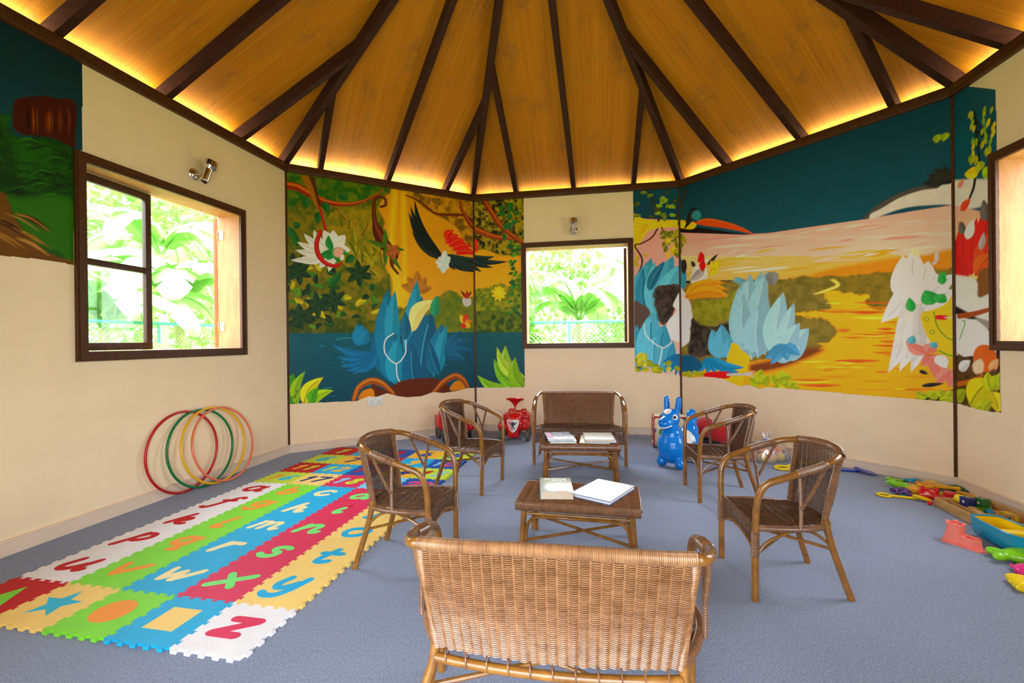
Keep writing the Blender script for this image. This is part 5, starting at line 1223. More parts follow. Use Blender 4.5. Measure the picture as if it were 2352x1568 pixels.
('R','L',(130,150,30),(2.462,2.802),(2.44,2.738),.0515,0,None),
('RR','X',[(-.048,3.195),(.395,2.914),(.403,2.62),(.4,1.739),(.416,.655),(.241,.648),(.025,.667),(-.08,.664)]),
('RR','G',(0,60,78),(0,82,96),[(-.144,3.453),(.523,3.052),(.512,2.06),(-.159,2.251)]),
('RR','G',(246,156,150),(250,196,120),[(-.159,2.281),(.512,2.084),(.507,1.573),(-.167,1.661)]),
('RR','P',(0,74,90),[(-.159,2.31),(.089,2.194),(.209,2.12),(.397,2.067),(.4,2.294),(-.156,2.487)],1,.0072,None,0),
('RR','S',(26,20,22),[(.217,2.837),(.231,2.644),(.254,2.463)],[.0093,.0093,.0085],None),
('RR','S',(26,20,22),[(.225,2.78),(.281,2.688),(.374,2.709)],[.0075,.0075,.0075],None),
('RR','S',(26,20,22),[(.229,2.698),(.296,2.629),(.389,2.652)],[.0075,.0075,.0075],None),
('RR','S',(26,20,22),[(.223,2.648),(.295,2.538),(.389,2.399)],[.0087,.0087,.0087],None),
('RR','L',(110,140,30),(.355,2.589),(.338,2.539),.026,0,None),
('RR','L',(180,164,60),(.191,2.568),(.199,2.506),.0277,0,None),
('RR','L',(110,140,30),(.315,2.542),(.298,2.491),.0268,0,None),
('RR','L',(150,150,40),(.301,2.63),(.313,2.568),.0274,0,None),
('RR','L',(110,140,30),(.198,2.638),(.198,2.579),.0283,0,None),
('RR','L',(180,164,60),(.33,2.726),(.316,2.676),.0266,0,None),
('RR','L',(180,164,60),(.277,2.6),(.274,2.544),.0272,0,None),
('RR','L',(180,164,60),(.207,2.749),(.197,2.695),.028,0,None),
('RR','L',(110,140,30),(.307,2.84),(.286,2.793),.0274,0,None),
('RR','L',(110,140,30),(.286,2.764),(.295,2.703),.0272,0,None),
('RR','L',(150,150,40),(.2,2.531),(.195,2.474),.0277,0,None),
('RR','L',(180,164,60),(.334,2.529),(.333,2.473),.0264,0,None),
('RR','L',(150,150,40),(.284,2.605),(.286,2.547),.0274,0,None),
('RR','L',(150,150,40),(.302,2.626),(.312,2.565),.027,0,None),
('RR','L',(150,150,40),(.313,2.529),(.316,2.471),.0268,0,None),
('RR','L',(110,140,30),(.303,2.652),(.317,2.589),.0274,0,None),
('RR','L',(110,140,30),(.173,2.543),(.148,2.493),.0281,0,None),
('RR','L',(150,150,40),(.177,2.869),(.15,2.822),.0282,0,None),
('RR','L',(180,164,60),(.383,2.64),(.369,2.59),.026,0,None),
('RR','L',(150,150,40),(.368,2.664),(.375,2.605),.0266,0,None),
('RR','L',(150,150,40),(.3,2.811),(.29,2.759),.0276,0,None),
('RR','L',(150,150,40),(.369,2.806),(.35,2.76),.0263,0,None),
('RR','L',(180,164,60),(.178,2.855),(.184,2.793),.0282,0,None),
('RR','L',(180,164,60),(.365,2.673),(.378,2.611),.0261,0,None),
('RR','L',(150,150,40),(.185,2.519),(.17,2.465),.0285,0,None),
('RR','L',(150,150,40),(.215,2.506),(.212,2.448),.0277,0,None),
('RR','L',(180,164,60),(.337,2.739),(.335,2.684),.0266,0,None),
('RR','L',(180,164,60),(.373,2.628),(.353,2.58),.0266,0,None),
('RR','L',(150,150,40),(.217,2.521),(.232,2.457),.0273,0,None),
('RR','L',(180,164,60),(.388,2.692),(.372,2.644),.0258,0,None),
('RR','L',(150,150,40),(.29,2.692),(.265,2.646),.0274,0,None),
('RR','L',(110,140,30),(.221,2.646),(.229,2.585),.0278,0,None),
('RR','L',(110,140,30),(.196,2.662),(.182,2.608),.0285,0,None),
('RR','L',(180,164,60),(.203,2.616),(.185,2.564),.0283,0,None),
('RR','L',(150,150,40),(.199,2.795),(.179,2.746),.028,0,None),
('RR','L',(150,150,40),(.185,2.777),(.175,2.722),.0291,0,None),
('RR','L',(150,150,40),(.185,2.858),(.188,2.798),.0282,0,None),
('RR','L',(110,140,30),(.298,2.7),(.299,2.643),.027,0,None),
('RR','L',(110,140,30),(.373,2.456),(.358,2.405),.0262,0,None),
('RR','L',(150,150,40),(.336,2.546),(.349,2.484),.0264,0,None),
('RR','L',(206,180,50),(.245,2.387),(.109,2.422),.0898,0,None),
('RR','L',(150,160,40),(.261,2.394),(.246,2.466),.0898,0,None),
('RR','L',(140,170,30),(.277,2.35),(.355,2.373),.0904,0,None),
('RR','P',(206,202,196),[(-.058,2.409),(.109,2.381),(.26,2.332),(.37,2.279),(.368,2.127),(.258,2.132),(.158,2.147),(.034,2.203),(-.06,2.237)],1,.0086,None,0),
('RR','S',(26,22,24),[(.211,2.348),(.194,2.285),(.159,2.228)],[.0124,.0124,.0108],None),
('RR','L',(240,130,110),(.045,2.34),(.109,2.388),.0495,0,None),
('RR','L',(226,72,50),(.07,2.158),(.168,2.219),.0719,0,None),
('RR','L',(206,30,24),(.135,1.635),(.087,2.07),.1991,.05,(140,14,14)),
('RR','L',(196,26,22),(.169,1.644),(.225,2.062),.1378,.05,(140,14,14)),
('RR','L',(190,30,24),(.1,1.64),(.03,1.832),.1426,.05,(140,14,14)),
('RR','L',(200,28,24),(.286,1.733),(.353,2.157),.1872,.05,(140,14,14)),
('RR','L',(226,70,30),(.269,1.683),(.35,1.927),.2044,.05,(140,14,14)),
('RR','L',(230,90,30),(.203,1.64),(.349,1.773),.166,.05,(140,14,14)),
('RR','L',(232,226,210),(.129,1.923),(.191,2.057),.094,0,None),
('RR','L',(80,78,76),(.095,1.972),(.06,2.077),.0703,0,None),
('RR','L',(84,80,78),(.305,2.015),(.283,2.178),.0871,0,None),
('RR','L',(150,146,150),(.255,1.817),(.288,1.941),.0586,0,None),
('RR','P',(120,74,30),[(.219,1.571),(.236,1.662),(.301,1.685),(.378,1.666),(.376,1.489),(.251,1.481),(.222,1.517)],1,.006,None,0),
('RR','P',(214,210,204),[(-.067,1.662),(.117,1.644),(.219,1.597),(.234,1.476),(.376,1.489),(.374,1.285),(.249,1.316),(.025,1.425),(-.07,1.446)],1,.0084,None,0),
('RR','P',(236,232,222),[(-.071,1.359),(.131,1.321),(.265,1.289),(.372,1.133),(.356,1.056),(.196,1.05),(-.075,1.048)],1,.0084,None,0),
('RR','P',(140,134,128),[(.199,1.325),(.359,1.286),(.358,1.222)],1,.0061,None,0),
('RR','S',(150,70,30),[(.042,1.346),(.2,1.359),(.337,1.383)],[.0195,.0195,.015],None),
('RR','S',(50,140,60),[(.049,1.171),(.104,1.295),(.078,1.31)],[.0047,.0047,.0047],None),
('RR','P',(196,96,30),[(.179,1.05),(.214,1.111),(.279,1.132),(.357,1.107),(.386,1.031),(.355,.94),(.276,.909),(.195,.943)],1,.0061,None,0),
('RR','P',(236,190,160),[(.17,.982),(.245,1.025),(.277,.974),(.244,.906),(.178,.915)],1,.0061,None,0),
('RR','L',(230,150,110),(.324,.938),(.401,1.032),.0713,0,None),
('RR','M',(50,36,18),(84,56,24),[(-.075,1.027),(.128,1.034),(.195,.916),(.429,.945),(.426,.645),(-.08,.664)],12,41),
('RR','S',(170,90,30),[(.026,.819),(.177,.861),(.26,.908)],[.0183,.0168,.0107],None),
('RR','L',(196,194,196),(.037,.933),(.153,1.008),.0813,0,None),
('RR','L',(176,168,44),(.141,.666),(.354,.876),.2148,.1,(96,104,20)),
('RR','L',(160,164,40),(.338,.798),(.308,.937),.1123,.1,(96,104,20)),
('RR','L',(150,160,36),(.353,.812),(.429,.92),.1,.1,(96,104,20)),
('RR','L',(186,170,50),(.338,.798),(.397,.652),.1263,.1,(96,104,20)),
('RR','L',(130,140,30),(.015,.677),(.107,.786),.098,.1,(96,104,20)),
('RR','L',(160,160,40),(.191,.647),(.337,.694),.092,.1,(96,104,20)),
('RR','L',(140,150,34),(.257,.63),(.353,.735),.073,.1,(96,104,20)),
('RR','L',(140,160,30),(.414,.831),(.422,.945),.0813,.1,(96,104,20)),
('L','X',[(.075,3.124),(.237,3.073),(.659,3.062),(.653,2.485),(.608,2.468),(.591,1.719),(.507,1.723),(.358,1.721),(.222,1.713),(.061,1.711)]),
('L','G',(0,34,44),(0,66,78),[(.002,3.109),(.704,3.258),(.694,2.47),(-.006,2.295)]),
('L','M',(30,84,16),(14,48,12),[(-.005,2.437),(.231,2.526),(.284,2.535),(.3,2.429),(.608,2.462),(.605,1.701),(-.012,1.687)],7,51),
('L','S',(16,56,14),[(.435,2.262),(.496,2.309),(.571,2.306)],[.0012,.0067,.0012],None),
('L','S',(8,30,10),[(.229,2.057),(.282,2.096),(.346,2.088)],[.001,.0037,.001],None),
('L','S',(8,30,10),[(.553,2.158),(.62,2.204),(.701,2.199)],[.0012,.0033,.0012],None),
('L','S',(8,30,10),[(.345,2.215),(.402,2.259),(.472,2.255)],[.0011,.0054,.0011],None),
('L','S',(16,56,14),[(.279,2.144),(.334,2.186),(.401,2.18)],[.0011,.004,.0011],None),
('L','S',(16,56,14),[(.217,2.194),(.27,2.236),(.333,2.232)],[.0011,.0053,.0011],None),
('L','S',(8,30,10),[(.286,2.154),(.341,2.196),(.408,2.191)],[.0011,.0028,.0011],None),
('L','S',(40,104,20),[(.547,2.146),(.613,2.192),(.694,2.186)],[.0012,.0035,.0012],None),
('L','S',(16,56,14),[(.201,2.302),(.253,2.345),(.316,2.344)],[.001,.0028,.001],None),
('L','S',(8,30,10),[(.302,2.364),(.358,2.411),(.426,2.41)],[.0011,.0026,.0011],None),
('L','S',(40,104,20),[(.438,2.337),(.5,2.385),(.575,2.384)],[.0012,.0043,.0012],None),
('L','S',(16,56,14),[(.226,2.232),(.279,2.274),(.343,2.271)],[.001,.0035,.001],None),
('L','S',(8,30,10),[(.41,2.223),(.471,2.268),(.544,2.264)],[.0011,.0036,.0011],None),
('L','S',(8,30,10),[(.445,2.164),(.507,2.209),(.582,2.203)],[.0012,.0067,.0012],None),
('L','S',(40,104,20),[(.309,2.2),(.365,2.244),(.433,2.239)],[.0011,.0027,.0011],None),
('L','S',(40,104,20),[(.269,2.1),(.324,2.141),(.39,2.134)],[.001,.0028,.001],None),
('L','S',(8,30,10),[(.338,2.354),(.395,2.401),(.464,2.401)],[.0011,.0046,.0011],None),
('L','S',(16,56,14),[(.274,2.242),(.329,2.285),(.395,2.282)],[.0011,.0047,.0011],None),
('L','S',(16,56,14),[(.556,2.258),(.623,2.307),(.705,2.304)],[.0013,.0039,.0013],None),
('L','S',(16,56,14),[(.291,2.197),(.346,2.24),(.413,2.236)],[.0011,.0056,.0011],None),
('L','S',(8,30,10),[(.541,2.209),(.608,2.256),(.688,2.252)],[.0012,.0048,.0012],None),
('L','S',(16,56,14),[(.196,2.243),(.248,2.285),(.311,2.282)],[.001,.0042,.001],None),
('L','S',(16,56,14),[(.314,2.255),(.371,2.299),(.439,2.297)],[.0011,.0062,.0011],None),
('L','S',(16,56,14),[(.557,2.221),(.624,2.268),(.705,2.264)],[.0012,.0038,.0012],None),
('L','S',(16,56,14),[(.435,2.312),(.497,2.359),(.571,2.358)],[.0012,.0037,.0012],None),
('L','S',(16,56,14),[(.518,2.185),(.584,2.231),(.663,2.226)],[.0012,.0047,.0012],None),
('L','S',(8,30,10),[(.362,2.427),(.421,2.476),(.492,2.478)],[.0011,.0036,.0011],None),
('L','S',(40,104,20),[(.414,2.103),(.475,2.146),(.549,2.139)],[.0012,.0062,.0012],None),
('L','S',(8,30,10),[(.483,2.132),(.547,2.176),(.624,2.17)],[.0012,.0029,.0012],None),
('L','S',(16,56,14),[(.476,2.324),(.539,2.372),(.616,2.371)],[.0012,.0033,.0012],None),
('L','S',(40,104,20),[(.297,2.357),(.352,2.403),(.42,2.403)],[.0011,.0031,.0011],None),
('L','S',(16,56,14),[(.266,2.191),(.32,2.233),(.386,2.229)],[.0011,.0057,.0011],None),
('L','S',(16,56,14),[(.385,2.433),(.445,2.482),(.517,2.484)],[.0011,.0048,.0011],None),
('L','S',(40,104,20),[(.368,2.156),(.427,2.199),(.498,2.194)],[.0011,.0061,.0011],None),
('L','S',(40,104,20),[(.302,2.393),(.358,2.44),(.426,2.44)],[.0011,.0064,.0011],None),
('L','S',(8,30,10),[(.251,2.071),(.304,2.11),(.369,2.103)],[.0011,.0054,.0011],None),
('L','S',(16,56,14),[(.495,2.221),(.56,2.268),(.638,2.264)],[.0012,.006,.0012],None),
('L','S',(8,30,10),[(.497,2.192),(.561,2.238),(.639,2.233)],[.0012,.0029,.0012],None),
('L','S',(8,30,10),[(.382,2.383),(.441,2.431),(.513,2.431)],[.0011,.0047,.0011],None),
('L','S',(8,30,10),[(.426,2.231),(.487,2.277),(.561,2.273)],[.0012,.0062,.0012],None),
('L','S',(40,104,20),[(.37,2.231),(.429,2.276),(.5,2.272)],[.0011,.0045,.0011],None),
('L','S',(8,30,10),[(.306,2.133),(.362,2.175),(.43,2.169)],[.0011,.0024,.0011],None),
('L','S',(8,30,10),[(.196,2.207),(.248,2.249),(.31,2.245)],[.001,.0038,.001],None),
('L','S',(16,56,14),[(.227,2.183),(.28,2.225),(.344,2.22)],[.001,.0054,.001],None),
('L','S',(8,30,10),[(.393,2.12),(.453,2.163),(.525,2.157)],[.0011,.0033,.0011],None),
('L','S',(40,104,20),[(.566,2.315),(.633,2.365),(.715,2.364)],[.0013,.0074,.0013],None),
('L','S',(8,30,10),[(.347,2.163),(.405,2.206),(.475,2.201)],[.0011,.0065,.0011],None),
('L','S',(16,56,14),[(.421,2.156),(.482,2.2),(.556,2.195)],[.0012,.0043,.0012],None),
('L','S',(16,56,14),[(.364,2.142),(.423,2.185),(.494,2.179)],[.0011,.004,.0011],None),
('L','S',(16,56,14),[(.213,2.203),(.265,2.245),(.328,2.241)],[.001,.0033,.001],None),
('L','P',(44,100,20),[(.243,2.058),(.333,2.074),(.47,2.128),(.604,2.106),(.591,1.711),(.508,1.784),(.359,1.838),(.295,1.938)],1,.0205,None,0),
('L','P',(104,66,22),[(-.008,2.092),(.226,2.081),(.261,2.041),(.286,1.958),(.35,1.859),(.456,1.774),(.591,1.716),(-.013,1.586)],1,.0044,None,0),
('L','S',(180,130,70),[(.197,1.926),(.266,1.91),(.347,1.861)],[.001,.0083,.001],None),
('L','S',(180,130,70),[(.261,1.89),(.333,1.873),(.418,1.821)],[.0011,.0069,.0011],None),
('L','S',(180,130,70),[(.295,1.971),(.369,1.956),(.457,1.906)],[.0011,.0074,.0011],None),
('L','S',(180,130,70),[(.248,1.962),(.32,1.947),(.405,1.898)],[.001,.004,.001],None),
('L','S',(150,104,50),[(.161,1.839),(.228,1.821),(.307,1.77)],[.001,.0083,.001],None),
('L','S',(180,130,70),[(.294,1.827),(.368,1.808),(.456,1.754)],[.0011,.0055,.0011],None),
('L','S',(60,32,8),[(.197,1.924),(.266,1.908),(.347,1.859)],[.001,.0092,.001],None),
('L','S',(150,104,50),[(.303,1.873),(.377,1.856),(.466,1.803)],[.0011,.0075,.0011],None),
('L','S',(60,32,8),[(.311,1.981),(.386,1.966),(.475,1.916)],[.0011,.0077,.0011],None),
('L','S',(150,104,50),[(.199,1.84),(.268,1.822),(.35,1.77)],[.001,.0053,.001],None),
('L','S',(180,130,70),[(.295,1.835),(.369,1.817),(.457,1.762)],[.0011,.0068,.0011],None),
('L','S',(150,104,50),[(.303,1.966),(.377,1.951),(.466,1.901)],[.0011,.0077,.0011],None),
('L','S',(60,32,8),[(.199,1.903),(.268,1.886),(.35,1.836)],[.001,.0069,.001],None),
('L','S',(60,32,8),[(.297,1.964),(.372,1.949),(.46,1.899)],[.0011,.0067,.0011],None),
('L','S',(150,104,50),[(.182,1.847),(.25,1.829),(.33,1.778)],[.001,.0089,.001],None),
('L','S',(150,104,50),[(.296,1.98),(.37,1.965),(.458,1.916)],[.0011,.0038,.0011],None),
('L','P',(62,20,8),[(.289,2.582),(.303,2.641),(.359,2.689),(.447,2.74),(.519,2.76),(.573,2.791),(.612,2.78),(.623,2.735),(.609,2.564),(.608,2.487),(.548,2.493),(.464,2.494),(.395,2.472),(.328,2.452),(.288,2.48)],1,.0032,None,0),
('L','S',(140,70,20),[(.48,2.669),(.483,2.606),(.48,2.519)],[.0012,.0041,.0012],None),
('L','S',(140,70,20),[(.403,2.644),(.406,2.57),(.403,2.486)],[.0011,.0027,.0011],None),
('L','S',(30,8,4),[(.36,2.621),(.363,2.55),(.361,2.467)],[.0011,.0065,.0011],None),
('L','S',(30,8,4),[(.486,2.698),(.489,2.608),(.486,2.522)],[.0012,.006,.0012],None),
('L','S',(110,50,14),[(.567,2.743),(.57,2.647),(.567,2.558)],[.0013,.0029,.0013],None),
('L','S',(30,8,4),[(.557,2.735),(.56,2.642),(.557,2.553)],[.0012,.0029,.0012],None),
('L','S',(110,50,14),[(.577,2.723),(.581,2.652),(.578,2.562)],[.0013,.0047,.0013],None),
('L','S',(110,50,14),[(.53,2.725),(.533,2.629),(.53,2.541)],[.0012,.0046,.0012],None),
('L','S',(110,50,14),[(.518,2.693),(.521,2.624),(.518,2.536)],[.0012,.0051,.0012],None),
('L','S',(140,70,20),[(.465,2.661),(.468,2.599),(.465,2.513)],[.0012,.0065,.0012],None),
('L','S',(110,50,14),[(.45,2.652),(.453,2.592),(.45,2.506)],[.0012,.0064,.0012],None),
('L','S',(110,50,14),[(.48,2.69),(.483,2.606),(.48,2.519)],[.0012,.0067,.0012],None),
('L','S',(140,70,20),[(.384,2.646),(.387,2.56),(.384,2.477)],[.0011,.0053,.0011],None),
('L','S',(30,8,4),[(.357,2.63),(.36,2.548),(.357,2.465)],[.0011,.0057,.0011],None)
]
# ------------------------------------------------------------------ wall painting (vertex colours on a fine grid)
PRES = 0.005
PGAIN = 1.25
prs = np.random.RandomState(3)
def vnoise(shape, x0, y0, scale, seed, octv=3):
    h, w = shape; out = np.zeros(shape); amp = 1; tot = 0
    for o in range(octv):
        rs = np.random.RandomState(seed * 7 + o); g = rs.rand(64, 64); s = scale * 2 ** o
        X = (x0 + np.arange(w) * PRES) * s; Y = (y0 + np.arange(h) * PRES) * s
        xi = np.floor(X).astype(int); yi = np.floor(Y).astype(int); fx = X - xi; fy = Y - yi
        fx = fx * fx * (3 - 2 * fx); fy = (fy * fy * (3 - 2 * fy))[:, None]
        a = g[np.ix_(yi % 64, xi % 64)]; b = g[np.ix_(yi % 64, (xi + 1) % 64)]; c = g[np.ix_((yi + 1) % 64, xi % 64)]; d = g[np.ix_((yi + 1) % 64, (xi + 1) % 64)]
        out += amp * ((a * (1 - fx) + b * fx) * (1 - fy) + (c * (1 - fx) + d * fx) * fy); tot += amp; amp *= .6
    return out / tot
class Canvas:
    def __init__(s, lo, hi):
        s.u0, s.v0 = lo; s.w = int((hi[0] - lo[0]) / PRES) + 2; s.h = int((hi[1] - lo[1]) / PRES) + 2
        s.im = np.zeros((s.h, s.w, 3)); s.mask = None
    def win(s, lo, hi):
        a = max(0, int((lo[0] - s.u0) / PRES) - 1); b = min(s.w, int((hi[0] - s.u0) / PRES) + 2)
        c = max(0, int((lo[1] - s.v0) / PRES) - 1); d = min(s.h, int((hi[1] - s.v0) / PRES) + 2)
        return a, b, c, d
    def sdf(s, poly, pad):
        lo = poly.min(0) - pad; hi = poly.max(0) + pad; a, b, c, d = s.win(lo, hi)
        if b <= a or d <= c: return None
        X = s.u0 + np.arange(a, b) * PRES; Y = s.v0 + np.arange(c, d) * PRES
        px, py = np.meshgrid(X, Y); ins = np.zeros(px.shape, bool); dm = np.full(px.shape, 1e9)
        n = len(poly)
        for i in range(n):
            x1, y1 = poly[i]; x2, y2 = poly[(i + 1) % n]
            cond = (y1 > py) != (y2 > py)
            if y1 != y2: ins ^= cond & (px < (x2 - x1) * (py - y1) / (y2 - y1) + x1)
            dx, dy = x2 - x1, y2 - y1; L = dx * dx + dy * dy + 1e-12
            t = np.clip(((px - x1) * dx + (py - y1) * dy) / L, 0, 1)
            dm = np.minimum(dm, (px - x1 - t * dx) ** 2 + (py - y1 - t * dy) ** 2)
        dm = np.sqrt(dm); return (a, b, c, d), np.where(ins, dm, -dm), px, py
    def put(s, w, al, col):
        a, b, c, d = w; s.im[c:d, a:b] = s.im[c:d, a:b] * (1 - al[..., None]) + al[..., None] * col
    def poly(s, pts, col, smooth, soft):
        P = np.array(pts); P = catmull(P, 5, True) if smooth else P
        soft = max(soft, .003); r = s.sdf(P, soft)
        if r is None: return
        w, sd, px, py = r; al = np.clip(.5 + sd / (2 * soft), 0, 1)
        br = 1 + .14 * (vnoise(sd.shape, px[0, 0] * 3, py[0, 0] * 3, 22, 5, 2) - .5)
        s.put(w, al, col * br[..., None])
    def run(s, o):
        k = o[1]
        if k == 'P': s.poly(o[3], np.array(lin(o[2])), o[4], o[5])
        elif k == 'G':
            P = np.array(o[4]); r = s.sdf(P, .004)
            if r is None: return
            w, sd, px, py = r; t = np.clip((py - P[:, 1].min()) / (np.ptp(P[:, 1]) + 1e-6), 0, 1)[..., None]
            br = (1 + .2 * (vnoise(sd.shape, px[0, 0], py[0, 0], 7, 9) - .5))[..., None]
            s.put(w, np.clip(.5 + sd / .006, 0, 1), (np.array(lin(o[2])) * t + np.array(lin(o[3])) * (1 - t)) * br)
        elif k == 'M':
            r = s.sdf(catmull(np.array(o[4]), 5, True), .03)
            if r is None: return
            w, sd, px, py = r; n = vnoise(sd.shape, px[0, 0], py[0, 0], o[5] * 1.6, o[6] + 20, 4)
            t = np.clip((n - .36) / .28, 0, 1)[..., None]
            s.put(w, np.clip(.5 + (sd + (n - .5) * .05) / .02, 0, 1), np.array(lin(o[2])) * (1 - t) + np.array(lin(o[3])) * t)
        elif k == 'S':
            P = np.array(o[3]); W = np.array(o[4]); q = catmull(np.c_[P, W], 6) if len(P) > 2 else np.c_[P, W]
            for col, f, sh in ((lin(o[2]), 1, 0),) + (((lin(o[5])), .35, .35),) if o[5] else ((lin(o[2]), 1, 0),):
                lo = q[:, :2].min(0) - q[:, 2].max() - .01; hi = q[:, :2].max(0) + q[:, 2].max() + .01
                a, b, c, d = s.win(lo, hi)
                if b <= a or d <= c: return
                px, py = np.meshgrid(s.u0 + np.arange(a, b) * PRES, s.v0 + np.arange(c, d) * PRES); best = np.full(px.shape, -1e9)
                for i in range(len(q) - 1):
                    x1, y1, w1 = q[i]; x2, y2, w2 = q[i + 1]; y1 = y1 + sh * w1; y2 = y2 + sh * w2; dx, dy = x2 - x1, y2 - y1
                    t = np.clip(((px - x1) * dx + (py - y1) * dy) / (dx * dx + dy * dy + 1e-12), 0, 1)
                    best = np.maximum(best, f * (w1 + t * (w2 - w1)) - np.hypot(px - x1 - t * dx, py - y1 - t * dy))
                s.put((a, b, c, d), np.clip(.5 + best / .005, 0, 1), np.array(col))
        elif k == 'L':
            b0 = np.array(o[3]); t0 = np.array(o[4]); w = o[5]; d = t0 - b0; L = np.hypot(*d) + 1e-9; d /= L; nn = np.array([-d[1], d[0]])
            x = np.linspace(0, 1, 12); hw = w / 2 * np.sin(PI * x ** .75) ** .85; bd = o[6] * L * np.sin(PI * x)
            mid = b0 + np.outer(x * L, d) + np.outer(bd, nn); up = mid + np.outer(hw, nn); dn = mid - np.outer(hw, nn); c = np.array(lin(o[2]))
            s.poly(np.concatenate([up, dn[::-1]]), c, 0, .002)
            if w > .02: s.poly(np.concatenate([up[1:-1], mid[1:-1][::-1]]), np.minimum(c * 1.28 + .01, .95), 0, .004)
            if o[7] and w > .02: s.run((0, 'S', o[7], [tuple(p) for p in mid[::3]], [max(.0016, w * .02)] * len(mid[::3]), None))
WALLS = {}
def wallframe(i):
    a = CORN[i]; b = CORN[(i + 1) % 8]; d = b - a
    return a, d.length, math.atan2(d.y, d.x)
def build_mural(key, wi, name, label, parent):
    ops = [o for o in MURAL if o[0] == key]
    X = [o for o in ops if o[1] == 'X'][0]; P = np.array(X[2]); a, L, ang = wallframe(wi)
    lo = P.min(0); hi = P.max(0); lo[0] = max(lo[0], .004); hi[0] = min(hi[0], L - .004); hi[1] = min(hi[1], H_TRIM)
    cv = Canvas(lo, hi)
    for o in ops:
        if o[1] != 'X': cv.run(o)
    r = Canvas(lo, hi).sdf(P, .02); w, sd, px, py = r
    mk = np.zeros((cv.h, cv.w), bool); mk[w[2]:w[3], w[0]:w[1]] = sd > 0
    gu = cv.u0 + np.arange(cv.w) * PRES; mk[:, (gu < .004) | (gu > L - .004)] = False
    fm = mk[:-1, :-1] & mk[1:, :-1] & mk[:-1, 1:] & mk[1:, 1:]
    ii, jj = np.nonzero(fm); idx = lambda i, j: i * cv.w + j
    Q = np.stack([idx(ii, jj), idx(ii, jj + 1), idx(ii + 1, jj + 1), idx(ii + 1, jj)], -1)
    used = np.unique(Q); re_ = np.zeros(cv.w * cv.h, int); re_[used] = np.arange(len(used)); Q = re_[Q]
    iy, ix = np.divmod(used, cv.w)
    V = np.stack([cv.u0 + ix * PRES, np.full(len(ix), -.0025), cv.v0 + iy * PRES], -1)
    V[:, 2] = np.minimum(V[:, 2], H_TRIM + .002)
    me = bpy.data.meshes.new(name)
    me.vertices.add(len(V)); me.vertices.foreach_set('co', V.ravel())
    me.loops.add(Q.size); me.loops.foreach_set('vertex_index', Q.ravel().astype(np.int32))
    me.polygons.add(len(Q)); me.polygons.foreach_set('loop_start', (np.arange(len(Q)) * 4).astype(np.int32))
    me.update(calc_edges=True)
    at = me.attributes.new('paint', 'FLOAT_COLOR', 'POINT')
    cc = cv.im.reshape(-1, 3)[used] * PGAIN * {'R': 1.15, 'RR': 1.15, 'B2': 1.12, 'L': .85}.get(key, 1); lu = cc.mean(1, keepdims=True); cc = lu + (cc - lu) * 1.15
    at.data.foreach_set('color', np.c_[np.clip(cc, .002, .92), np.ones(len(used))].ravel())
    o = obj(name, me, M['paint'], parent, sharp=0)
    o['label'] = label
    return o
N = NT('mural_paint'); at = N.n('ShaderNodeVertexColor'); at.layer_name = 'paint'
N.col(at.outputs['Color']); N.set(rough=.45, spec=.2); N.bump(N.noise(N.coord(), 90, 2), .08, .001); M['paint'] = N.m
# glass
N = NT('window_glass'); N.t.nodes.remove(N.b); tr = N.n('ShaderNodeBsdfTransparent'); tr.inputs[0].default_value = (.93, .97, .95, 1)
gl = N.n('ShaderNodeBsdfGlossy'); gl.inputs['Roughness'].default_value = .02; fz = N.n('ShaderNodeMath', operation='MULTIPLY_ADD'); lw = N.n('ShaderNodeLayerWeight'); pw = N.n('ShaderNodeMath', operation='POWER'); N.l(lw.outputs['Facing'], pw.inputs[0]); pw.inputs[1].default_value = 4; N.l(pw.outputs[0], fz.inputs[0]); fz.inputs[1].default_value = .8; fz.inputs[2].default_value = .03
mx = N.n('ShaderNodeMixShader'); N.l(fz.outputs[0], mx.inputs[0]); N.l(tr.outputs[0], mx.inputs[1]); N.l(gl.outputs[0], mx.inputs[2]); N.l(mx.outputs[0], N.t.nodes['Material Output'].inputs['Surface']); M['glass'] = N.m

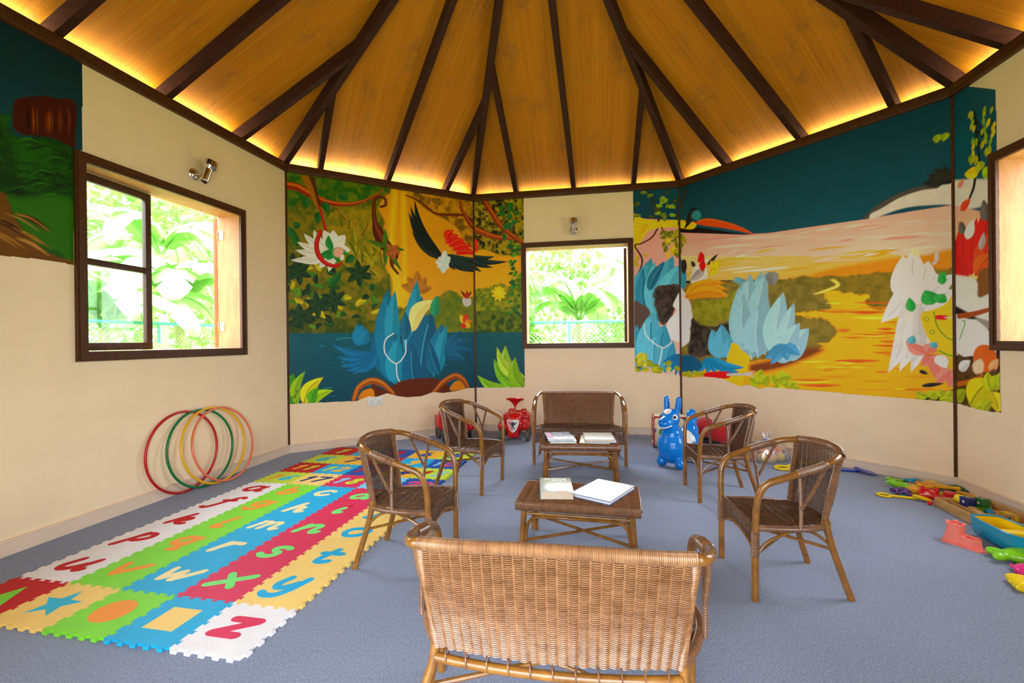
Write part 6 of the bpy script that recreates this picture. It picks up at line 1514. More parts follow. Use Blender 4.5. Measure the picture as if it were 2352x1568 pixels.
# ------------------------------------------------------------------ room shell
OPEN = {0: (.595, 2.044, W_LO, W_HI), 2: (.641, 2.067, W_LO, W_HI), 4: (.35, 1.79, W_LO, W_HI), 6: (.28, 2.36, 0.0, 2.35)}
mb = MB(); prism(mb, [(p.x * 1.0, p.y * 1.0) for p in reversed([(c - Vector((.2, 3.05))) * 1.085 + Vector((.2, 3.05)) for c in CORN])], -.06, 0)
floor = tag(obj('floor', mb, M['carpet']), kind='structure')
for i in range(8):
    a, L, ang = wallframe(i); pa, pb = wallframe(i - 1)[2], wallframe((i + 1) % 8)[2]
    e0 = WT * math.tan(((pa - ang + PI) % (2 * PI) - PI) / 2); e1 = WT * math.tan(((ang - pb + PI) % (2 * PI) - PI) / 2)
    mb = MB()
    if i in OPEN:
        x0, x1, z0, z1 = OPEN[i]; g = .045
        if i != 6: x0 += g; x1 -= g; z0 += g; z1 -= g
        prism(mb, [(0, 0), (x0, 0), (x0, WT), (-e0, WT)], 0, H_TOP - .02); prism(mb, [(x1, 0), (L, 0), (L + e1, WT), (x1, WT)], 0, H_TOP - .02)
        if z0 > 0: box(mb, (x0, 0, 0), (x1, WT, z0))
        box(mb, (x0, 0, z1), (x1, WT, H_TOP - .02))
    else:
        prism(mb, [(0, 0), (L, 0), (L + e1, WT), (-e0, WT)], 0, H_TOP - .02)
    w = tag(obj('wall_' + WNAMES[i], mb, M['wall'], None, (a.x, a.y, 0), ang), kind='structure'); WALLS[i] = w
    mb = MB()
    spans = [(0, L)] if i != 6 else [(0, OPEN[6][0]), (OPEN[6][1], L)]
    for s0, s1 in spans:
        box(mb, (s0, -.014, 0), (s1, 0, .076)); box(mb, (s0, -.019, .076), (s1, 0, .09), .004)
    tag(obj('baseboard_' + WNAMES[i], mb, M['base'], None, (a.x, a.y, 0), ang), kind='structure')
    mb = MB(); box(mb, (-.012, -.032, H_TRIM), (L + .012, .05, H_TOP), .006)
    box(mb, (-.012, -.04, H_TRIM + .03), (L + .012, -.02, H_TRIM + .045), .003)
    tag(obj('trim_%d' % (i + 1), mb, M['trimwood'], None, (a.x, a.y, 0), ang), kind='structure')
    mb = MB(); bis = (ang + pa) / 2 - ang
    box(mb, (-.011, -.012, .092), (.011, .01, H_TRIM), .003, M=R2(bis))
    tag(obj('trim_%d' % (i + 9), mb, M['trimwood'], None, (a.x, a.y, 0), ang), kind='structure')
def sash(parent, w, h, hinge_left, t=.035, muntin=True):
    s = obj('sash', (lambda m: (box(m, (0, 0, 0), (.05, t, h), .003), box(m, (w - .05, 0, 0), (w, t, h), .003), box(m, (.05, 0, 0), (w - .05, t, .055), .003), box(m, (.05, 0, h - .055), (w - .05, t, h), .003), box(m, (.05, 0, h * .485), (w - .05, t, h * .485 + .045), .003) if muntin else None, m)[-1])(MB()), M['sash'], parent)
    m = MB(); box(m, (.045, t * .5 - .002, .05), (w - .045, t * .5 + .002, h - .05)); obj('pane', m, M['glass'], s)
    return s
nwin = 0
for i in (0, 2, 4):
    nwin += 1; a, L, ang = wallframe(i); x0, x1, z0, z1 = OPEN[i]; mb = MB()
    # four mitred frame boards
    for (p, q) in (((x0, z0), (x1, z0)), ((x1, z0), (x1, z1)), ((x1, z1), (x0, z1)), ((x0, z1), (x0, z0))):
        d = np.array([q[0] - p[0], q[1] - p[1]]); l = np.hypot(*d); th = math.atan2(d[1], d[0])
        Mx = np.array([[math.cos(th), 0, -math.sin(th)], [0, 1, 0], [math.sin(th), 0, math.cos(th)]])
        for (f0, f1, y) in ((0, FR, -.022), (.012, FR * .62, -.03)):
            V = [(f0, y, f0), (l - f0, y, f0), (l - f1, y, f1), (f1, y, f1), (f0, .0, f0), (l - f0, .0, f0), (l - f1, .0, f1), (f1, .0, f1)]
            mb.add(np.array(V) @ Mx.T + np.array([p[0], 0, p[1]]), [(0, 1, 2, 3), (4, 7, 6, 5), (0, 4, 5, 1), (2, 6, 7, 3), (0, 3, 7, 4), (1, 5, 6, 2)], False)
    wn = tag(obj('window_%d' % nwin, mb, M['trimwood'], None, (a.x, a.y, 0), ang), kind='structure')
    g = .045; b0, b1, c0, c1 = x0 + g, x1 - g, z0 + g, z1 - g; mb = MB(); t = .02
    box(mb, (b0, -.005, c0), (b0 + t, WT + .03, c1)); box(mb, (b1 - t, -.005, c0), (b1, WT + .03, c1)); box(mb, (b0 + t, -.005, c1 - t), (b1 - t, WT + .03, c1)); box(mb, (b0 + t, -.005, c0), (b1 - t, WT + .04, c0 + t))
    obj('reveal', mb, M['reveal'], wn)
    h = c1 - c0 - 2 * t - .012
    if i == 0:
        s = sash(wn, .62, h, True); s.location = (b0 + t, .13, c0 + t + .004); s.rotation_euler = (0, 0, math.radians(5))
        s = sash(wn, .62, h, False); s.location = (b1 - t - .002, WT + .035, c0 + t + .004); s.rotation_euler = (0, 0, math.radians(41)); s.data.materials[0] = M['reveal']
        mb = MB()
        for zz in (c0 + .18, c1 - .24):
            box(mb, (b1 - t - .004, WT - .03, zz), (b1 - t, WT + .028, zz + .085)); tube(mb, [(b1 - t - .007, WT + .03, zz - .003), (b1 - t - .007, WT + .03, zz + .088)], .006, 8)
        obj('hinge', mb, M['brass'], wn)
    elif i == 2:
        for lx, an in ((b0 + t, 98), (b1 - t, 86)):
            s = sash(wn, .6, h, True); s.location = (lx, WT + .035, c0 + t + .004); s.rotation_euler = (0, 0, math.radians(an))
build_mural('BL', 1, 'mural', 'painted jungle river mural with hanging branches and blue green leaf clumps', WALLS[1])
build_mural('B', 2, 'mural', 'painted foliage mural strip left of the back window', WALLS[2])
build_mural('B2', 2, 'mural', 'painted teal sky and vine mural strip right of the back window', WALLS[2])
build_mural('R', 3, 'mural', 'painted sunset river mural under a dark teal sky', WALLS[3])
build_mural('RR', 4, 'mural', 'painted mural strip with hanging vines beside the right window', WALLS[4])
build_mural('L', 0, 'mural', 'painted green hillside mural with a brown stump left of the window', WALLS[0])

# ------------------------------------------------------------------ roof: plywood ceiling and rafters
RD = .125
mb = MB(); uvs = []
for i in range(8):
    a, L, ang = wallframe(i); b = CORN[(i + 1) % 8]
    pa = Vector((a.x, a.y, H_TOP)); pb = Vector((b.x, b.y, H_TOP))
    oa = pa + (pa - APEX) * .085; ob = pb + (pb - APEX) * .085; up = Vector((0, 0, RD + .004))
    V = [oa + up, ob + up, APEX + up]; top = Vector((0, 0, .03))
    mb.add([v[:] for v in V] + [(v + top)[:] for v in V], [(0, 1, 2), (3, 5, 4), (0, 3, 4, 1)], False)
    ud = (pb - pa).normalized(); nrm = ud.cross(APEX - pa).normalized(); vd = nrm.cross(ud)
    f = lambda p: ((p - pa).dot(ud), (p - pa).dot(vd) + i * 7.3)
    q = [f(v) for v in V]; uvs += [q[0], q[1], q[2], q[0], q[2], q[1], q[0], q[0], q[1], q[1]]
ceil = obj('ceiling', mb, M['ply'], sharp=0); tag(ceil, kind='structure')
uv = ceil.data.uv_layers.new(name='UVMap'); uv.data.foreach_set('uv', np.array(uvs).ravel())
def rafter(p0, p1, w, name='rafter', drop=0):
    p0 = Vector(p0); p1 = Vector(p1); d = p1 - p0; hd = Vector((d.x, d.y, 0)).normalized(); s = Vector((-hd.y, hd.x, 0)) * (w / 2); up = Vector((0, 0, RD)); lo = Vector((0, 0, -drop))
    V = [p0 - s + lo, p0 + s + lo, p0 + s + up, p0 - s + up, p1 - s + lo, p1 + s + lo, p1 + s + up, p1 - s + up]
    m = MB(); m.add([(v - p0)[:] for v in V], [(0, 1, 2, 3), (4, 7, 6, 5), (0, 4, 5, 1), (1, 5, 6, 2), (2, 6, 7, 3), (3, 7, 4, 0)], False)
    o = obj(name, m, M['rafter'], ceil, p0); return o
JACK = {0: (.515, 1.27, 2.04), 1: (.36, 1.127, 1.885), 2: (.575, 1.329, 2.085), 3: (.598, 1.38, 2.119), 4: (.474, 1.23, 1.99), 5: (.45, 1.19, 1.93), 6: (.57, 1.32, 2.08), 7: (.4, 1.165, 1.93)}
for i in range(8):
    a, L, ang = wallframe(i); b = CORN[(i + 1) % 8]; ud = Vector((math.cos(ang), math.sin(ang))); ni = Vector((ud.y, -ud.x)); ap = Vector((APEX.x, APEX.y))
    pa = Vector((a.x, a.y, H_TOP)); o_ = pa + (pa - APEX) * .075
    rafter(o_, APEX + (pa - APEX) * .02, .062, 'hip_rafter', .012)
    du = (ap - a).dot(ud); dn = (ap - a).dot(ni); slope = (APEX.z - H_TOP) / dn
    for k, u in enumerate(JACK[i]):
        if abs(u - du) < .35:
            st = a + ud * u; d = ap - st; e = st - d * .075; q = st + d * .97
            f = lambda p: Vector((p.x, p.y, H_TOP + slope * (p - a).dot(ni)))
        else:
            n_ = dn * (u / du if u < du else (L - u) / (L - du)); st = a + ud * u; e = st - ni * .18; q = st + ni * n_
            f = lambda p: Vector((p.x, p.y, H_TOP + slope * (p - a).dot(ni)))
        rafter(f(e), f(q), .054)
# wall mounted chrome spotlights
def spotlight(wi, u, z, tilt, swing, label, du=0):
    a, L, ang = wallframe(wi); t = thing('wall_spotlight', label, 'lamp', (a.x + math.cos(ang) * u, a.y + math.sin(ang) * u, z), ang, 'chrome wall spotlights')
    Mx = rotm('X', PI / 2)
    m = MB(); lathe(m, [(0.0001, .016), (.02, .015), (.036, .008), (.042, .0), ], 24, Mx); obj('wall_plate', m, M['chrome'], t)
    m = MB(); tube(m, [(0, -.012, 0), (du * .5, -.04, .0), (du, -.062, .002)], .007, 10); obj('arm', m, M['chrome'], t)
    Mh = rotm('Y', swing) @ rotm('X', tilt)
    m = MB(); lathe(m, [(.0001, -.075), (.02, -.074), (.026, -.066), (.026, .03), (.03, .036), (.045, .052), (.045, .098), (.041, .098), (.040, .06), (.0001, .055)], 28, Mh, (du, -.07, .01)); obj('lamp_head', m, M['chrome'], t)
    m = MB()
    for q in range(5): box(m, (-.004, -.027, -.03 + q * .012), (.004, -.0255, -.024 + q * .012), 0, Mh @ rotm('Z', -1.0), (du, -.07, .01))
    obj('vent_slot', m, M['dark'], t); t.scale = (1.2, 1.2, 1.2)
    return t
spotlight(0, 1.50, 2.632, -.05, .42, 'chrome wall spotlight above the left window', .035)
spotlight(2, 1.327, 2.61, .05, .0, 'chrome wall spotlight above the back window')
# double mains socket under the jungle mural
a, L, ang = wallframe(1); so = thing('wall_socket', 'white double wall socket under the jungle mural', 'socket', (a.x + math.cos(ang) * .933, a.y + math.sin(ang) * .933, .492), ang)
m = MB(); box(m, (-.09, -.012, -.05), (.09, -.003, .05), .003); obj('face_plate', m, M['white_pl'], so)
for sx in (-.045, .045):
    m = MB()
    for dx, dz, ww, hh in ((0, .004, .006, .012), (-.013, -.02, .008, .007), (.013, -.02, .008, .007)): box(m, (sx + dx - ww / 2, -.0128, dz - hh / 2), (sx + dx + ww / 2, -.0115, dz + hh / 2))
    obj('pin_hole', m, M['black'], so)
for sx in (-.012, .012):
    m = MB(); box(m, (sx - .007, -.016, .012), (sx + .007, -.0115, .034), .002); obj('switch', m, M['white_pl'], so)

# added, unseen porch roof over the doorway; keeps steep skylight off the floor
a, L, ang = wallframe(6); mb = MB(); box(mb, (-.9, WT, 2.52), (L + .9, WT + 1.7, 2.60)); tag(obj('trim_17', mb, M['rafter'], None, (a.x, a.y, 0), ang), kind='structure')
# sky portals in the openings
for i in OPEN:
    a, L, ang = wallframe(i); x0, x1, z0, z1 = OPEN[i]
    la = bpy.data.lights.new('opening_portal', 'AREA'); la.shape = 'RECTANGLE'; la.size = x1 - x0; la.size_y = z1 - z0
    la.cycles.is_portal = True
    lo_ = bpy.data.objects.new('opening_portal', la); COL.objects.link(lo_)
    mid = Vector((a.x, a.y)) + Vector((math.cos(ang), math.sin(ang))) * (x0 + x1) / 2 + Vector((-math.sin(ang), math.cos(ang))) * (WT + .06)
    lo_.location = (mid.x, mid.y, (z0 + z1) / 2); lo_.rotation_euler = (PI / 2, 0, ang + PI)

# area lights added over the wall plates, standing in for daylight under the eaves
EAVE = {0: .5, 1: .8, 2: .2, 3: .32, 4: .38, 5: .4, 6: .4, 7: .4}
for i in range(8):
    a, L, ang = wallframe(i)
    la = bpy.data.lights.new('eave_daylight_standin', 'AREA'); la.shape = 'RECTANGLE'; la.size = L - .1; la.size_y = .06; la.energy = EAVE[i] * L; la.color = (.92, 1, .9)
    lo_ = bpy.data.objects.new('eave_daylight_standin', la); COL.objects.link(lo_)
    mid = Vector((a.x, a.y)) + Vector((math.cos(ang), math.sin(ang))) * L / 2 + Vector((-math.sin(ang), math.cos(ang))) * .12
    lo_.location = (mid.x, mid.y, H_TOP - .012); lo_.rotation_euler = (PI, 0, ang)
# ------------------------------------------------------------------ foam puzzle mat
T = .32; MATO = Vector((-2.609, 2.039)); MATA = -.199
rows = [list('ABCDE'), list('uvwxy'), list('pqrst'), list('klmno'), list('fghij'), list('abcde'), [16, 17, 18, 19, 20], [11, 12, 13, 14, 15], [6, 7, 8, 9, 10], [1, 2, 3, 4, 5]]
NUMT = {16: ('lime', 'orange', 'cyan'), 17: ('yellow', 'ink', 'ink'), 18: ('crimson', 'sky', 'lime'), 19: ('sky', 'crimson', 'amber'), 20: ('navy', 'pink', 'pink'), 11: ('red', 'amber', 'lime'), 12: ('blue', 'lime', 'amber'), 13: ('navy', 'red', 'red'), 14: ('amber', 'lime', 'ink'), 15: ('lime', 'red', 'sky'), 6: ('lime', 'cyan'), 7: ('amber', 'ink'), 8: ('red', 'lime'), 9: ('blue', 'amber'), 10: ('navy', 'sky', 'pink'), 1: ('red', 'lime'), 2: ('blue', 'lime'), 3: ('navy', 'red'), 4: ('amber', 'navy'), 5: ('lime', 'navy')}
LETC = [('white', 'red'), ('green', 'orange'), ('blue', 'cream'), ('crimson', 'mint'), ('yellow', 'blue')]
BOWL = [(.74, .42), (.55, .6), (.28, .55), (.1, .28), (.2, .05), (.42, .04), (.66, .25), (.74, .42)]
GL = {
 'a': [BOWL, [(.80, .60), (.71, .25), (.76, .04), (.92, .08)]],
 'b': [[(.36, 1.), (.22, .5), (.14, .08)], [(.22, .32), (.45, .58), (.72, .52), (.76, .25), (.5, .02), (.16, .06)]],
 'c': [[(.76, .45), (.62, .58), (.35, .52), (.14, .25), (.26, .03), (.5, .01), (.7, .12)]],
 'd': [BOWL, [(.96, 1.), (.80, .5), (.74, .06), (.9, .06)]],
 'e': [[(.18, .28), (.5, .3), (.74, .42), (.6, .59), (.33, .52), (.14, .25), (.28, .02), (.55, .02), (.74, .14)]],
 'f': [[(.98, .88), (.84, 1.), (.64, .86), (.48, .4), (.34, -.1), (.18, -.36), (-.02, -.3)], [(.26, .55), (.82, .58)]],
 'g': [BOWL, [(.80, .60), (.72, .05), (.58, -.3), (.3, -.4), (.04, -.26)]],
 'h': [[(.38, 1.), (.22, .5), (.1, 0)], [(.18, .28), (.42, .56), (.64, .52), (.6, .2), (.66, .03), (.86, .1)]],
 'i': [[(.5, .6), (.38, .2), (.46, .01), (.66, .1)]],
 'j': [[(.6, .6), (.48, 0), (.34, -.32), (.1, -.36)]],
 'k': [[(.38, 1.), (.22, .5), (.1, 0)], [(.22, .28), (.46, .56), (.68, .56), (.62, .36), (.3, .28)], [(.34, .28), (.56, .06), (.84, .06)]],
 'l': [[(.56, 1.), (.4, .4), (.36, .06), (.52, 0), (.68, .08)]],
 'm': [[(.14, .6), (.02, 0)], [(.08, .3), (.28, .57), (.44, .52), (.4, .2), (.36, 0)], [(.42, .3), (.64, .57), (.82, .52), (.78, .2), (.82, .02), (1.0, .1)]],
 'n': [[(.22, .6), (.08, 0)], [(.14, .26), (.42, .57), (.66, .54), (.62, .2), (.68, .02), (.88, .1)]],
 'o': [[(.5, .6), (.2, .5), (.1, .25), (.26, .02), (.55, .03), (.8, .25), (.78, .5), (.5, .6)]],
 'p': [[(.32, .62), (.2, .1), (.04, -.42)], [(.24, .3), (.48, .58), (.74, .52), (.78, .25), (.52, .02), (.2, .06)]],
 'q': [BOWL, [(.82, .6), (.7, .1), (.54, -.40)], [(.54, -.40), (.80, -.34)]],
 'r': [[(.3, .6), (.14, 0)], [(.2, .26), (.44, .56), (.76, .56)]],
 's': [[(.78, .52), (.56, .6), (.34, .5), (.42, .34), (.62, .22), (.54, .03), (.3, -.02), (.1, .1)]],
 't': [[(.56, .92), (.4, .4), (.36, .08), (.52, -.01), (.76, .1)], [(.2, .6), (.88, .63)]],
 'u': [[(.22, .6), (.1, .2), (.22, .01), (.46, .06), (.7, .35)], [(.82, .6), (.7, .2), (.76, .02), (.92, .08)]],
 'v': [[(.14, .6), (.34, .02)], [(.34, .02), (.88, .6)]],
 'w': [[(.08, .6), (.18, .03)], [(.18, .03), (.52, .5)], [(.52, .5), (.54, .03)], [(.54, .03), (1.0, .6)]],
 'x': [[(.2, .6), (.74, .0)], [(.94, .6), (.02, 0)]],
 'y': [[(.24, .6), (.12, .2), (.26, .02), (.5, .1), (.72, .36)], [(.84, .6), (.7, .0), (.5, -.34), (.2, -.4), (.0, -.28)]],
 'z': [[(.2, .56), (.86, .56)], [(.86, .56), (.12, .03)], [(.12, .03), (.76, .03)]],
 '0': [[(.5, 1.), (.2, .7), (.14, .25), (.36, .0), (.66, .3), (.74, .75), (.5, 1.)]],
 '1': [[(.3, .78), (.62, 1.)], [(.62, 1.), (.36, 0)]],
 '2': [[(.2, .8), (.42, 1.), (.74, .88), (.66, .55), (.1, .02)], [(.1, .02), (.72, .02)]],
 '3': [[(.24, .88), (.52, 1.), (.76, .82), (.4, .55)], [(.4, .55), (.7, .36), (.56, .06), (.28, 0), (.08, .14)]],
 '4': [[(.62, 1.), (.1, .32)], [(.1, .32), (.84, .32)], [(.62, .62), (.48, 0)]],
 '5': [[(.86, .98), (.38, .98)], [(.38, .98), (.26, .58)], [(.26, .58), (.56, .64), (.72, .36), (.5, .04), (.1, .06)]],
 '6': [[(.8, .98), (.44, .8), (.16, .36), (.26, .04), (.56, .06), (.68, .34), (.5, .5), (.22, .32)]],
 '7': [[(.14, .98), (.86, .98)], [(.86, .98), (.24, 0)]],
 '8': [[(.5, 1.), (.3, .8), (.5, .56), (.66, .28), (.42, 0), (.16, .2), (.44, .54), (.76, .8), (.5, 1.)]],
 '9': [[(.76, .66), (.54, .5), (.28, .66), (.42, .96), (.72, .94), (.78, .66), (.58, .2), (.24, 0)]],
}
def ribbon(mb, pts, w, z0, z1):
    P = catmull(np.array(pts, float), 6) if len(pts) > 2 else np.array(pts, float)
    d = np.gradient(P, axis=0); d /= np.maximum(np.linalg.norm(d, axis=1), 1e-9)[:, None]; n = np.c_[-d[:, 1], d[:, 0]] * w / 2
    Lp, Rp = P + n, P - n; m = len(P)
    zt_ = z1 + np.linspace(0, .0005, m); V = np.concatenate([np.c_[Lp, zt_], np.c_[Rp, zt_], np.c_[Lp, np.full(m, z0)], np.c_[Rp, np.full(m, z0)]])
    Fc = []
    for i in range(m - 1):
        Fc += [(i, m + i, m + i + 1, i + 1), (i, i + 1, 2 * m + i + 1, 2 * m + i), (m + i, 3 * m + i, 3 * m + i + 1, m + i + 1)]
    Fc += [(0, 2 * m, 3 * m, m), (m - 1, 2 * m - 1, 4 * m - 1, 3 * m - 1)]
    mb.add(V, Fc, False)
    for e, dz in ((P[0], -.00006), (P[-1], .00044)):
        a = np.linspace(0, 2 * PI, 11)[:-1]; mb.add(np.c_[e[0] + np.cos(a) * w * .46, e[1] + np.sin(a) * w * .46, np.full(10, z1 + dz)], [list(range(10))], False)
def glyph(ch, cx, cy, s, w):
    mb = MB(); ZZ = 0
    for st in GL[ch]:
        ribbon(mb, [(cx + (x - .5 + .14 * (y - .3)) * s, cy + (y - .3) * s) for x, y in st], w, .0105, .0128 + ZZ); ZZ += .00012
    return mb
def tooth_edge(sgn):
    # unit edge along x from 0 to 1 with five dovetail teeth reaching 0.05 to the side sgn
    pts = [(0, 0)]; n = 5; a = .050
    for k in range(n):
        c = (k + .5) / n; pts += [(c - .026, 0), (c - .043, a * sgn), (c + .043, a * sgn), (c + .026, 0)]
    pts.append((1, 0)); return np.array(pts)
def tile_poly(ci, ri, nr, nc=5):
    # shared edges use the same outline, so neighbours interlock; outer edges show teeth outward
    bot = tooth_edge(-1); top = tooth_edge(1 if ri == nr - 1 else -1) + np.array([0, 1])
    lef = tooth_edge(1)[:, ::-1]; rig = tooth_edge(1)[:, ::-1]
    if ci == 0: lef = lef * np.array([-1, 1])
    rig = rig + np.array([1, 0])
    P = np.concatenate([bot[:-1], rig[:-1], top[::-1][:-1], lef[::-1][:-1]])
    return P * T + np.array([.0012, .0012]) * (np.array([.5, .5]) - P)
SHP = {'A': ('red', 'green', 'triangle'), 'B': ('yellow', 'cyan', 'star'), 'C': ('green', 'orange', 'circle'), 'D': ('blue', 'yellow', 'square'), 'E': ('white', 'crimson', 'z')}
CN = {'white': 'white', 'green': 'bright green', 'blue': 'light blue', 'crimson': 'crimson', 'yellow': 'pale yellow', 'red': 'red', 'lime': 'lime', 'navy': 'dark blue', 'amber': 'orange yellow', 'sky': 'sky blue'}
for ri, row in enumerate(rows):
    for ci, v in enumerate(row):
        # a tile sits with its corner at (ci, ri) tiles from the mat's near left corner
        if v in SHP: bc, ic, what = SHP[v]
        elif isinstance(v, str): bc, ic = LETC[ci]; what = v
        else: bc = NUMT[v][0]; what = str(v)
        p = MATO + Vector((math.cos(MATA), math.sin(MATA))) * (ci * T) + Vector((-math.sin(MATA), math.cos(MATA))) * (ri * T)
        lab = '%s foam mat tile with %s' % (CN[bc], ('a ' + what + ' inlay') if v in 'ABCD' else ('the letter ' + what)) if isinstance(v, str) else '%s foam mat tile with the number %s' % (CN[bc], what)
        tl = thing('foam_tile', lab, 'mat tile', (p.x, p.y, 0), MATA, 'foam puzzle mat tiles on the carpet')
        mb = MB(); prism(mb, tile_poly(ci, ri, len(rows)), 0.0005, .012); obj('tile', mb, FOAM[bc], tl, sharp=0)
        c = T / 2
        if v in ('A', 'B', 'C', 'D'):
            if v == 'A': poly = [(c - .085, c - .075), (c + .085, c - .075), (c, c + .09)]
            elif v == 'B': poly = [(c + (.105 if k % 2 == 0 else .045) * math.sin(k * PI / 5), c + (.105 if k % 2 == 0 else .045) * math.cos(k * PI / 5)) for k in range(10)][::-1]
            elif v == 'C': poly = [(c + .085 * math.cos(k * PI / 24), c + .085 * math.sin(k * PI / 24)) for k in range(48)]
            else: poly = [(c - .075, c - .075), (c + .075, c - .075), (c + .075, c + .075), (c - .075, c + .075)]
            mb = MB(); prism(mb, poly, .0105, .0128); obj('shape_inlay', mb, FOAM[ic], tl, sharp=0)
        elif isinstance(v, str) or v == 0:
            ch = 'z' if v == 'E' else v
            sz = .19 if ch in 'acemnorsuvwxz' else .165
            yo = {'g': .025, 'p': .03, 'q': .03, 'y': .03, 'j': .02, 'b': -.03, 'd': -.03, 'h': -.03, 'k': -.03, 'l': -.035, 't': -.02}.get(ch, 0)
            obj('letter', glyph(ch, c, c + yo, sz, {'m': .032, 'w': .036}.get(ch, .041)), FOAM[ic], tl, sharp=0)
            if ch in 'ij':
                mb = MB(); a = np.arange(16) / 16 * 2 * PI; prism(mb, np.c_[c + .03 + .021 * np.cos(a), c + .09 + .021 * np.sin(a)], .0105, .0128); obj('letter_dot', mb, FOAM['red'], tl, sharp=0)
        else:
            s_ = str(v)
            for k, ch in enumerate(s_):
                cx = c if len(s_) == 1 else c + (-.062, .062)[k]
                obj('digit', glyph(ch, cx, c - .035, .155 if len(s_) == 1 else .135, .038 if len(s_) == 1 else .032), FOAM[NUMT[v][1 + k]], tl, sharp=0)

# ------------------------------------------------------------------ rattan seats
def seat_unit(root, two):
    PR = .0155
    fy, ry = (.435, .409) if two else (.207, .178)
    yt, yb = (.362, .335) if two else (.185, .150)
    hx = (lambda y: -.205 + .012 * (y / yt) ** 6) if two else (lambda y: -.225 + 1.55 * y * y)
    hz = (lambda y: .652 - .004 * (y / yt) ** 2) if two else (lambda y: .668 - .35 * y * y)
    bx = (lambda y: -.125 - .03 * (1 - (y / yb) ** 2)) if two else (lambda y: -.115 - .06 * (1 - (y / yb) ** 2))
    zs = .335
    ys = np.linspace(-yt, yt, 15)
    rear = [(hx(y), y, hz(y)) for y in ys]
    if two: side = [(.215, fy, .30), (.212, fy + .002, .42), (.20, fy + .003, .50), (.165, fy + .003, .545), (.10, fy + .001, .572), (0, fy - .005, .598), (-.09, fy - .014, .622), (-.155, fy - .032, .638), (-.190, fy - .054, .646)]
    else: side = [(.215, fy, .30), (.213, fy + .010, .42), (.203, fy + .018, .49), (.172, fy + .026, .54), (.11, fy + .033, .566), (.03, fy + .037, .594), (-.06, fy + .032, .622), (-.125, fy + .008, .644)]
    path = np.array(side + [(x, y, z) for x, y, z in rear[::-1]][1 if not two else 0:-1 if not two else None] + [(x, -y, z) for x, y, z in side[::-1]])
    hoop = catmull(path, 5)
    m = MB(); tube(m, hoop, PR, 12); obj('arm_hoop', m, M['pole'], root)
    # bindings on the hoop
    m = MB(); rings(m, catmull([(hx(y), y, hz(y)) for y in np.linspace(-yt * 1.0, yt * 1.0, 11)], 4), PR + .001, .0062 if not two else .0052, 12, 5); 
    obj('rail_binding', m, M['strand_lt' if two else 'wrap'], root)
    for s in (1, -1):
        m = MB(); arm = np.array([(x, y * s, z) for x, y, z in side]); q = catmull(arm, 10)
        sel = q[(q[:, 0] < .055) & (q[:, 0] > -.085) & (q[:, 2] > .55)] if not two else q[(q[:, 0] < .06) & (q[:, 0] > -.06) & (q[:, 2] > .55)]
        rings(m, sel, PR + .001, .0075, 12, 5)
        obj('arm_binding', m, M['wrap'], root)
    # legs
    for s in (1, -1):
        m = MB(); tube(m, [(.216, fy * s, 0), (.216, fy * s, .15), (.215, fy * s, .31)], PR, 12); ell(m, (.216, fy * s, .006), (PR * .98, PR * .98, .006), None, 12, 6)
        obj('leg', m, M['pole'], root)
        m = MB(); tube(m, catmull([(-ry * 0 - .118, (yb + .006) * s, .36), (-.130, (yb + .010) * s, .29), (-.148, (yb + (ry - yb) * .4) * s, .22), (-.178, (yb + (ry - yb) * .7) * s, .12), (-.216, ry * s, .002)], 5), PR * .97, 12)
        obj('leg', m, M['pole'], root)
        # back posts bound with cane
        top = (hx(yt), yt * s, hz(yt)); bot = (bx(yb), yb * s, .325); P = catmull([top, tuple(np.array(top) * .5 + np.array(bot) * .5 + np.array([.006, 0, 0])), bot], 8)
        m = MB(); rings(m, P, .0125, .0056, 10, 5); tube(m, P, .0122, 8); obj('back_post', m, M['strand_lt' if two else 'wrap'], root)
        m = MB(); rings(m, [(.216, fy * s, .205), (.215, fy * s, .315)], PR + .001, .0062, 12, 5); obj('leg_binding', m, M['wrap'], root)
    # woven back
    def SB(u, v):
        yt_, yb_ = u * yt, u * yb; xt = hx(yt_); zt = hz(yt_); xb = bx(yb_)
        bow = .010 * np.sin(PI * v) * (1 if not two else .8)
        return np.stack([xb + (xt - xb) * v - bow, yb_ + (yt_ - yb_) * v, .325 + (zt - .325) * v], -1)
    nst, nrow = (25, 104) if two else (14, 84)
    m = MB(); weave(m, SB, nrow, nst, .0062 if two else .0052, .0030, 6, 4, .56 if two else .72, v0=.0, v1=.955)
    obj('woven_back', m, M['strand_lt' if two else 'strand'], root)
    m = MB()
    for q in range(nst + 1):
        u = -1 + 2 * (q) / nst
        v = np.linspace(0, 1, 7); tube(m, SB(np.full(7, u), v), .0030, 5)
    obj('back_stakes', m, M['strand_lt' if two else 'strand'], root)
    # seat: strands run from the back over the front edge and down the apron
    zap = lambda y: .212 + (.055 if not two else .06) * (1 - (abs(y) / (fy - .012)) ** 2.2)
    ny = 34 if not two else 70; nx = 9
    m = MB()
    for j in range(ny):
        w = -1 + 2 * (j + .5) / ny; y0 = w * (yb + .002); y1 = w * (fy - .018)
        x = np.linspace(0, 1, nx * 3 + 1); xb = bx(w * yb) + .006; X = xb + (.2 - xb) * x; Y = y0 + (y1 - y0) * np.minimum(1, x * 1.25) ** 1
        Zz = zs - .012 * np.sin(PI * x) * (1 - w * w) + .0032 * np.sin(x * nx * PI + (j % 2) * PI)
        za = zap(y1); n2 = 9; t = np.linspace(0, 1, n2); 
        ax = .209 + .004 * np.sin(t * PI) + .0028 * np.sin(t * 5 * PI + (j % 2) * PI); az = zs - .008 - (zs - .008 - za) * t
        P = np.concatenate([np.stack([X, Y, Zz], -1), np.stack([ax, np.full(n2, y1), az], -1)])
        tube(m, P, .0036, 5, cap=False)
    obj('woven_seat', m, M['strand'], root)
    m = MB()
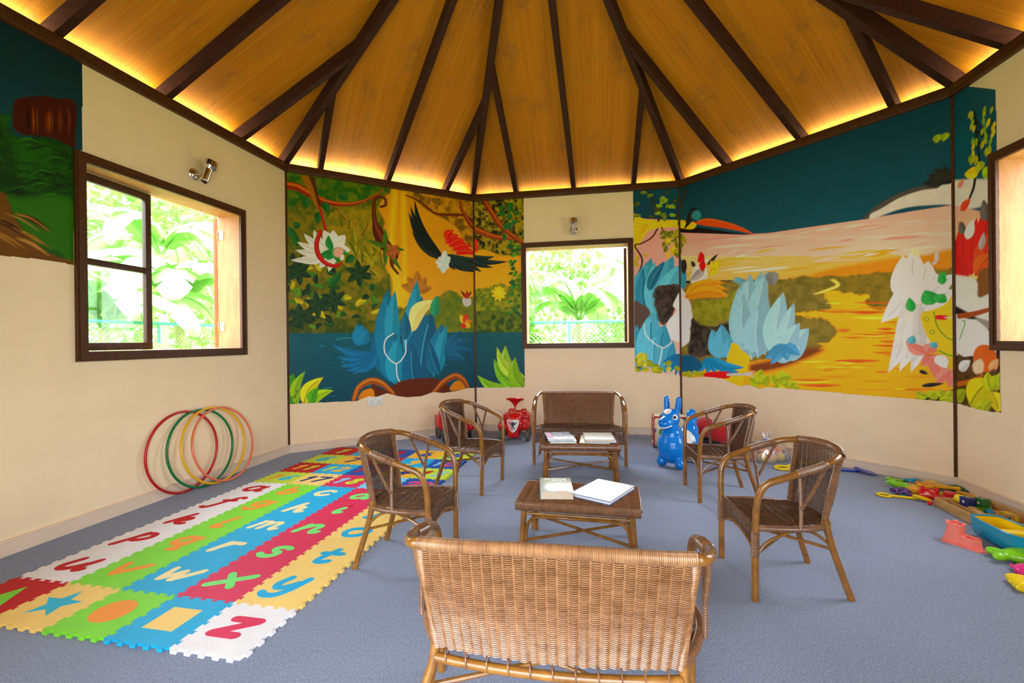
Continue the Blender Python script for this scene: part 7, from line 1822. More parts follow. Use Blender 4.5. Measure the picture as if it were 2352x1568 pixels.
    for q in range(1, nx + 1):
        f_ = q / (nx + .0) - .05; X = -.14 + .34 * f_; yy = (yb + (fy - .018 - yb) * min(1, f_ * 1.25)); tube(m, [(X, -yy, zs - .004), (X, 0, zs - .012), (X, yy, zs - .004)], .0035, 5)
    for t in (.25, .5, .75):
        yy = np.linspace(-(fy - .02), fy - .02, 9); tube(m, np.stack([np.full(9, .209), yy, [zs - .008 - (zs - .008 - zap(v_)) * t for v_ in yy]], -1), .0028, 5)
    obj('seat_stakes', m, M['strand'], root)
    yy = np.linspace(-(fy - .008), fy - .008, 15); m = MB(); tube(m, np.stack([np.full(15, .212), yy, [zap(v_) - .002 for v_ in yy]], -1), .0065, 8); obj('apron_rail', m, M['pole'], root)
    m = MB(); rings(m, [(.208, -fy + .01, zs - .004), (.208, fy - .01, zs - .004)], .008, .0075, 8, 4); obj('front_rail', m, M['strand'], root)
    # side rails, Y shaped arm braces and curved under-braces
    for s in (1, -1):
        sr_ = catmull([(.205, (fy - .004) * s, zs - .006), (.08, (fy - .003) * s, zs - .008), (-.03, (fy * .45 + yb * .55 + .014) * s, zs - .010), (-.115, (yb + .006) * s, zs - .012)], 5)
        m = MB(); tube(m, sr_, .011, 8); rings(m, sr_, .0118, .0062, 10, 5); obj('side_rail', m, M['wrap'], root)
        bz = lambda x: np.interp(x, [p[0] for p in side[::-1]], [p[2] for p in side[::-1]])
        by = lambda x: np.interp(x, [p[0] for p in side[::-1]], [p[1] for p in side[::-1]])
        x1 = .025; m = MB(); P = [(x1 - .012, (fy - .004) * s, zs - .01), (x1 - .004, (fy * .5 + by(x1) * .5 + (0 if two else -.004)) * s, .46), (x1 + .012, by(x1) * s, bz(x1) - .01)]; rings(m, catmull(P, 5), .0062, .0072, 9, 5); tube(m, catmull(P, 4), .006, 7)
        P = [(x1 - .003, (fy * .55 + by(x1) * .45) * s, .425), (-.02, (fy * .3 + by(-.02) * .7) * s, .50), (-.085, by(-.085) * s, bz(-.085) - .008)]; rings(m, catmull(P, 5), .0058, .0072, 9, 5); tube(m, catmull(P, 4), .0055, 7)
        obj('arm_brace', m, M['wrap'], root)
        m = MB(); tube(m, catmull([(.205, fy * s * .99, .212), (.165, fy * s * .985, .262), (.09, fy * s * .98, .302), (.01, (fy * .55 + yb * .45) * s, .314), (-.06, (fy * .3 + yb * .7) * s, .298), (-.12, (yb + .012) * s, .255), (-.146, (yb + .016) * s, .215)], 5), .0068, 8); obj('under_brace', m, M['pole'], root)
    m = MB()
    tube(m, [(.208, fy - .01, .208), (-.150, -(yb + (ry - yb) * .45), .208)], .0075, 8); tube(m, [(.208, -(fy - .01), .222), (-.150, yb + (ry - yb) * .45, .222)], .0075, 8); obj('stretcher', m, M['pole'], root)
    # rear seat rail with its ties
    yr = np.linspace(-yb, yb, 13); P = np.stack([[bx(v_) - .012 for v_ in yr], yr, np.full(13, .300)], -1)
    m = MB(); tube(m, P, .0135 if two else .011, 10); obj('rear_rail', m, M['pole'], root)
    for v_ in np.linspace(-yb * .9, yb * .9, 11 if two else 6):
        m = MB(); a = np.arange(14) / 14 * 2 * PI; tube(m, np.stack([bx(v_) - .010 + .0165 * np.cos(a), np.full(14, v_) + .003 * np.sin(a), .307 + .021 * np.sin(a)], -1), .0022, 5, closed=True)
        obj('rail_tie', m, M['wrap'], root)
GCH = 'rattan armchairs around the tables'; GSE = 'two-seat rattan benches'
ch = thing('rattan_armchair', 'rattan armchair standing partly on the foam mat, nearest on the left', 'chair', (-.599, 2.548, 0), math.radians(-11.9), GCH)
seat_unit(ch, False)
c2 = dup(ch, (-.374, 3.82, .0062), math.radians(-21.5), 'rattan armchair standing in front of a red ride-on car by the mat')
c2.rotation_euler = (0, math.radians(1.65), math.radians(-21.5))
dup(ch, (1.597, 3.513, 0), math.radians(173.2), 'rattan armchair beside the blue bouncing horse toy')
dup(ch, (1.330, 2.270, 0), math.radians(175.2), 'rattan armchair nearest on the right, facing the front table')
se = thing('rattan_settee', 'two-seat rattan bench against the wall under the back window', 'bench', (.658, 4.57, 0), math.radians(-97.2), GSE)
seat_unit(se, True)
dup(se, (.126, 1.385, 0), math.radians(81.2), 'two-seat rattan bench seen from behind in the foreground')

# ------------------------------------------------------------------ low rattan tables
def make_table(root):
    W2, D2, H = .335, .205, .305
    m = MB()
    for s in (1, -1):
        P = [(-W2, s * (D2 - .012), H - .022), (W2, s * (D2 - .012), H - .022)]; tube(m, P, .021, 14); rings(m, P, .0215, .0068, 16, 5)
    obj('edge_rail', m, M['wrap'], root)
    m = MB()
    def ST(u, v): return np.stack([u * W2, (v - .5) * 2 * (D2 - .016), np.full_like(u, H - .006) + .004 * (1 - (2 * v - 1) ** 4)], -1)
    weave(m, ST, 84, 13, .0062, .0029, 5, 6, .8); obj('woven_top', m, M['wrap'], root)
    for s in (1, -1):
        m = MB(); P = catmull([(s * (W2 - .006), -D2 + .016, H - .012), (s * (W2 - .004), 0, H - .010), (s * (W2 - .006), D2 - .016, H - .012)], 8); tube(m, P, .0115, 8); rings(m, P, .0118, .0062, 10, 5)
        obj('end_rail', m, M['wrap'], root)
    for sx in (1, -1):
        for sy in (1, -1):
            m = MB(); tube(m, [(sx * (W2 - .045), sy * (D2 - .022), H - .025), (sx * (W2 - .030), sy * (D2 - .010), .002)], .0165, 12); obj('leg', m, M['pole'], root)
    for s in (1, -1):
        y = s * (D2 - .019)
        m = MB(); tube(m, [(-W2 + .05, y, H - .062), (W2 - .05, y, H - .062)], .0085, 9); obj('apron_bar', m, M['pole'], root)
        xe = W2 - .055; m = MB(); tube(m, catmull([(-xe - .002, y, .003), (-xe, y, .10), (-xe + .006, y, .165), (-xe + .03, y, .208), (-xe + .08, y, .226), (0, y, .228), (xe - .08, y, .226), (xe - .03, y, .208), (xe - .006, y, .165), (xe, y, .10), (xe + .002, y, .003)], 5), .0090, 9); obj('apron_arch', m, M['pole'], root)
    for s in (1, -1):
        x = s * (W2 - .042); m = MB(); tube(m, catmull([(x, -D2 + .035, .003), (x, -D2 + .038, .15), (x, -D2 + .075, .225), (x, 0, .236), (x, D2 - .075, .225), (x, D2 - .038, .15), (x, D2 - .035, .003)], 5), .0085, 8); obj('end_arch', m, M['pole'], root)
    m = MB(); tube(m, [(-W2 + .05, -D2 + .03, .088), (W2 - .05, D2 - .03, .088)], .0085, 8); tube(m, [(-W2 + .05, D2 - .03, .100), (W2 - .05, -D2 + .03, .100)], .0085, 8); obj('stretcher', m, M['pole'], root)
tb = thing('rattan_table', 'low rattan table nearest the camera holding a thick book and a white book', 'table', (.380, 2.650, 0), math.radians(-12.7), 'low rattan tables')
make_table(tb)
dup(tb, (.588, 4.052, 0), math.radians(-6.2), 'low rattan table in front of the back bench holding two stacks of books')

# ------------------------------------------------------------------ books
def cover_mat(name, stops, scale):
    N = NT(name); f = N.noise(N.coord('Object', (scale, scale, scale)), 1, 4, .6, .8); N.col(N.ramp(f, stops)); N.set(rough=.22, spec=.5); return N.m
M['pages'] = plain('book_pages', (.80, .64, .48), .7, .05, 30); M['pages_w'] = plain('white_pages', (.82, .8, .76), .7, .04, 30)
def book(label, loc, rot, w, d, t, cm, pm, spine=None, cov=.0025, name='book'):
    b = thing(name, label, 'book', loc, rot, 'books on the rattan tables')
    m = MB(); box(m, (-w / 2 + .003, -d / 2 + .003, cov), (w / 2 - .004, d / 2 - .003, t - cov)); obj('pages', m, pm, b)
    m = MB(); box(m, (-w / 2, -d / 2, 0), (w / 2, d / 2, cov), .0008); box(m, (-w / 2, -d / 2, t - cov), (w / 2, d / 2, t), .0008); obj('cover', m, cm, b)
    m = MB(); box(m, (-w / 2 - .002, -d / 2, 0), (-w / 2 + .003, d / 2, t), .0012); obj('spine', m, spine or cm, b)
    return b
ZT = .3118
cm1 = cover_mat('misty_cover', [(.3, (.50, .54, .50)), (.5, (.62, .64, .56)), (.7, (.70, .68, .55))], 16)
bk = book('thick pale green book with a title, on the near table', (.2475, 2.672, ZT), math.radians(-3), .186, .262, .042, cm1, M['pages'], plastic('teal_spine', (.03, .22, .30), .3), .002)
t_ = text_mb('РОИ', .062, .0004); o_ = obj('title', t_, plain('title_white', (.86, .87, .84), .4), bk, sharp=0); o_.location = (.0, .088, .0422)
N = NT('orange_flash'); N.col((.85, .30, .10)); m = MB(); box(m, (.0, -.131, .0415), (.062, -.1305, .0424)); box(m, (.0, -.1308, .042), (.062, -.118, .0424)); obj('cover_print', m, N.m, bk)
bw = plastic('white_gloss_cover', (.86, .86, .86), .18); bl = plastic('blue_board', (.02, .12, .42), .25)
b2 = book('large white book with blue edges lying askew on the near table', (.5185, 2.642, ZT), math.radians(-38), .245, .33, .020, bl, M['pages_w'], bl, .003)
m = MB(); box(m, (-.118, -.161, .0199), (.1215, .164, .0206)); obj('cover_sheet', m, bw, b2)
cm3 = cover_mat('blue_pink_cover', [(.3, (.10, .16, .38)), (.48, (.42, .46, .60)), (.55, (.62, .60, .52)), (.7, (.70, .68, .70))], 14)
tl_ = plastic('turquoise_cover', (.35, .55, .55), .3)
b3 = book('closed pale book at the bottom of the left stack on the back table', (.436, 4.045, ZT), math.radians(-2), .225, .27, .020, tl_, M['pages_w'], tl_)
b4 = book('blue picture book with a pink strip topping the left stack on the back table', (.405, 4.060, ZT + .0205), math.radians(3), .228, .29, .020, cm3, M['pages_w'], plastic('navy_board', (.02, .03, .16), .3), .003)
m = MB(); box(m, (-.105, -.13, .0199), (-.06, .11, .0205)); obj('pink_strip', m, plain('pink_print', (.75, .25, .42), .3, .25, 60), b4)
cy_ = plastic('pale_yellow_cover', (.78, .70, .42), .35); cb_ = plastic('pale_blue_cover', (.32, .48, .70), .3)
b5 = book('thin pale yellow book under the right stack on the back table', (.722, 4.035, ZT), math.radians(-11), .25, .30, .008, cy_, M['pages'], cy_, .0015)
b6 = book('thin pale blue book in the middle of the right stack on the back table', (.768, 4.025, ZT + .0085), math.radians(-6), .25, .29, .010, cb_, M['pages_w'], cb_, .002)
cm4 = cover_mat('cream_map_cover', [(.3, (.60, .58, .46)), (.5, (.74, .72, .60)), (.7, (.78, .77, .68))], 15)
b7 = book('cream book topping the right stack on the back table', (.752, 4.030, ZT + .019), math.radians(-6), .250, .285, .018, cm4, M['pages'], plastic('tan_board', (.55, .32, .14), .4), .002)
# ------------------------------------------------------------------ hoops leaning on the left wall
wa = WALLS[0].rotation_euler.z; wdir = np.array([math.cos(wa), math.sin(wa), 0]); win_ = np.array([math.sin(wa), -math.cos(wa), 0])
for k, (cname, u, off, R, mk, lab) in enumerate((('red', 1.345, .045, .320, 'hoopred', 'red plastic hoop leaning on the left wall behind the other hoops'), ('green', 1.495, .085, .318, 'hoopgreen', 'green plastic hoop leaning between the red and yellow hoops'), ('yellow', 1.605, .120, .322, 'hoopyellow', 'yellow plastic hoop leaning between the green and coral hoops'), ('coral', 1.685, .155, .318, 'hoopcoral', 'coral plastic hoop leaning in front of the other three hoops'))):
    t = thing('hoop', lab, 'hoop', (Z_.x + wdir[0] * u + win_[0] * off, Z_.y + wdir[1] * u + win_[1] * off, .0105), wa, 'plastic hoops leaning on the left wall')
    lean = math.asin(min(.9, (off - .012 - k * .004) / (2 * R))); a = np.arange(72) / 72 * 2 * PI
    P = np.stack([R * np.cos(a), (R + R * np.sin(a)) * math.sin(lean), (R + R * np.sin(a)) * math.cos(lean)], -1)
    m = MB(); tube(m, P, .0098, 10, closed=True); obj('ring', m, PL[mk], t)
    m = MB(); tube(m, P[36 - 2:36 + 3], .0103, 10); obj('joint_sleeve', m, PL[mk], t)

# ------------------------------------------------------------------ red ride-on cars
PL['tyre'] = plain('grey_tyre', (.10, .095, .07), .6, .08, 20)
BADGE = MB()
def make_car(root):
    m = MB()
    prism(m, [(-.06, -.085), (.20, -.072), (.255, -.05), (.262, 0), (.255, .05), (.20, .072), (-.06, .085)], .20, .285)
    prism(m, [(.0, -.09), (.215, -.085), (.262, -.055), (.268, 0), (.262, .055), (.215, .085), (.0, .09)], .10, .215)
    box(m, (.04, -.065, .055), (.262, .065, .12)); box(m, (-.05, -.075, .28), (.10, .075, .318))
    box(m, (-.29, -.115, .10), (.06, .115, .195)); box(m, (-.30, -.165, .125), (-.09, .165, .275)); box(m, (-.30, -.115, .27), (-.20, -.045, .325)); box(m, (-.30, .045, .27), (-.20, .115, .325)); box(m, (-.31, -.10, .12), (-.27, .10, .30))
    for s in (1, -1):
        ell(m, (.175, .145 * s, .185), (.085, .05, .055)); ell(m, (.205, .135 * s, .225), (.04, .035, .035)); box(m, (.10, min(.07 * s, .15 * s), .15), (.22, max(.07 * s, .15 * s), .20))
    me = blob(m, .011, 5, 'car_body'); obj('body', me, PL['red'], root, sharp=0)
    m = MB(); tube(m, [(.055, 0, .30), (.03, 0, .44)], .011, 10); obj('steering_column', m, PL['red'], root)
    Mx = rotm('Y', -.22); w = obj('steering_wheel', (lambda m: (lathe(m, [(.012, -.085), (.03, -.05), (.075, -.012), (.105, -.006), (.112, .006), (.105, .012), (.075, .006), (.028, -.03), (.0001, -.035)], 32, Mx, (.018, 0, .475)), m)[-1])(MB()), PL['red'], root)
    m = MB(); lathe(m, [(.0001, -.012), (.035, -.010), (.036, -.006)], 20, Mx, (.018, 0, .475)); obj('horn_disc', m, PL['white'], w)
    for sx, sy, r in ((.165, .162, .078), (.165, -.162, .078), (-.175, .150, .082), (-.175, -.150, .082)):
        Mw = rotm('X', PI / 2)
        m = MB(); lathe(m, [(.02, -.018), (r - .012, -.020), (r - .003, -.016), (r, 0), (r - .003, .016), (r - .012, .020), (.02, .018)], 28, Mw, (sx, sy, r)); wh = obj('wheel', m, PL['tyre'], root)
        m = MB(); lathe(m, [(.0001, -.0205), (.044, -.0212), (.05, -.019), (.05, .019), (.044, .0212), (.0001, .0205)], 20, Mw, (sx, sy, r)); obj('hub', m, M['black'], wh)
    for s in (1, -1):
        m = MB(); ell(m, (.222, .132 * s, .232), (.024, .028, .026)); obj('headlight', m, PL['red'], root)
    # shield badge on the nose: white and pink halves, dark horned head and two small marks
    sh = [(-.072, .07), (-.06, .078), (0, .079), (.06, .078), (.072, .07), (.068, .03), (.045, -.03), (.015, -.066), (0, -.072), (-.015, -.066), (-.045, -.03), (-.068, .03)]
    MM = np.array([[0, 0, 1], [1, 0, 0], [0, 1, 0]]) ; tilt = rotm('Y', -.10)
    def lay(poly, d0, d1, mat_, name):
        m = MB(); prism(m, poly, d0, d1, tilt @ MM, (.2635, 0, .192)); return obj(name, m, mat_, bd if name != 'badge' else root, sharp=0)
    bd = lay(sh, -.012, .004, PL['white'], 'badge')
    sc_ = lambda P, f: [(x * f, y * f) for x, y in P]
    half = [p for p in sc_(sh, .9) if p[0] <= 0]; half = [(-.064, .063), (-.054, .070), (-.002, .071), (-.002, -.063), (-.013, -.058), (-.04, -.027), (-.061, .027)]
    lay(half, .003, .0048, plastic('badge_pink', (.80, .30, .30), .3), 'badge_panel')
    lay([(-.062, .052), (-.02, .034), (-.014, .048), (.012, .048), (.02, .036), (.056, .05), (.024, .022), (.012, .012), (.004, -.014), (-.004, -.014), (-.014, .008), (-.028, .024)], .0035, .0056, M['black'], 'badge_emblem')
    for q in (-.010, .016):
        lay([(q - .008, -.012), (q + .006, -.012), (q + .006, -.034), (q - .008, -.034)], .0035, .0056, M['dark'], 'badge_mark')
    lay([(-.03, .006), (-.02, .006), (-.02, -.004), (-.03, -.004)], .0035, .0056, PL['red'], 'badge_mark')
car = thing('ride_on_car', 'red ride-on toy car facing the camera beside the back bench', 'toy car', (.033, 5.615, 0), math.radians(-97), 'red ride-on toy cars')
make_car(car)
dup(car, (-.715, 5.545, 0), math.radians(-66), 'red ride-on toy car partly hidden behind an armchair, left of the other car')

# ------------------------------------------------------------------ blue bouncing horse
hs = thing('bouncing_horse', 'blue inflatable bouncing horse toy with a white saddle', 'toy', (1.488, 4.265, 0), math.atan2(-.69, -.72) - .05)
m = MB()
ell(m, (0, 0, .195), (.132, .138, .160)); ell(m, (.005, 0, .29), (.098, .10, .12)); ell(m, (.03, 0, .38), (.08, .075, .10)); ell(m, (.03, 0, .462), (.088, .085, .09)); ell(m, (.105, 0, .432), (.085, .07, .058), rotm('Y', .25))
ell(m, (-.13, 0, .20), (.14, .115, .10)); ell(m, (-.27, 0, .195), (.13, .135, .145)); ell(m, (-.33, 0, .30), (.075, .08, .09))
tube(m, catmull([(-.34, 0, .33), (-.375, 0, .40), (-.372, 0, .45), (-.345, 0, .475)], 6), np.linspace(.05, .042, 19), 12); ell(m, (-.35, 0, .455), (.05, .042, .045))
for s in (1, -1):
    ell(m, (.035, .092 * s, .048), (.05, .048, .048)); ell(m, (-.30, .095 * s, .048), (.05, .048, .048))
    ell(m, (.045, .088 * s, .09), (.03, .03, .045))
    tube(m, [(.0, .052 * s, .52), (-.006, .058 * s, .58), (-.008, .062 * s, .635)], [.026, .028, .024], 12); ell(m, (-.008, .062 * s, .636), (.024, .024, .028))
me = blob(m, .005, 10, 'horse_body'); obj('body', me, plain('blue_vinyl', (.0, .20, .68), .16, .03, 4, .5), hs, sharp=0)
m = patch(me, lambda c: -.215 < c[0] < -.035 and c[2] > .215 + .10 * abs(c[0] + .125) and abs(c[1]) < .16, .0022); obj('saddle', m, PL['white'], hs, sharp=0)
m = patch(me, lambda c: c[2] > .5 and c[0] > .02 and ((c[0] - .075) / .030) ** 2 + (c[1] / .034) ** 2 < 1, .002); obj('blaze', m, PL['white'], hs, sharp=0)
for s in (1, -1):
    for nm, rad, o_, mk, dx, dz in (('eye', .026, .002, 'white', 0, 0), ('pupil', .014, .0032, 'eyeblack', .004, .003)):
        c0 = np.array([.072, .074 * s, .482])
        if nm == 'eye': ep = obj('eye', (lambda m: m)(patch(me, lambda c: np.linalg.norm(c - c0) < rad, o_)), PL[mk], hs, sharp=0)
        else:
            e = MB(); ell(e, (.080 + dx * .5, .0725 * s, .484), (.013, .006, .014), rotm('Z', -.75 * s)); obj('pupil', e, PL[mk], ep)
m = MB(); a = np.linspace(-1.35, 1.35, 21); tube(m, np.stack([.108 + .076 * np.cos(a), .068 * np.sin(a), .396 - .006 * np.cos(a) + .018 * np.abs(np.sin(a)) ** 3], -1), .0055, 6); obj('mouth', m, PL['white'], hs)
for s in (1, -1):
    m = MB(); ell(m, (.178, .022 * s, .452), (.006, .007, .006)); obj('nostril', m, PL['royal'], hs)

# ------------------------------------------------------------------ play tunnel and red plush behind the horse
N = NT('dotted_cream_fabric'); vo = N.n('ShaderNodeTexVoronoi'); vo.inputs['Scale'].default_value = 9; vo.inputs['Randomness'].default_value = .35; N.l(N.coord(), vo.inputs['Vector'])
dot = N.ramp(vo.outputs['Distance'], [(.40, (1, 1, 1)), (.44, (0, 0, 0))]); N.col(N.mix(dot, (.68, .58, .38), N.ramp(N.mix(1, vo.outputs['Color'], vo.outputs['Color']), [(.3, (.02, .20, .05)), (.5, (.03, .14, .40)), (.7, (.05, .26, .05))]))); N.set(rough=.8); M['dots'] = N.m
tu = thing('play_drum', 'round fabric play drum with coloured dots and red rims behind the blue horse', 'toy', (1.745, 5.04, .185), math.radians(-14))
Mx = rotm('Y', PI / 2); m = MB(); lathe(m, [(.0001, -.19), (.178, -.19), (.182, -.10), (.176, 0), (.182, .10), (.178, .19), (.0001, .19)], 36, Mx); obj('fabric', m, M['dots'], tu)
for x in (-.19, .19):
    a = np.arange(40) / 40 * 2 * PI; m = MB(); tube(m, np.stack([np.full(40, x), .178 * np.cos(a), .178 * np.sin(a)], -1), .008, 8, closed=True); obj('rim', m, PL['hoopred'], tu)
m = MB(); tube(m, [(-.19, -.09, .16), (.19, -.09, .16)], .008, 8); obj('seam', m, PL['hoopred'], tu)
N = NT('red_plush'); N.col(N.ramp(N.noise(N.coord(), 30, 3), [(.3, (.36, .004, .008)), (.7, (.60, .010, .012))])); N.set(rough=.95, sheen=.4); N.bump(N.noise(N.coord(), 180, 2), .5, .004); M['plush'] = N.m
pl = thing('plush_caterpillar', 'red plush caterpillar toy of round segments behind the right back armchair', 'toy', (2.21, 4.83, 0), math.radians(-26))
for x, z, r in ((-.17, .245, .115), (-.02, .185, .125), (.13, .115, .115)):
    m = MB(); ell(m, (x, 0, z), (r * .92, r, r), rotm('Y', .45), 26, 14); obj('segment', m, M['plush'], pl)
m = MB(); box(m, (-.30, -.13, 0), (.14, .13, .05), .02); box(m, (-.29, -.12, .05), (-.02, .12, .125), .02); obj('base_pad', m, plain('black_felt', (.012, .010, .010), .9, .1, 20), pl)
m = MB()
for q in (-.03, 0, .03): ell(m, (-.10 + .012 * abs(q) * 10, q, .345 - abs(q)), (.012, .012, .009))
obj('button_row', m, PL['white'], pl)

# ------------------------------------------------------------------ bag of balls
bag = thing('plastic_bag', 'clear plastic bag full of coloured balls, tied in a knot, by the right wall', 'bag', (2.505, 4.515, 0), .5)
N = NT('clear_film'); N.t.nodes.remove(N.b); tr = N.n('ShaderNodeBsdfTransparent'); df = N.n('ShaderNodeBsdfDiffuse'); df.inputs[0].default_value = (.80, .76, .72, 1); gl = N.n('ShaderNodeBsdfGlossy'); gl.inputs['Roughness'].default_value = .18
m1 = N.n('ShaderNodeMixShader'); m1.inputs[0].default_value = .25; N.l(df.outputs[0], m1.inputs[1]); N.l(gl.outputs[0], m1.inputs[2]); m2 = N.n('ShaderNodeMixShader'); fn = N.noise(N.coord(), 14, 3, .6, 1.2); rr_ = N.ramp(fn, [(.35, (.2,) * 3), (.7, (.68,) * 3)]); N.l(rr_, m2.inputs[0]); N.l(tr.outputs[0], m2.inputs[1]); N.l(m1.outputs[0], m2.inputs[2]); N.l(m2.outputs[0], N.t.nodes['Material Output'].inputs['Surface'])
m = MB(); k = 36; prof = [(.10, .004), (.185, .006), (.205, .04), (.20, .09), (.165, .135), (.10, .165), (.045, .185), (.018, .198), (.014, .208), (.03, .228), (.05, .255)]
V = []
for i, (r, z) in enumerate(prof):
    for j in range(k):
        a = j / k * 2 * PI; w_ = 1 + (.07 if i < 5 else .16) * math.sin(a * 5 + i) + .05 * math.sin(a * 11 + i * 1.7)
        V.append((r * w_ * math.cos(a) * 1.12, r * w_ * math.sin(a) * .82, z + .008 * math.sin(a * 7 + i) * (i > 2)))
m.add(V, [(i * k + j, i * k + (j + 1) % k, (i + 1) * k + (j + 1) % k, (i + 1) * k + j) for i in range(len(prof) - 1) for j in range(k)] + [list(range(k))[::-1]]); obj('film', m, N.m, bag)
a = np.arange(16) / 16 * 2 * PI; m = MB(); tube(m, np.stack([.02 * np.cos(a), .02 * np.sin(a), np.full(16, .203)], -1), .006, 6, closed=True); obj('knot', m, PL['white'], bag)
balls = [(-.15, -.05, 0, 'yellow'), (-.07, -.10, 0, 'amber'), (.03, -.115, 0, 'yellow'), (.12, -.085, 0, 'royal'), (.165, -.005, 0, 'red'), (-.13, .05, 0, 'orange'), (-.035, -.02, 0, 'red'), (.06, -.02, 0, 'amber'), (.03, .08, 0, 'lime'), (.12, .07, 0, 'yellow'), (-.10, -.04, 1, 'orange'), (-.02, -.075, 1, 'red'), (.07, -.07, 1, 'orange'), (.115, .01, 1, 'red'), (-.06, .05, 1, 'yellow'), (.03, .02, 1, 'royal'), (-.01, -.005, 2, 'royal')]
cb, sb = math.cos(.5), math.sin(.5); seen = {}
for x, y, lv, mk in balls:
    w = (2.505 + cb * x - sb * y, 4.515 + sb * x + cb * y, .044 + .058 * lv)
    o = obj('ball', (lambda m: (ell(m, (0, 0, 0), 0.041, None, 18, 12), m)[-1])(MB()), PL[mk], None, w)
    nm = {'amber': 'orange yellow', 'royal': 'blue'}.get(mk, mk)
    where = ('on the bag bottom', 'in the middle layer', 'at the top')[lv]
    tag(o, '%s plastic ball %s inside the clear bag' % (nm, where), 'ball', 'coloured balls in the clear plastic bag' if False else '%s balls %s' % (nm, where))

# ------------------------------------------------------------------ rakes and spades by the right wall
def tool(label, p0, p1, mk, head, hw=.10, name='toy_rake', z=.012, r=.011, hr=.042):
    p0 = Vector(p0); p1 = Vector(p1); d = p1 - p0; L = d.length; t = thing(name, label, 'beach tool', (p0.x, p0.y, 0), math.atan2(d.y, d.x), 'plastic beach tools on the carpet')
    m = MB(); tube(m, [(0, 0, z), (L * .62, 0, z)], r, 10); obj('shaft', m, PL[mk], t)
    m = MB(); a = np.linspace(.35, 2 * PI - .35, 20); 
    tube(m, np.stack([-hr + hr * np.cos(a), hr * .9 * np.sin(a), np.full(20, z)], -1), r * .85, 8, closed=True); obj('handle', m, PL[mk], t)
    m = MB()
    if head == 'rake':
        box(m, (L * .6, -hw, .004), (L * .6 + .03, hw, .028), .006)
        for q in np.linspace(-hw + .014, hw - .014, 5): tube(m, catmull([(L * .6 + .02, q, .018), (L * .6 + .06, q, .020), (L * .6 + .085, q, .005)], 4), [.010] * 8 + [.007], 8)
        obj('tines', m, PL[mk], t)
    else:
        X = np.linspace(0, 1, 9); V = []
        wv = lambda x: hw * (.35 + .65 * min(1, x * 3.2)) * (1 - max(0, x - .62) ** 2 * 4.4)
        x0 = L * .55; x1 = L
        for x in X:
            for y in np.linspace(-1, 1, 9): V.append((x0 + (x1 - x0) * x, y * wv(x), .006 + .016 * y * y * (1 - x * .7) + .012 * (1 - x)))
        n = len(V); V2 = [(a_, b_, c_ - .0045) for a_, b_, c_ in V]
        Fc = [(i * 9 + j, (i + 1) * 9 + j, (i + 1) * 9 + j + 1, i * 9 + j + 1) for i in range(8) for j in range(8)]
        m.add(V + V2, Fc + [tuple(n + q for q in f[::-1]) for f in Fc] + [(i * 9 + e, n + i * 9 + e, n + (i + 1) * 9 + e, (i + 1) * 9 + e)[::(1 if e else -1)] for i in range(8) for e in (0, 8)] + [(64 + 8 + j, 64 + 8 + j + 1, n + 72 + j + 1, n + 72 + j) for j in range(8)])
        obj('blade', m, PL[mk], t)
    return t
tool('yellow plastic spade with a loop handle behind the nearest right armchair', (2.50, 4.19), (2.86, 4.42), 'yellow', 'spade', .07, 'toy_spade', .014, .014, .062)
tool('yellow plastic spade lying beside the blue spade by the right wall', (2.74, 4.26), (2.95, 4.16), 'yellow', 'spade', .07, 'toy_spade', .03)
tool('dark blue plastic spade at the foot of the right wall', (2.86, 4.09), (3.16, 4.00), 'royal', 'spade', .11, 'toy_spade')
tool('small yellow spade lying flat at the near edge of the toy pile', (2.815, 3.405), (3.02, 3.30), 'yellow', 'spade', .05, 'toy_spade', .010, .009)
tool('large yellow spade resting on the far toys by the corner', (3.19, 3.475), (3.42, 3.37), 'amber', 'spade', .055, 'toy_spade', .055, .013)
tool('yellow rake between the red mould and the wooden tray', (3.215, 3.425), (3.31, 3.29), 'yellow', 'rake', .035, 'toy_rake', .012, .009)
o = obj('stick', (lambda m: (tube(m, [(2.891, 3.461, .006), (2.935, 3.415, .006)], .005, 8), m)[-1])(MB()), PL['cyan']); tag(o, 'thin blue stick lying beside the purple sand mould', 'stick')

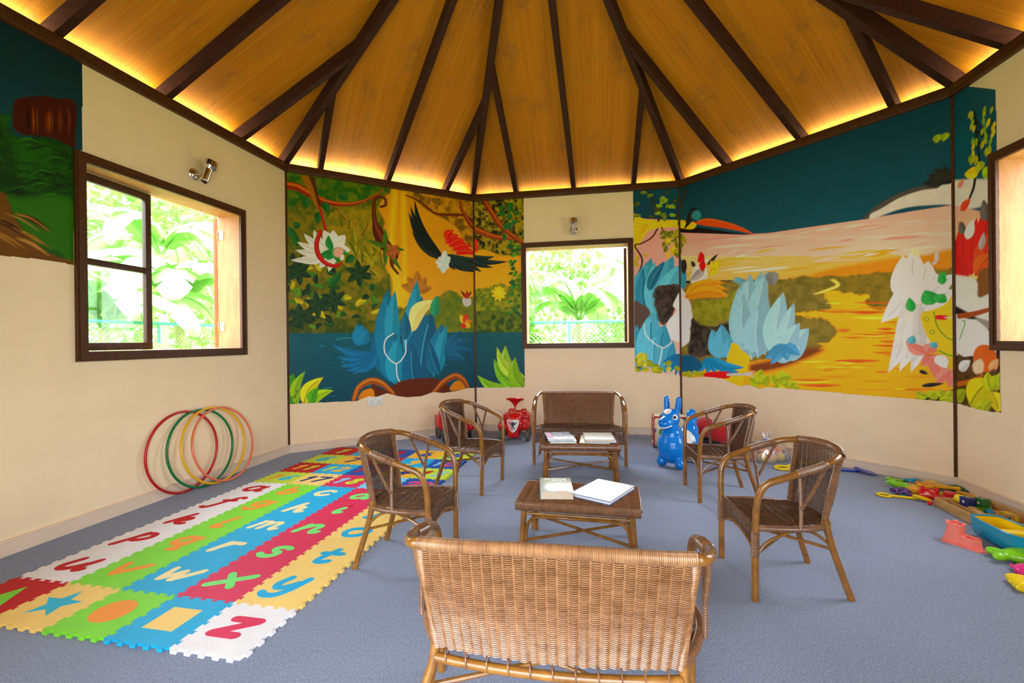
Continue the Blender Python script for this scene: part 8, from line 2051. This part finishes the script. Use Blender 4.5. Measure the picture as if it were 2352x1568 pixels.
# ------------------------------------------------------------------ sand moulds
def mould(kind, label, x, y, rot, mk, s=1.0, name='sand_mould', z=0, extra=None):
    m = MB(); rim = MB()
    if kind == 'duck':
        ell(m, (0, 0, .028), (.072, .045, .030)); ell(m, (.068, 0, .045), (.032, .03, .028)); ell(m, (.10, 0, .040), (.016, .014, .008)); ell(m, (-.07, 0, .04), (.02, .02, .014))
    elif kind == 'fish':
        ell(m, (0, 0, .025), (.07, .042, .027)); ell(m, (-.075, .018, .02), (.03, .018, .014), rotm('Z', -.6)); ell(m, (-.075, -.018, .02), (.03, .018, .014), rotm('Z', .6)); ell(m, (.0, 0, .046), (.03, .008, .012))
    elif kind == 'crab':
        ell(m, (0, 0, .026), (.05, .058, .028))
        for s_ in (1, -1):
            ell(m, (.055, .05 * s_, .024), (.026, .02, .018)); 
            for q in (-.03, -.005, .02): ell(m, (q, .066 * s_, .016), (.009, .026, .010))
    elif kind == 'star':
        ell(m, (0, 0, .02), (.04, .04, .022))
        for q in range(5): ell(m, (.045 * math.cos(q * 1.2566), .045 * math.sin(q * 1.2566), .015), (.036, .017, .014), rotm('Z', q * 1.2566))
    elif kind == 'shell':
        for q in range(5): ell(m, (.02, (q - 2) * .016, .02), (.055, .014, .024), rotm('Z', (q - 2) * .22))
        ell(m, (-.04, 0, .018), (.025, .025, .018))
    elif kind == 'turtle':
        ell(m, (0, 0, .026), (.056, .048, .030)); ell(m, (.066, 0, .024), (.024, .02, .018))
        for s_ in (1, -1):
            for q in (.035, -.035): ell(m, (q, .046 * s_, .012), (.02, .024, .012))
    elif kind == 'train':
        box(m, (-.10, -.032, 0), (.09, .032, .03)); ell(m, (.04, 0, .038), (.055, .03, .026)); box(m, (-.10, -.03, .025), (-.04, .03, .062)); ell(m, (.065, 0, .062), (.012, .012, .02)); ell(m, (-.005, 0, .06), (.014, .014, .016))
    t = thing(name, label, 'sand mould', (x, y, z), rot, 'sand moulds piled by the right corner')
    s *= 1.28; t.scale = (s, s, s)
    me = blob(m, .006, 3, 'mould'); obj('shell', me, PL[mk], t, sharp=0)
    co = np.array([v.co[:] for v in me.vertices]); lowz = co[:, 2].min()
    return t
mould('duck', 'small lime duck sand mould at the far left of the toy pile', 3.128, 3.742, 2.6, 'lime', 0.48)
mould('duck', 'large lime duck sand mould at the left of the toy pile', 3.050, 3.585, 2.5, 'lime', 0.72)
mould('star', 'olive green star sand mould behind the pink mould', 3.215, 3.735, .3, 'green', .5)
mould('fish', 'pink sand mould between the large lime duck and the blue mould', 3.148, 3.618, 2.4, 'pink', 0.52)
mould('turtle', 'blue turtle sand mould against the skirting board', 3.250, 3.690, 2.3, 'teal', 0.68)
mould('shell', 'yellow shell sand mould beside the blue turtle mould', 3.325, 3.600, 2.2, 'yellow', 0.85)
mould('fish', 'dark green fish sand mould under the corner of the walls', 3.41, 3.520, 2.2, 'green', 0.66)
mould('crab', 'orange crab sand mould in the middle of the toy pile', 3.225, 3.545, 2.3, 'orange', 0.9)
mould('shell', 'amber orange sand mould between the crab and the purple mould', 3.085, 3.482, 2.2, 'amber', 0.85)
mould('turtle', 'purple turtle sand mould at the near left of the pile', 2.955, 3.468, 2.5, 'purple', 0.7)
mould('train', 'red train-shaped sand mould beside the wooden tray', 3.10, 3.355, 2.45, 'red', 0.85)
mould('fish', 'pale green boat-like sand mould at the right edge beside the boat', 2.685, 2.375, -.5, 'lime', 1.25)
mould('crab', 'bright pink sand mould at the right edge of the picture', 2.535, 2.247, -.5, 'pink', .9)
mould('shell', 'yellow sand mould nearest the camera at the right edge', 2.43, 2.140, 2.6, 'yellow', .9)
o = obj('ball', (lambda m: (ell(m, (0, 0, 0), .016, None, 14, 10), m)[-1])(MB()), PL['red'], None, (2.945, 3.232, .0165)); tag(o, 'small red ball on the carpet at the tray corner', 'ball')
# coral sand castle mould
cs = thing('castle_mould', 'coral pink sand castle mould standing on the carpet', 'sand mould', (2.572, 2.603, 0), math.radians(-76)); cs.scale = (.86, .86, .86)
m = MB(); prism(m, [(-.115, -.04), (-.09, -.068), (-.03, -.062), (.05, -.052), (.10, -.045), (.12, 0), (.10, .045), (.05, .052), (-.03, .062), (-.09, .068), (-.115, .04)], 0, .012, smooth=False); obj('base_rim', m, PL['coral'], cs, sharp=30)
m = MB(); lathe(m, [(.058, .008), (.054, .06), (.050, .064), (.046, .128), (.040, .128), (.040, .115), (.0001, .114)], 24, None, (-.055, 0, 0)); obj('tower', m, PL['coral'], cs)
m = MB()
for q in range(4):
    a = q * PI / 2 + .5; box(m, (-.008, -.013, .124), (.006, .013, .138), .002, R2(a), (-.055 + .043 * math.cos(a), .043 * math.sin(a), 0))
obj('battlement', m, PL['coral'], cs)
m = MB(); V = []
for z, f in ((.008, 1), (.066, .82)):
    V += [(-.03, -.045 * f, z), (.06, -.042 * f, z), (.085 + .02 * f - .012, 0, z), (.06, .042 * f, z), (-.03, .045 * f, z)]
m.add(V, [(0, 1, 6, 5), (1, 2, 7, 6), (2, 3, 8, 7), (3, 4, 9, 8), (4, 0, 5, 9), (4, 3, 2, 1, 0)], False); V3 = [(x * .9 + .004, y * .72, .064 - .03) for x, y, z in V[5:]]; V4 = [(x * .94 + .002, y * .84, .0661) for x, y, z in V[5:]]
m.add(V[5:] + V4 + V3, [(0, 1, 6, 5), (1, 2, 7, 6), (2, 3, 8, 7), (3, 4, 9, 8), (4, 0, 5, 9)] + [(5 + i, 5 + (i + 1) % 5, 10 + (i + 1) % 5, 10 + i) for i in range(5)] + [(10, 11, 12, 13, 14)], False); obj('keep', m, PL['coral'], cs, sharp=30)
# toy boat
bo = thing('toy_boat', 'turquoise toy boat with a yellow inside in front of the wooden tray', 'toy boat', (2.748, 2.508, 0), math.radians(-104))
m = MB(); n = 17; k = 15; Vv = []
def hull(x, f, zt): # half width at station x in 0..1
    w = .085 * min(1, .80 + .9 * x) * (1 - max(0, x - .55) ** 2 * 4.6); return w
for i in range(n):
    x = i / (n - 1); X = -.215 + .46 * x
    for j in range(k):
        a = -PI / 2 + PI * j / (k - 1); s_ = math.sin(a); w = max(hull(x, 0, 0), .004)
        Vv.append((X - (.02 * (1 - abs(s_))) * (x < .02), w * np.sign(s_) * abs(s_) ** .62, .125 + .015 * x * x - .125 * math.cos(a) ** .9 * (1 - .25 * max(0, x - .6))))
Fc = [(i * k + j, (i + 1) * k + j, (i + 1) * k + j + 1, i * k + j + 1) for i in range(n - 1) for j in range(k - 1)] + [list(range(k))]
m.add(Vv, Fc); obj('hull', m, PL['cyan'], bo, sharp=50)
m = MB(); Vi = [((x * .955 + .002), y * .90, .125 + (z - .125) * .70 if z < .12 else z + .001) for x, y, z in Vv]; m.add(Vi, [f[::-1] for f in Fc]); obj('inner_tub', m, PL['yellow'], bo, sharp=50)
rimp = [(Vv[i * k][0], Vv[i * k][1], Vv[i * k][2] + .002) for i in range(n)] + [(Vv[i * k + k - 1][0], Vv[i * k + k - 1][1], Vv[i * k + k - 1][2] + .002) for i in range(n - 1, -1, -1)]
m = MB(); tube(m, rimp, .0055, 6, closed=True); obj('rim', m, PL['cyan'], bo)
m = MB(); box(m, (-.01, -.080, .105), (.05, .080, .126), .005); obj('bench', m, PL['yellow'], bo)
# wooden tray with dividers and blocks
N = NT('tray_pine'); f = N.noise(N.coord('Object', (6, 40, 40)), 1, 4, .6, .3); N.col(N.ramp(f, [(.3, (.40, .20, .055)), (.55, (.56, .31, .10)), (.75, (.66, .40, .15))])); N.set(rough=.45); M['tray'] = N.m
ty = thing('wooden_tray', 'pale wooden tray of toy blocks along the right wall', 'tray', (2.968, 3.222, 0), math.radians(-101.0))
TL, TW, TH = .92, .335, .062
m = MB(); box(m, (0, 0, .002), (TL, TW, .010)); obj('bottom', m, M['tray'], ty)
for lo, hi in (((0, 0, .01), (TL, .012, TH)), ((0, TW - .012, .01), (TL, TW, TH)), ((0, .012, .01), (.012, TW - .012, TH)), ((TL - .012, .012, .01), (TL, TW - .012, TH))):
    m = MB(); box(m, lo, hi, .002); obj('side', m, M['tray'], ty)
m = MB(); box(m, (.014, .075, .01), (.60, .085, .052), .001); obj('divider', m, M['tray'], ty)
m = MB(); box(m, (.262, .087, .01), (.272, TW - .014, .052), .001); obj('divider', m, M['tray'], ty)
m = MB(); box(m, (.42, .087, .01), (.43, TW - .014, .052), .001); obj('divider', m, M['tray'], ty)
ca, sa = math.cos(math.radians(-101.0)), math.sin(math.radians(-101.0))
tw = lambda x, y, z: (2.968 + ca * x - sa * y, 3.222 + sa * x + ca * y, z)
def block(label, x, y, z, rot, shape, mk, holes=0, name='toy_block'):
    t = thing(name, label, 'toy block', tw(x, y, z), math.radians(-101.0) + rot, 'toy blocks in the wooden tray')
    m = MB()
    if shape == 'cube': box(m, (-.029, -.029, 0), (.029, .029, .058), .004)
    elif shape == 'cyl': lathe(m, [(.0001, 0), (.026, 0), (.028, .003), (.028, .052), (.025, .056), (.0001, .056)], 24, rotm('Y', PI / 2), (-.028, 0, .028))
    elif shape == 'ball': ell(m, (0, 0, .027), .027, None, 20, 12)
    elif shape == 'disc': lathe(m, [(.0001, 0), (.050, 0), (.055, .006), (.050, .014), (.0001, .018)], 28)
    elif shape == 'bar': box(m, (-.055, -.022, 0), (.055, .022, .024), .003)
    elif shape == 'brick': box(m, (-.05, -.026, 0), (.05, .026, .034), .003)
    obj('solid', m, PL[mk], t)
    if holes:
        m = MB()
        for c, ax in (((0, 0, .0582), None), ((-.0292, 0, .029), rotm('Y', -PI / 2)), ((0, -.0292, .029), rotm('X', PI / 2))): lathe(m, [(.0001, .0005), (.009, .0003), (.0092, -.001)], 16, ax, c)
        obj('hole', m, plain('hole_pale', (.62, .50, .30), .6), t)
    return t
block('yellow toy cylinder beside the navy cube on the tray', .085, .105, .0535, .2, 'cyl', 'yellow')
block('navy toy cube with round holes sitting on the tray divider', .135, .110, .0535, .15, 'cube', 'navy', 1)
block('dark green toy cube with round holes in the tray', .145, .185, .0545, .3, 'cube', 'green', 1)
block('blue toy ball lying among the blocks in the tray', .205, .185, .011, 0, 'ball', 'teal')
block('orange toy disc at the wall side of the tray', .150, .268, .011, 0, 'disc', 'orange')
block('flat dark green toy bar in the tray', .230, .215, .011, .9, 'bar', 'green')
block('yellow toy brick in the tray behind the green bar', .222, .290, .011, .2, 'brick', 'yellow')
block('lime toy brick in the far end of the tray', .050, .240, .011, .6, 'brick', 'lime')
block('dark green toy bar in the nearer compartment of the tray', .36, .20, .011, 1.2, 'bar', 'green')
pk = thing('plank', 'loose wooden strip with small holes lying across the tray', 'wood strip', tw(.045, .135, .0535), math.radians(-101.0) - .22, None)
m = MB(); box(m, (0, -.02, 0), (.34, .02, .008), .001); obj('strip', m, M['tray'], pk)
m = MB()
for q in range(4): lathe(m, [(.0001, .0083), (.005, .0082), (.005, .007)], 10, None, (.06 + .07 * q, 0, 0))
obj('hole', m, M['dark'], pk)
# ------------------------------------------------------------------ garden outside
M['ground'] = plain('garden_ground', (.30, .34, .14), .95, .35, 1.5)
g = tag(obj('ground', (lambda m: (box(m, (-30, -12, -.45), (30, 34, -.25)), m)[-1])(MB()), M['ground']), kind='structure')
def leafm(name, c1, c2, sc=3):
    N = NT(name); N.col(N.ramp(N.noise(N.coord(), sc, 3), [(.3, c1), (.7, c2)])); N.set(rough=.4, spec=.5)
    tl = N.n('ShaderNodeBsdfTranslucent'); mx = N.n('ShaderNodeMixShader'); mx.inputs[0].default_value = .35
    tl.inputs[0].default_value = (min(1, c2[0] * 1.3), min(1, c2[1] * 1.3), c2[2], 1)
    N.l(N.b.outputs[0], mx.inputs[1]); N.l(tl.outputs[0], mx.inputs[2]); N.l(mx.outputs[0], N.t.nodes['Material Output'].inputs['Surface']); return N.m
M['banana'] = leafm('banana_leaf', (.10, .30, .06), (.26, .46, .16))
M['palm'] = leafm('palm_leaf', (.16, .26, .04), (.42, .50, .16))
M['bush'] = leafm('bush_leaf', (.03, .20, .01), (.16, .40, .03), 5)
M['bush2'] = leafm('hedge_leaf', (.05, .18, .03), (.22, .42, .08), 5)
M['trunk'] = wood('garden_trunk', (.20, .22, .09), (.40, .42, .20), (8, 8, 3), .8)
M['teal_metal'] = plain('teal_paint', (.04, .28, .25), .4, .05, 6)
def banana_leaf(m, base, az, length, droop, width, r_):
    n = 22; P = []; p = np.array(base, float); el = r_.uniform(.95, 1.25) if droop > 0 else .6
    for i in range(n):
        P.append(p.copy()); p = p + length / n * np.array([math.cos(az) * math.cos(el), math.sin(az) * math.cos(el), math.sin(el)]); el -= droop / n * (1 + i / n)
    P = np.array(P); T = np.gradient(P, axis=0); T /= np.linalg.norm(T, axis=1)[:, None]; side = np.array([-math.sin(az), math.cos(az), 0]); up = np.cross(T, side)
    x = np.linspace(0, 1, n); W = width * np.sin(PI * np.clip(x * .93 + .07, 0, 1)) ** .6 * (x > .12)
    tube(m, P, np.linspace(.018, .005, n), 5)
    for s in (1, -1):
        i = 2
        while i < n - 1:                      # blade split into torn strips
            j = min(n - 1, i + r_.randint(1, 4)); sag = r_.uniform(.1, .45)
            V = []; 
            for q in range(i, j + 1):
                o_ = side * s * W[q] + T[q] * W[q] * .25; V += [P[q], P[q] + o_ * .5 + up[q] * W[q] * .10, P[q] + o_ - np.array([0, 0, sag * W[q]]) - T[q] * (.012 if q == j else 0)]
            m.add(V, [(3 * a, 3 * a + 1, 3 * a + 4, 3 * a + 3) for a in range(j - i)] + [(3 * a + 1, 3 * a + 2, 3 * a + 5, 3 * a + 4) for a in range(j - i)])
            i = j
def banana(x, y, h, n, seed, label, L=1.7):
    r_ = random.Random(seed); t = thing('banana_plant', label, 'plant', (x, y, -.25), 0, 'banana plants in the garden')
    m = MB(); tube(m, catmull([(0, 0, 0), (.03, .02, h * .5), (0, 0, h)], 5), np.linspace(.11, .06, 11), 10); obj('trunk', m, M['trunk'], t)
    m = MB()
    for k in range(n): banana_leaf(m, (0, 0, h - .05), k * 2 * PI / n + r_.uniform(-.3, .3), L * r_.uniform(.8, 1.15), r_.uniform(1.2, 2.2), .27 * r_.uniform(.8, 1.2), r_)
    obj('leaves', m, M['banana'], t, sharp=0)
def palm(x, y, h, n, seed, label, L=2.0, name='palm', mat_='palm'):
    r_ = random.Random(seed); t = thing(name, label, 'plant', (x, y, -.25), 0, None)
    m = MB(); tube(m, [(0, 0, 0), (0, 0, h)], [.09, .06], 8); obj('trunk', m, M['trunk'], t)
    m = MB()
    for k in range(n):
        az = k * 2 * PI / n + r_.uniform(-.2, .2); el = r_.uniform(.5, 1.3); p = np.array([0, 0, h]); P = []
        for i in range(26):
            P.append(p.copy()); p = p + L / 26 * np.array([math.cos(az) * math.cos(el), math.sin(az) * math.cos(el), math.sin(el)]); el -= .085
        P = np.array(P); tube(m, P, np.linspace(.014, .004, 26), 4); side = np.array([-math.sin(az), math.cos(az), 0]); T = np.gradient(P, axis=0); T /= np.linalg.norm(T, axis=1)[:, None]
        for i in range(3, 26):
            l = .48 * math.sin(PI * (i / 26) ** .7 * .92 + .1)
            for s in (1, -1):
                d = side * s * .75 + T[i] * .65 - np.array([0, 0, .25 + r_.uniform(0, .3)]); w = T[i] * .015
                a = P[i]; b = a + d * l * .55 + np.array([0, 0, .02]); c = a + d * l - np.array([0, 0, .12 * l]); m.add([a - w, a + w, b + w, b - w, c], [(0, 1, 2, 3), (3, 2, 4)])
    obj('fronds', m, M[mat_], t, sharp=0)
def bush(x, y, rx, ry, rz, n, seed, label, mat_='bush', ls=.12, z0=-.25, group=None):
    r_ = np.random.RandomState(seed); t = thing('shrub', label, 'plant', (x, y, z0), 0, group)
    m = MB(); V = []; Fc = []
    d = r_.normal(size=(n, 3)); d /= np.linalg.norm(d, axis=1)[:, None]; d[:, 2] = np.abs(d[:, 2]); C0 = d * np.array([rx, ry, rz]) * r_.uniform(.45, 1, (n, 1)) ** .5
    ax = r_.normal(size=(n, 3)) + np.array([0, 0, -.3]); ax /= np.linalg.norm(ax, axis=1)[:, None]; bx_ = np.cross(ax, r_.normal(size=(n, 3))); bx_ /= np.linalg.norm(bx_, axis=1)[:, None]
    L = ls * r_.uniform(.7, 1.3, (n, 1))
    Q = np.stack([C0, C0 + ax * L * .5 + bx_ * L * .22, C0 + ax * L, C0 + ax * L * .5 - bx_ * L * .22], 1).reshape(-1, 3)
    m.add(Q, (np.arange(n)[:, None] * 4 + np.arange(4)).tolist(), False); obj('foliage', m, M[mat_], t, sharp=0)
    m = MB()
    for q in range(5): tube(m, [(0, 0, 0), (rx * .35 * math.cos(q * 1.26), ry * .35 * math.sin(q * 1.26), rz * .75)], [.02, .008], 5)
    obj('stems', m, M['trunk'], t)
# seen through the back window
banana(1.35, 9.2, 1.85, 13, 4, 'broad banana plant in the middle of the back window view', 2.1)
banana(3.0, 10.4, 2.6, 9, 6, 'banana plant at the right side of the back window view', 2.0)
palm(-.15, 8.7, 2.3, 17, 8, 'feathery dark palm at the left edge of the back window view', 1.4, 'palm', 'bush')
bush(.1, 8.3, .50, .4, 2.3, 2400, 3, 'leafy green shrub at the left of the back window view', 'bush', .15)
bush(1.2, 12.6, 3.2, .6, 4.4, 5200, 5, 'tall pale hedge behind the banana plants at the back', 'bush2', .22)
bush(1.9, 8.75, 1.0, .3, 1.7, 1900, 9, 'low shrub behind the chain-link fence', 'bush2', .13)
# seen through the left window
banana(-5.4, 7.4, 2.2, 13, 12, 'banana plant outside the open half of the left window', 1.9)
banana(-5.9, 6.6, 1.7, 13, 13, 'banana plant seen through the closed sash of the left window', 2.0)
banana(-7.2, 9.4, 3.3, 12, 16, 'banana plant far behind in the left window view', 2.2)
palm(-4.25, 6.35, .95, 14, 14, 'young palm with pale arching fronds outside the left window', 1.6)
bush(-4.6, 6.6, 1.4, .5, 1.45, 2400, 15, 'low green bushes along the fence outside the left window', 'bush', .12)
bush(-4.9, 5.3, .6, .8, 1.4, 1900, 18, 'low leafy shrub below the sash of the left window', 'bush2', .12)
bush(-10.0, 12.5, 4.2, 2.0, 7.0, 9000, 17, 'tall tree foliage far outside the left window', 'bush2', .26)
# teal fences with chain-link
def fence(p0, p1, label, mesh=True):
    p0 = Vector(p0); p1 = Vector(p1); d = p1 - p0; L = d.length; t = thing('garden_fence', label, 'fence', (p0.x, p0.y, -.25), math.atan2(d.y, d.x))
    m = MB(); tube(m, [(0, 0, 1.76), (L, 0, 1.76)], .024, 8); obj('top_rail', m, M['teal_metal'], t)
    n = max(2, int(L / 1.5))
    for q in range(n + 1):
        m = MB(); tube(m, [(L * q / n, 0, 0), (L * q / n, 0, 1.76)], .02, 8); obj('post', m, M['teal_metal'], t)
    m = MB(); st = .075
    for q in np.arange(-1.76, L, st):
        for s in (1, -1):
            xa, xb = (q, q + 1.76) if s > 0 else (q + 1.76, q); za, zb = 0, 1.76
            lo, hi = max(0, min(xa, xb)), min(L, max(xa, xb))
            if hi <= lo: continue
            f = lambda x: za + (x - xa) / (xb - xa) * (zb - za)
            tube(m, [(lo, .004 * s, f(lo)), (hi, .004 * s, f(hi))], .0025, 4, cap=False)
    o = obj('wire_mesh', m, M['chrome'], t)
fence((-.6, 8.25), (4.2, 7.4), 'teal metal fence with chain-link mesh outside the back window')
fence((-5.6, 4.6), (-4.9, 9.0), 'teal metal fence rail outside the left window')
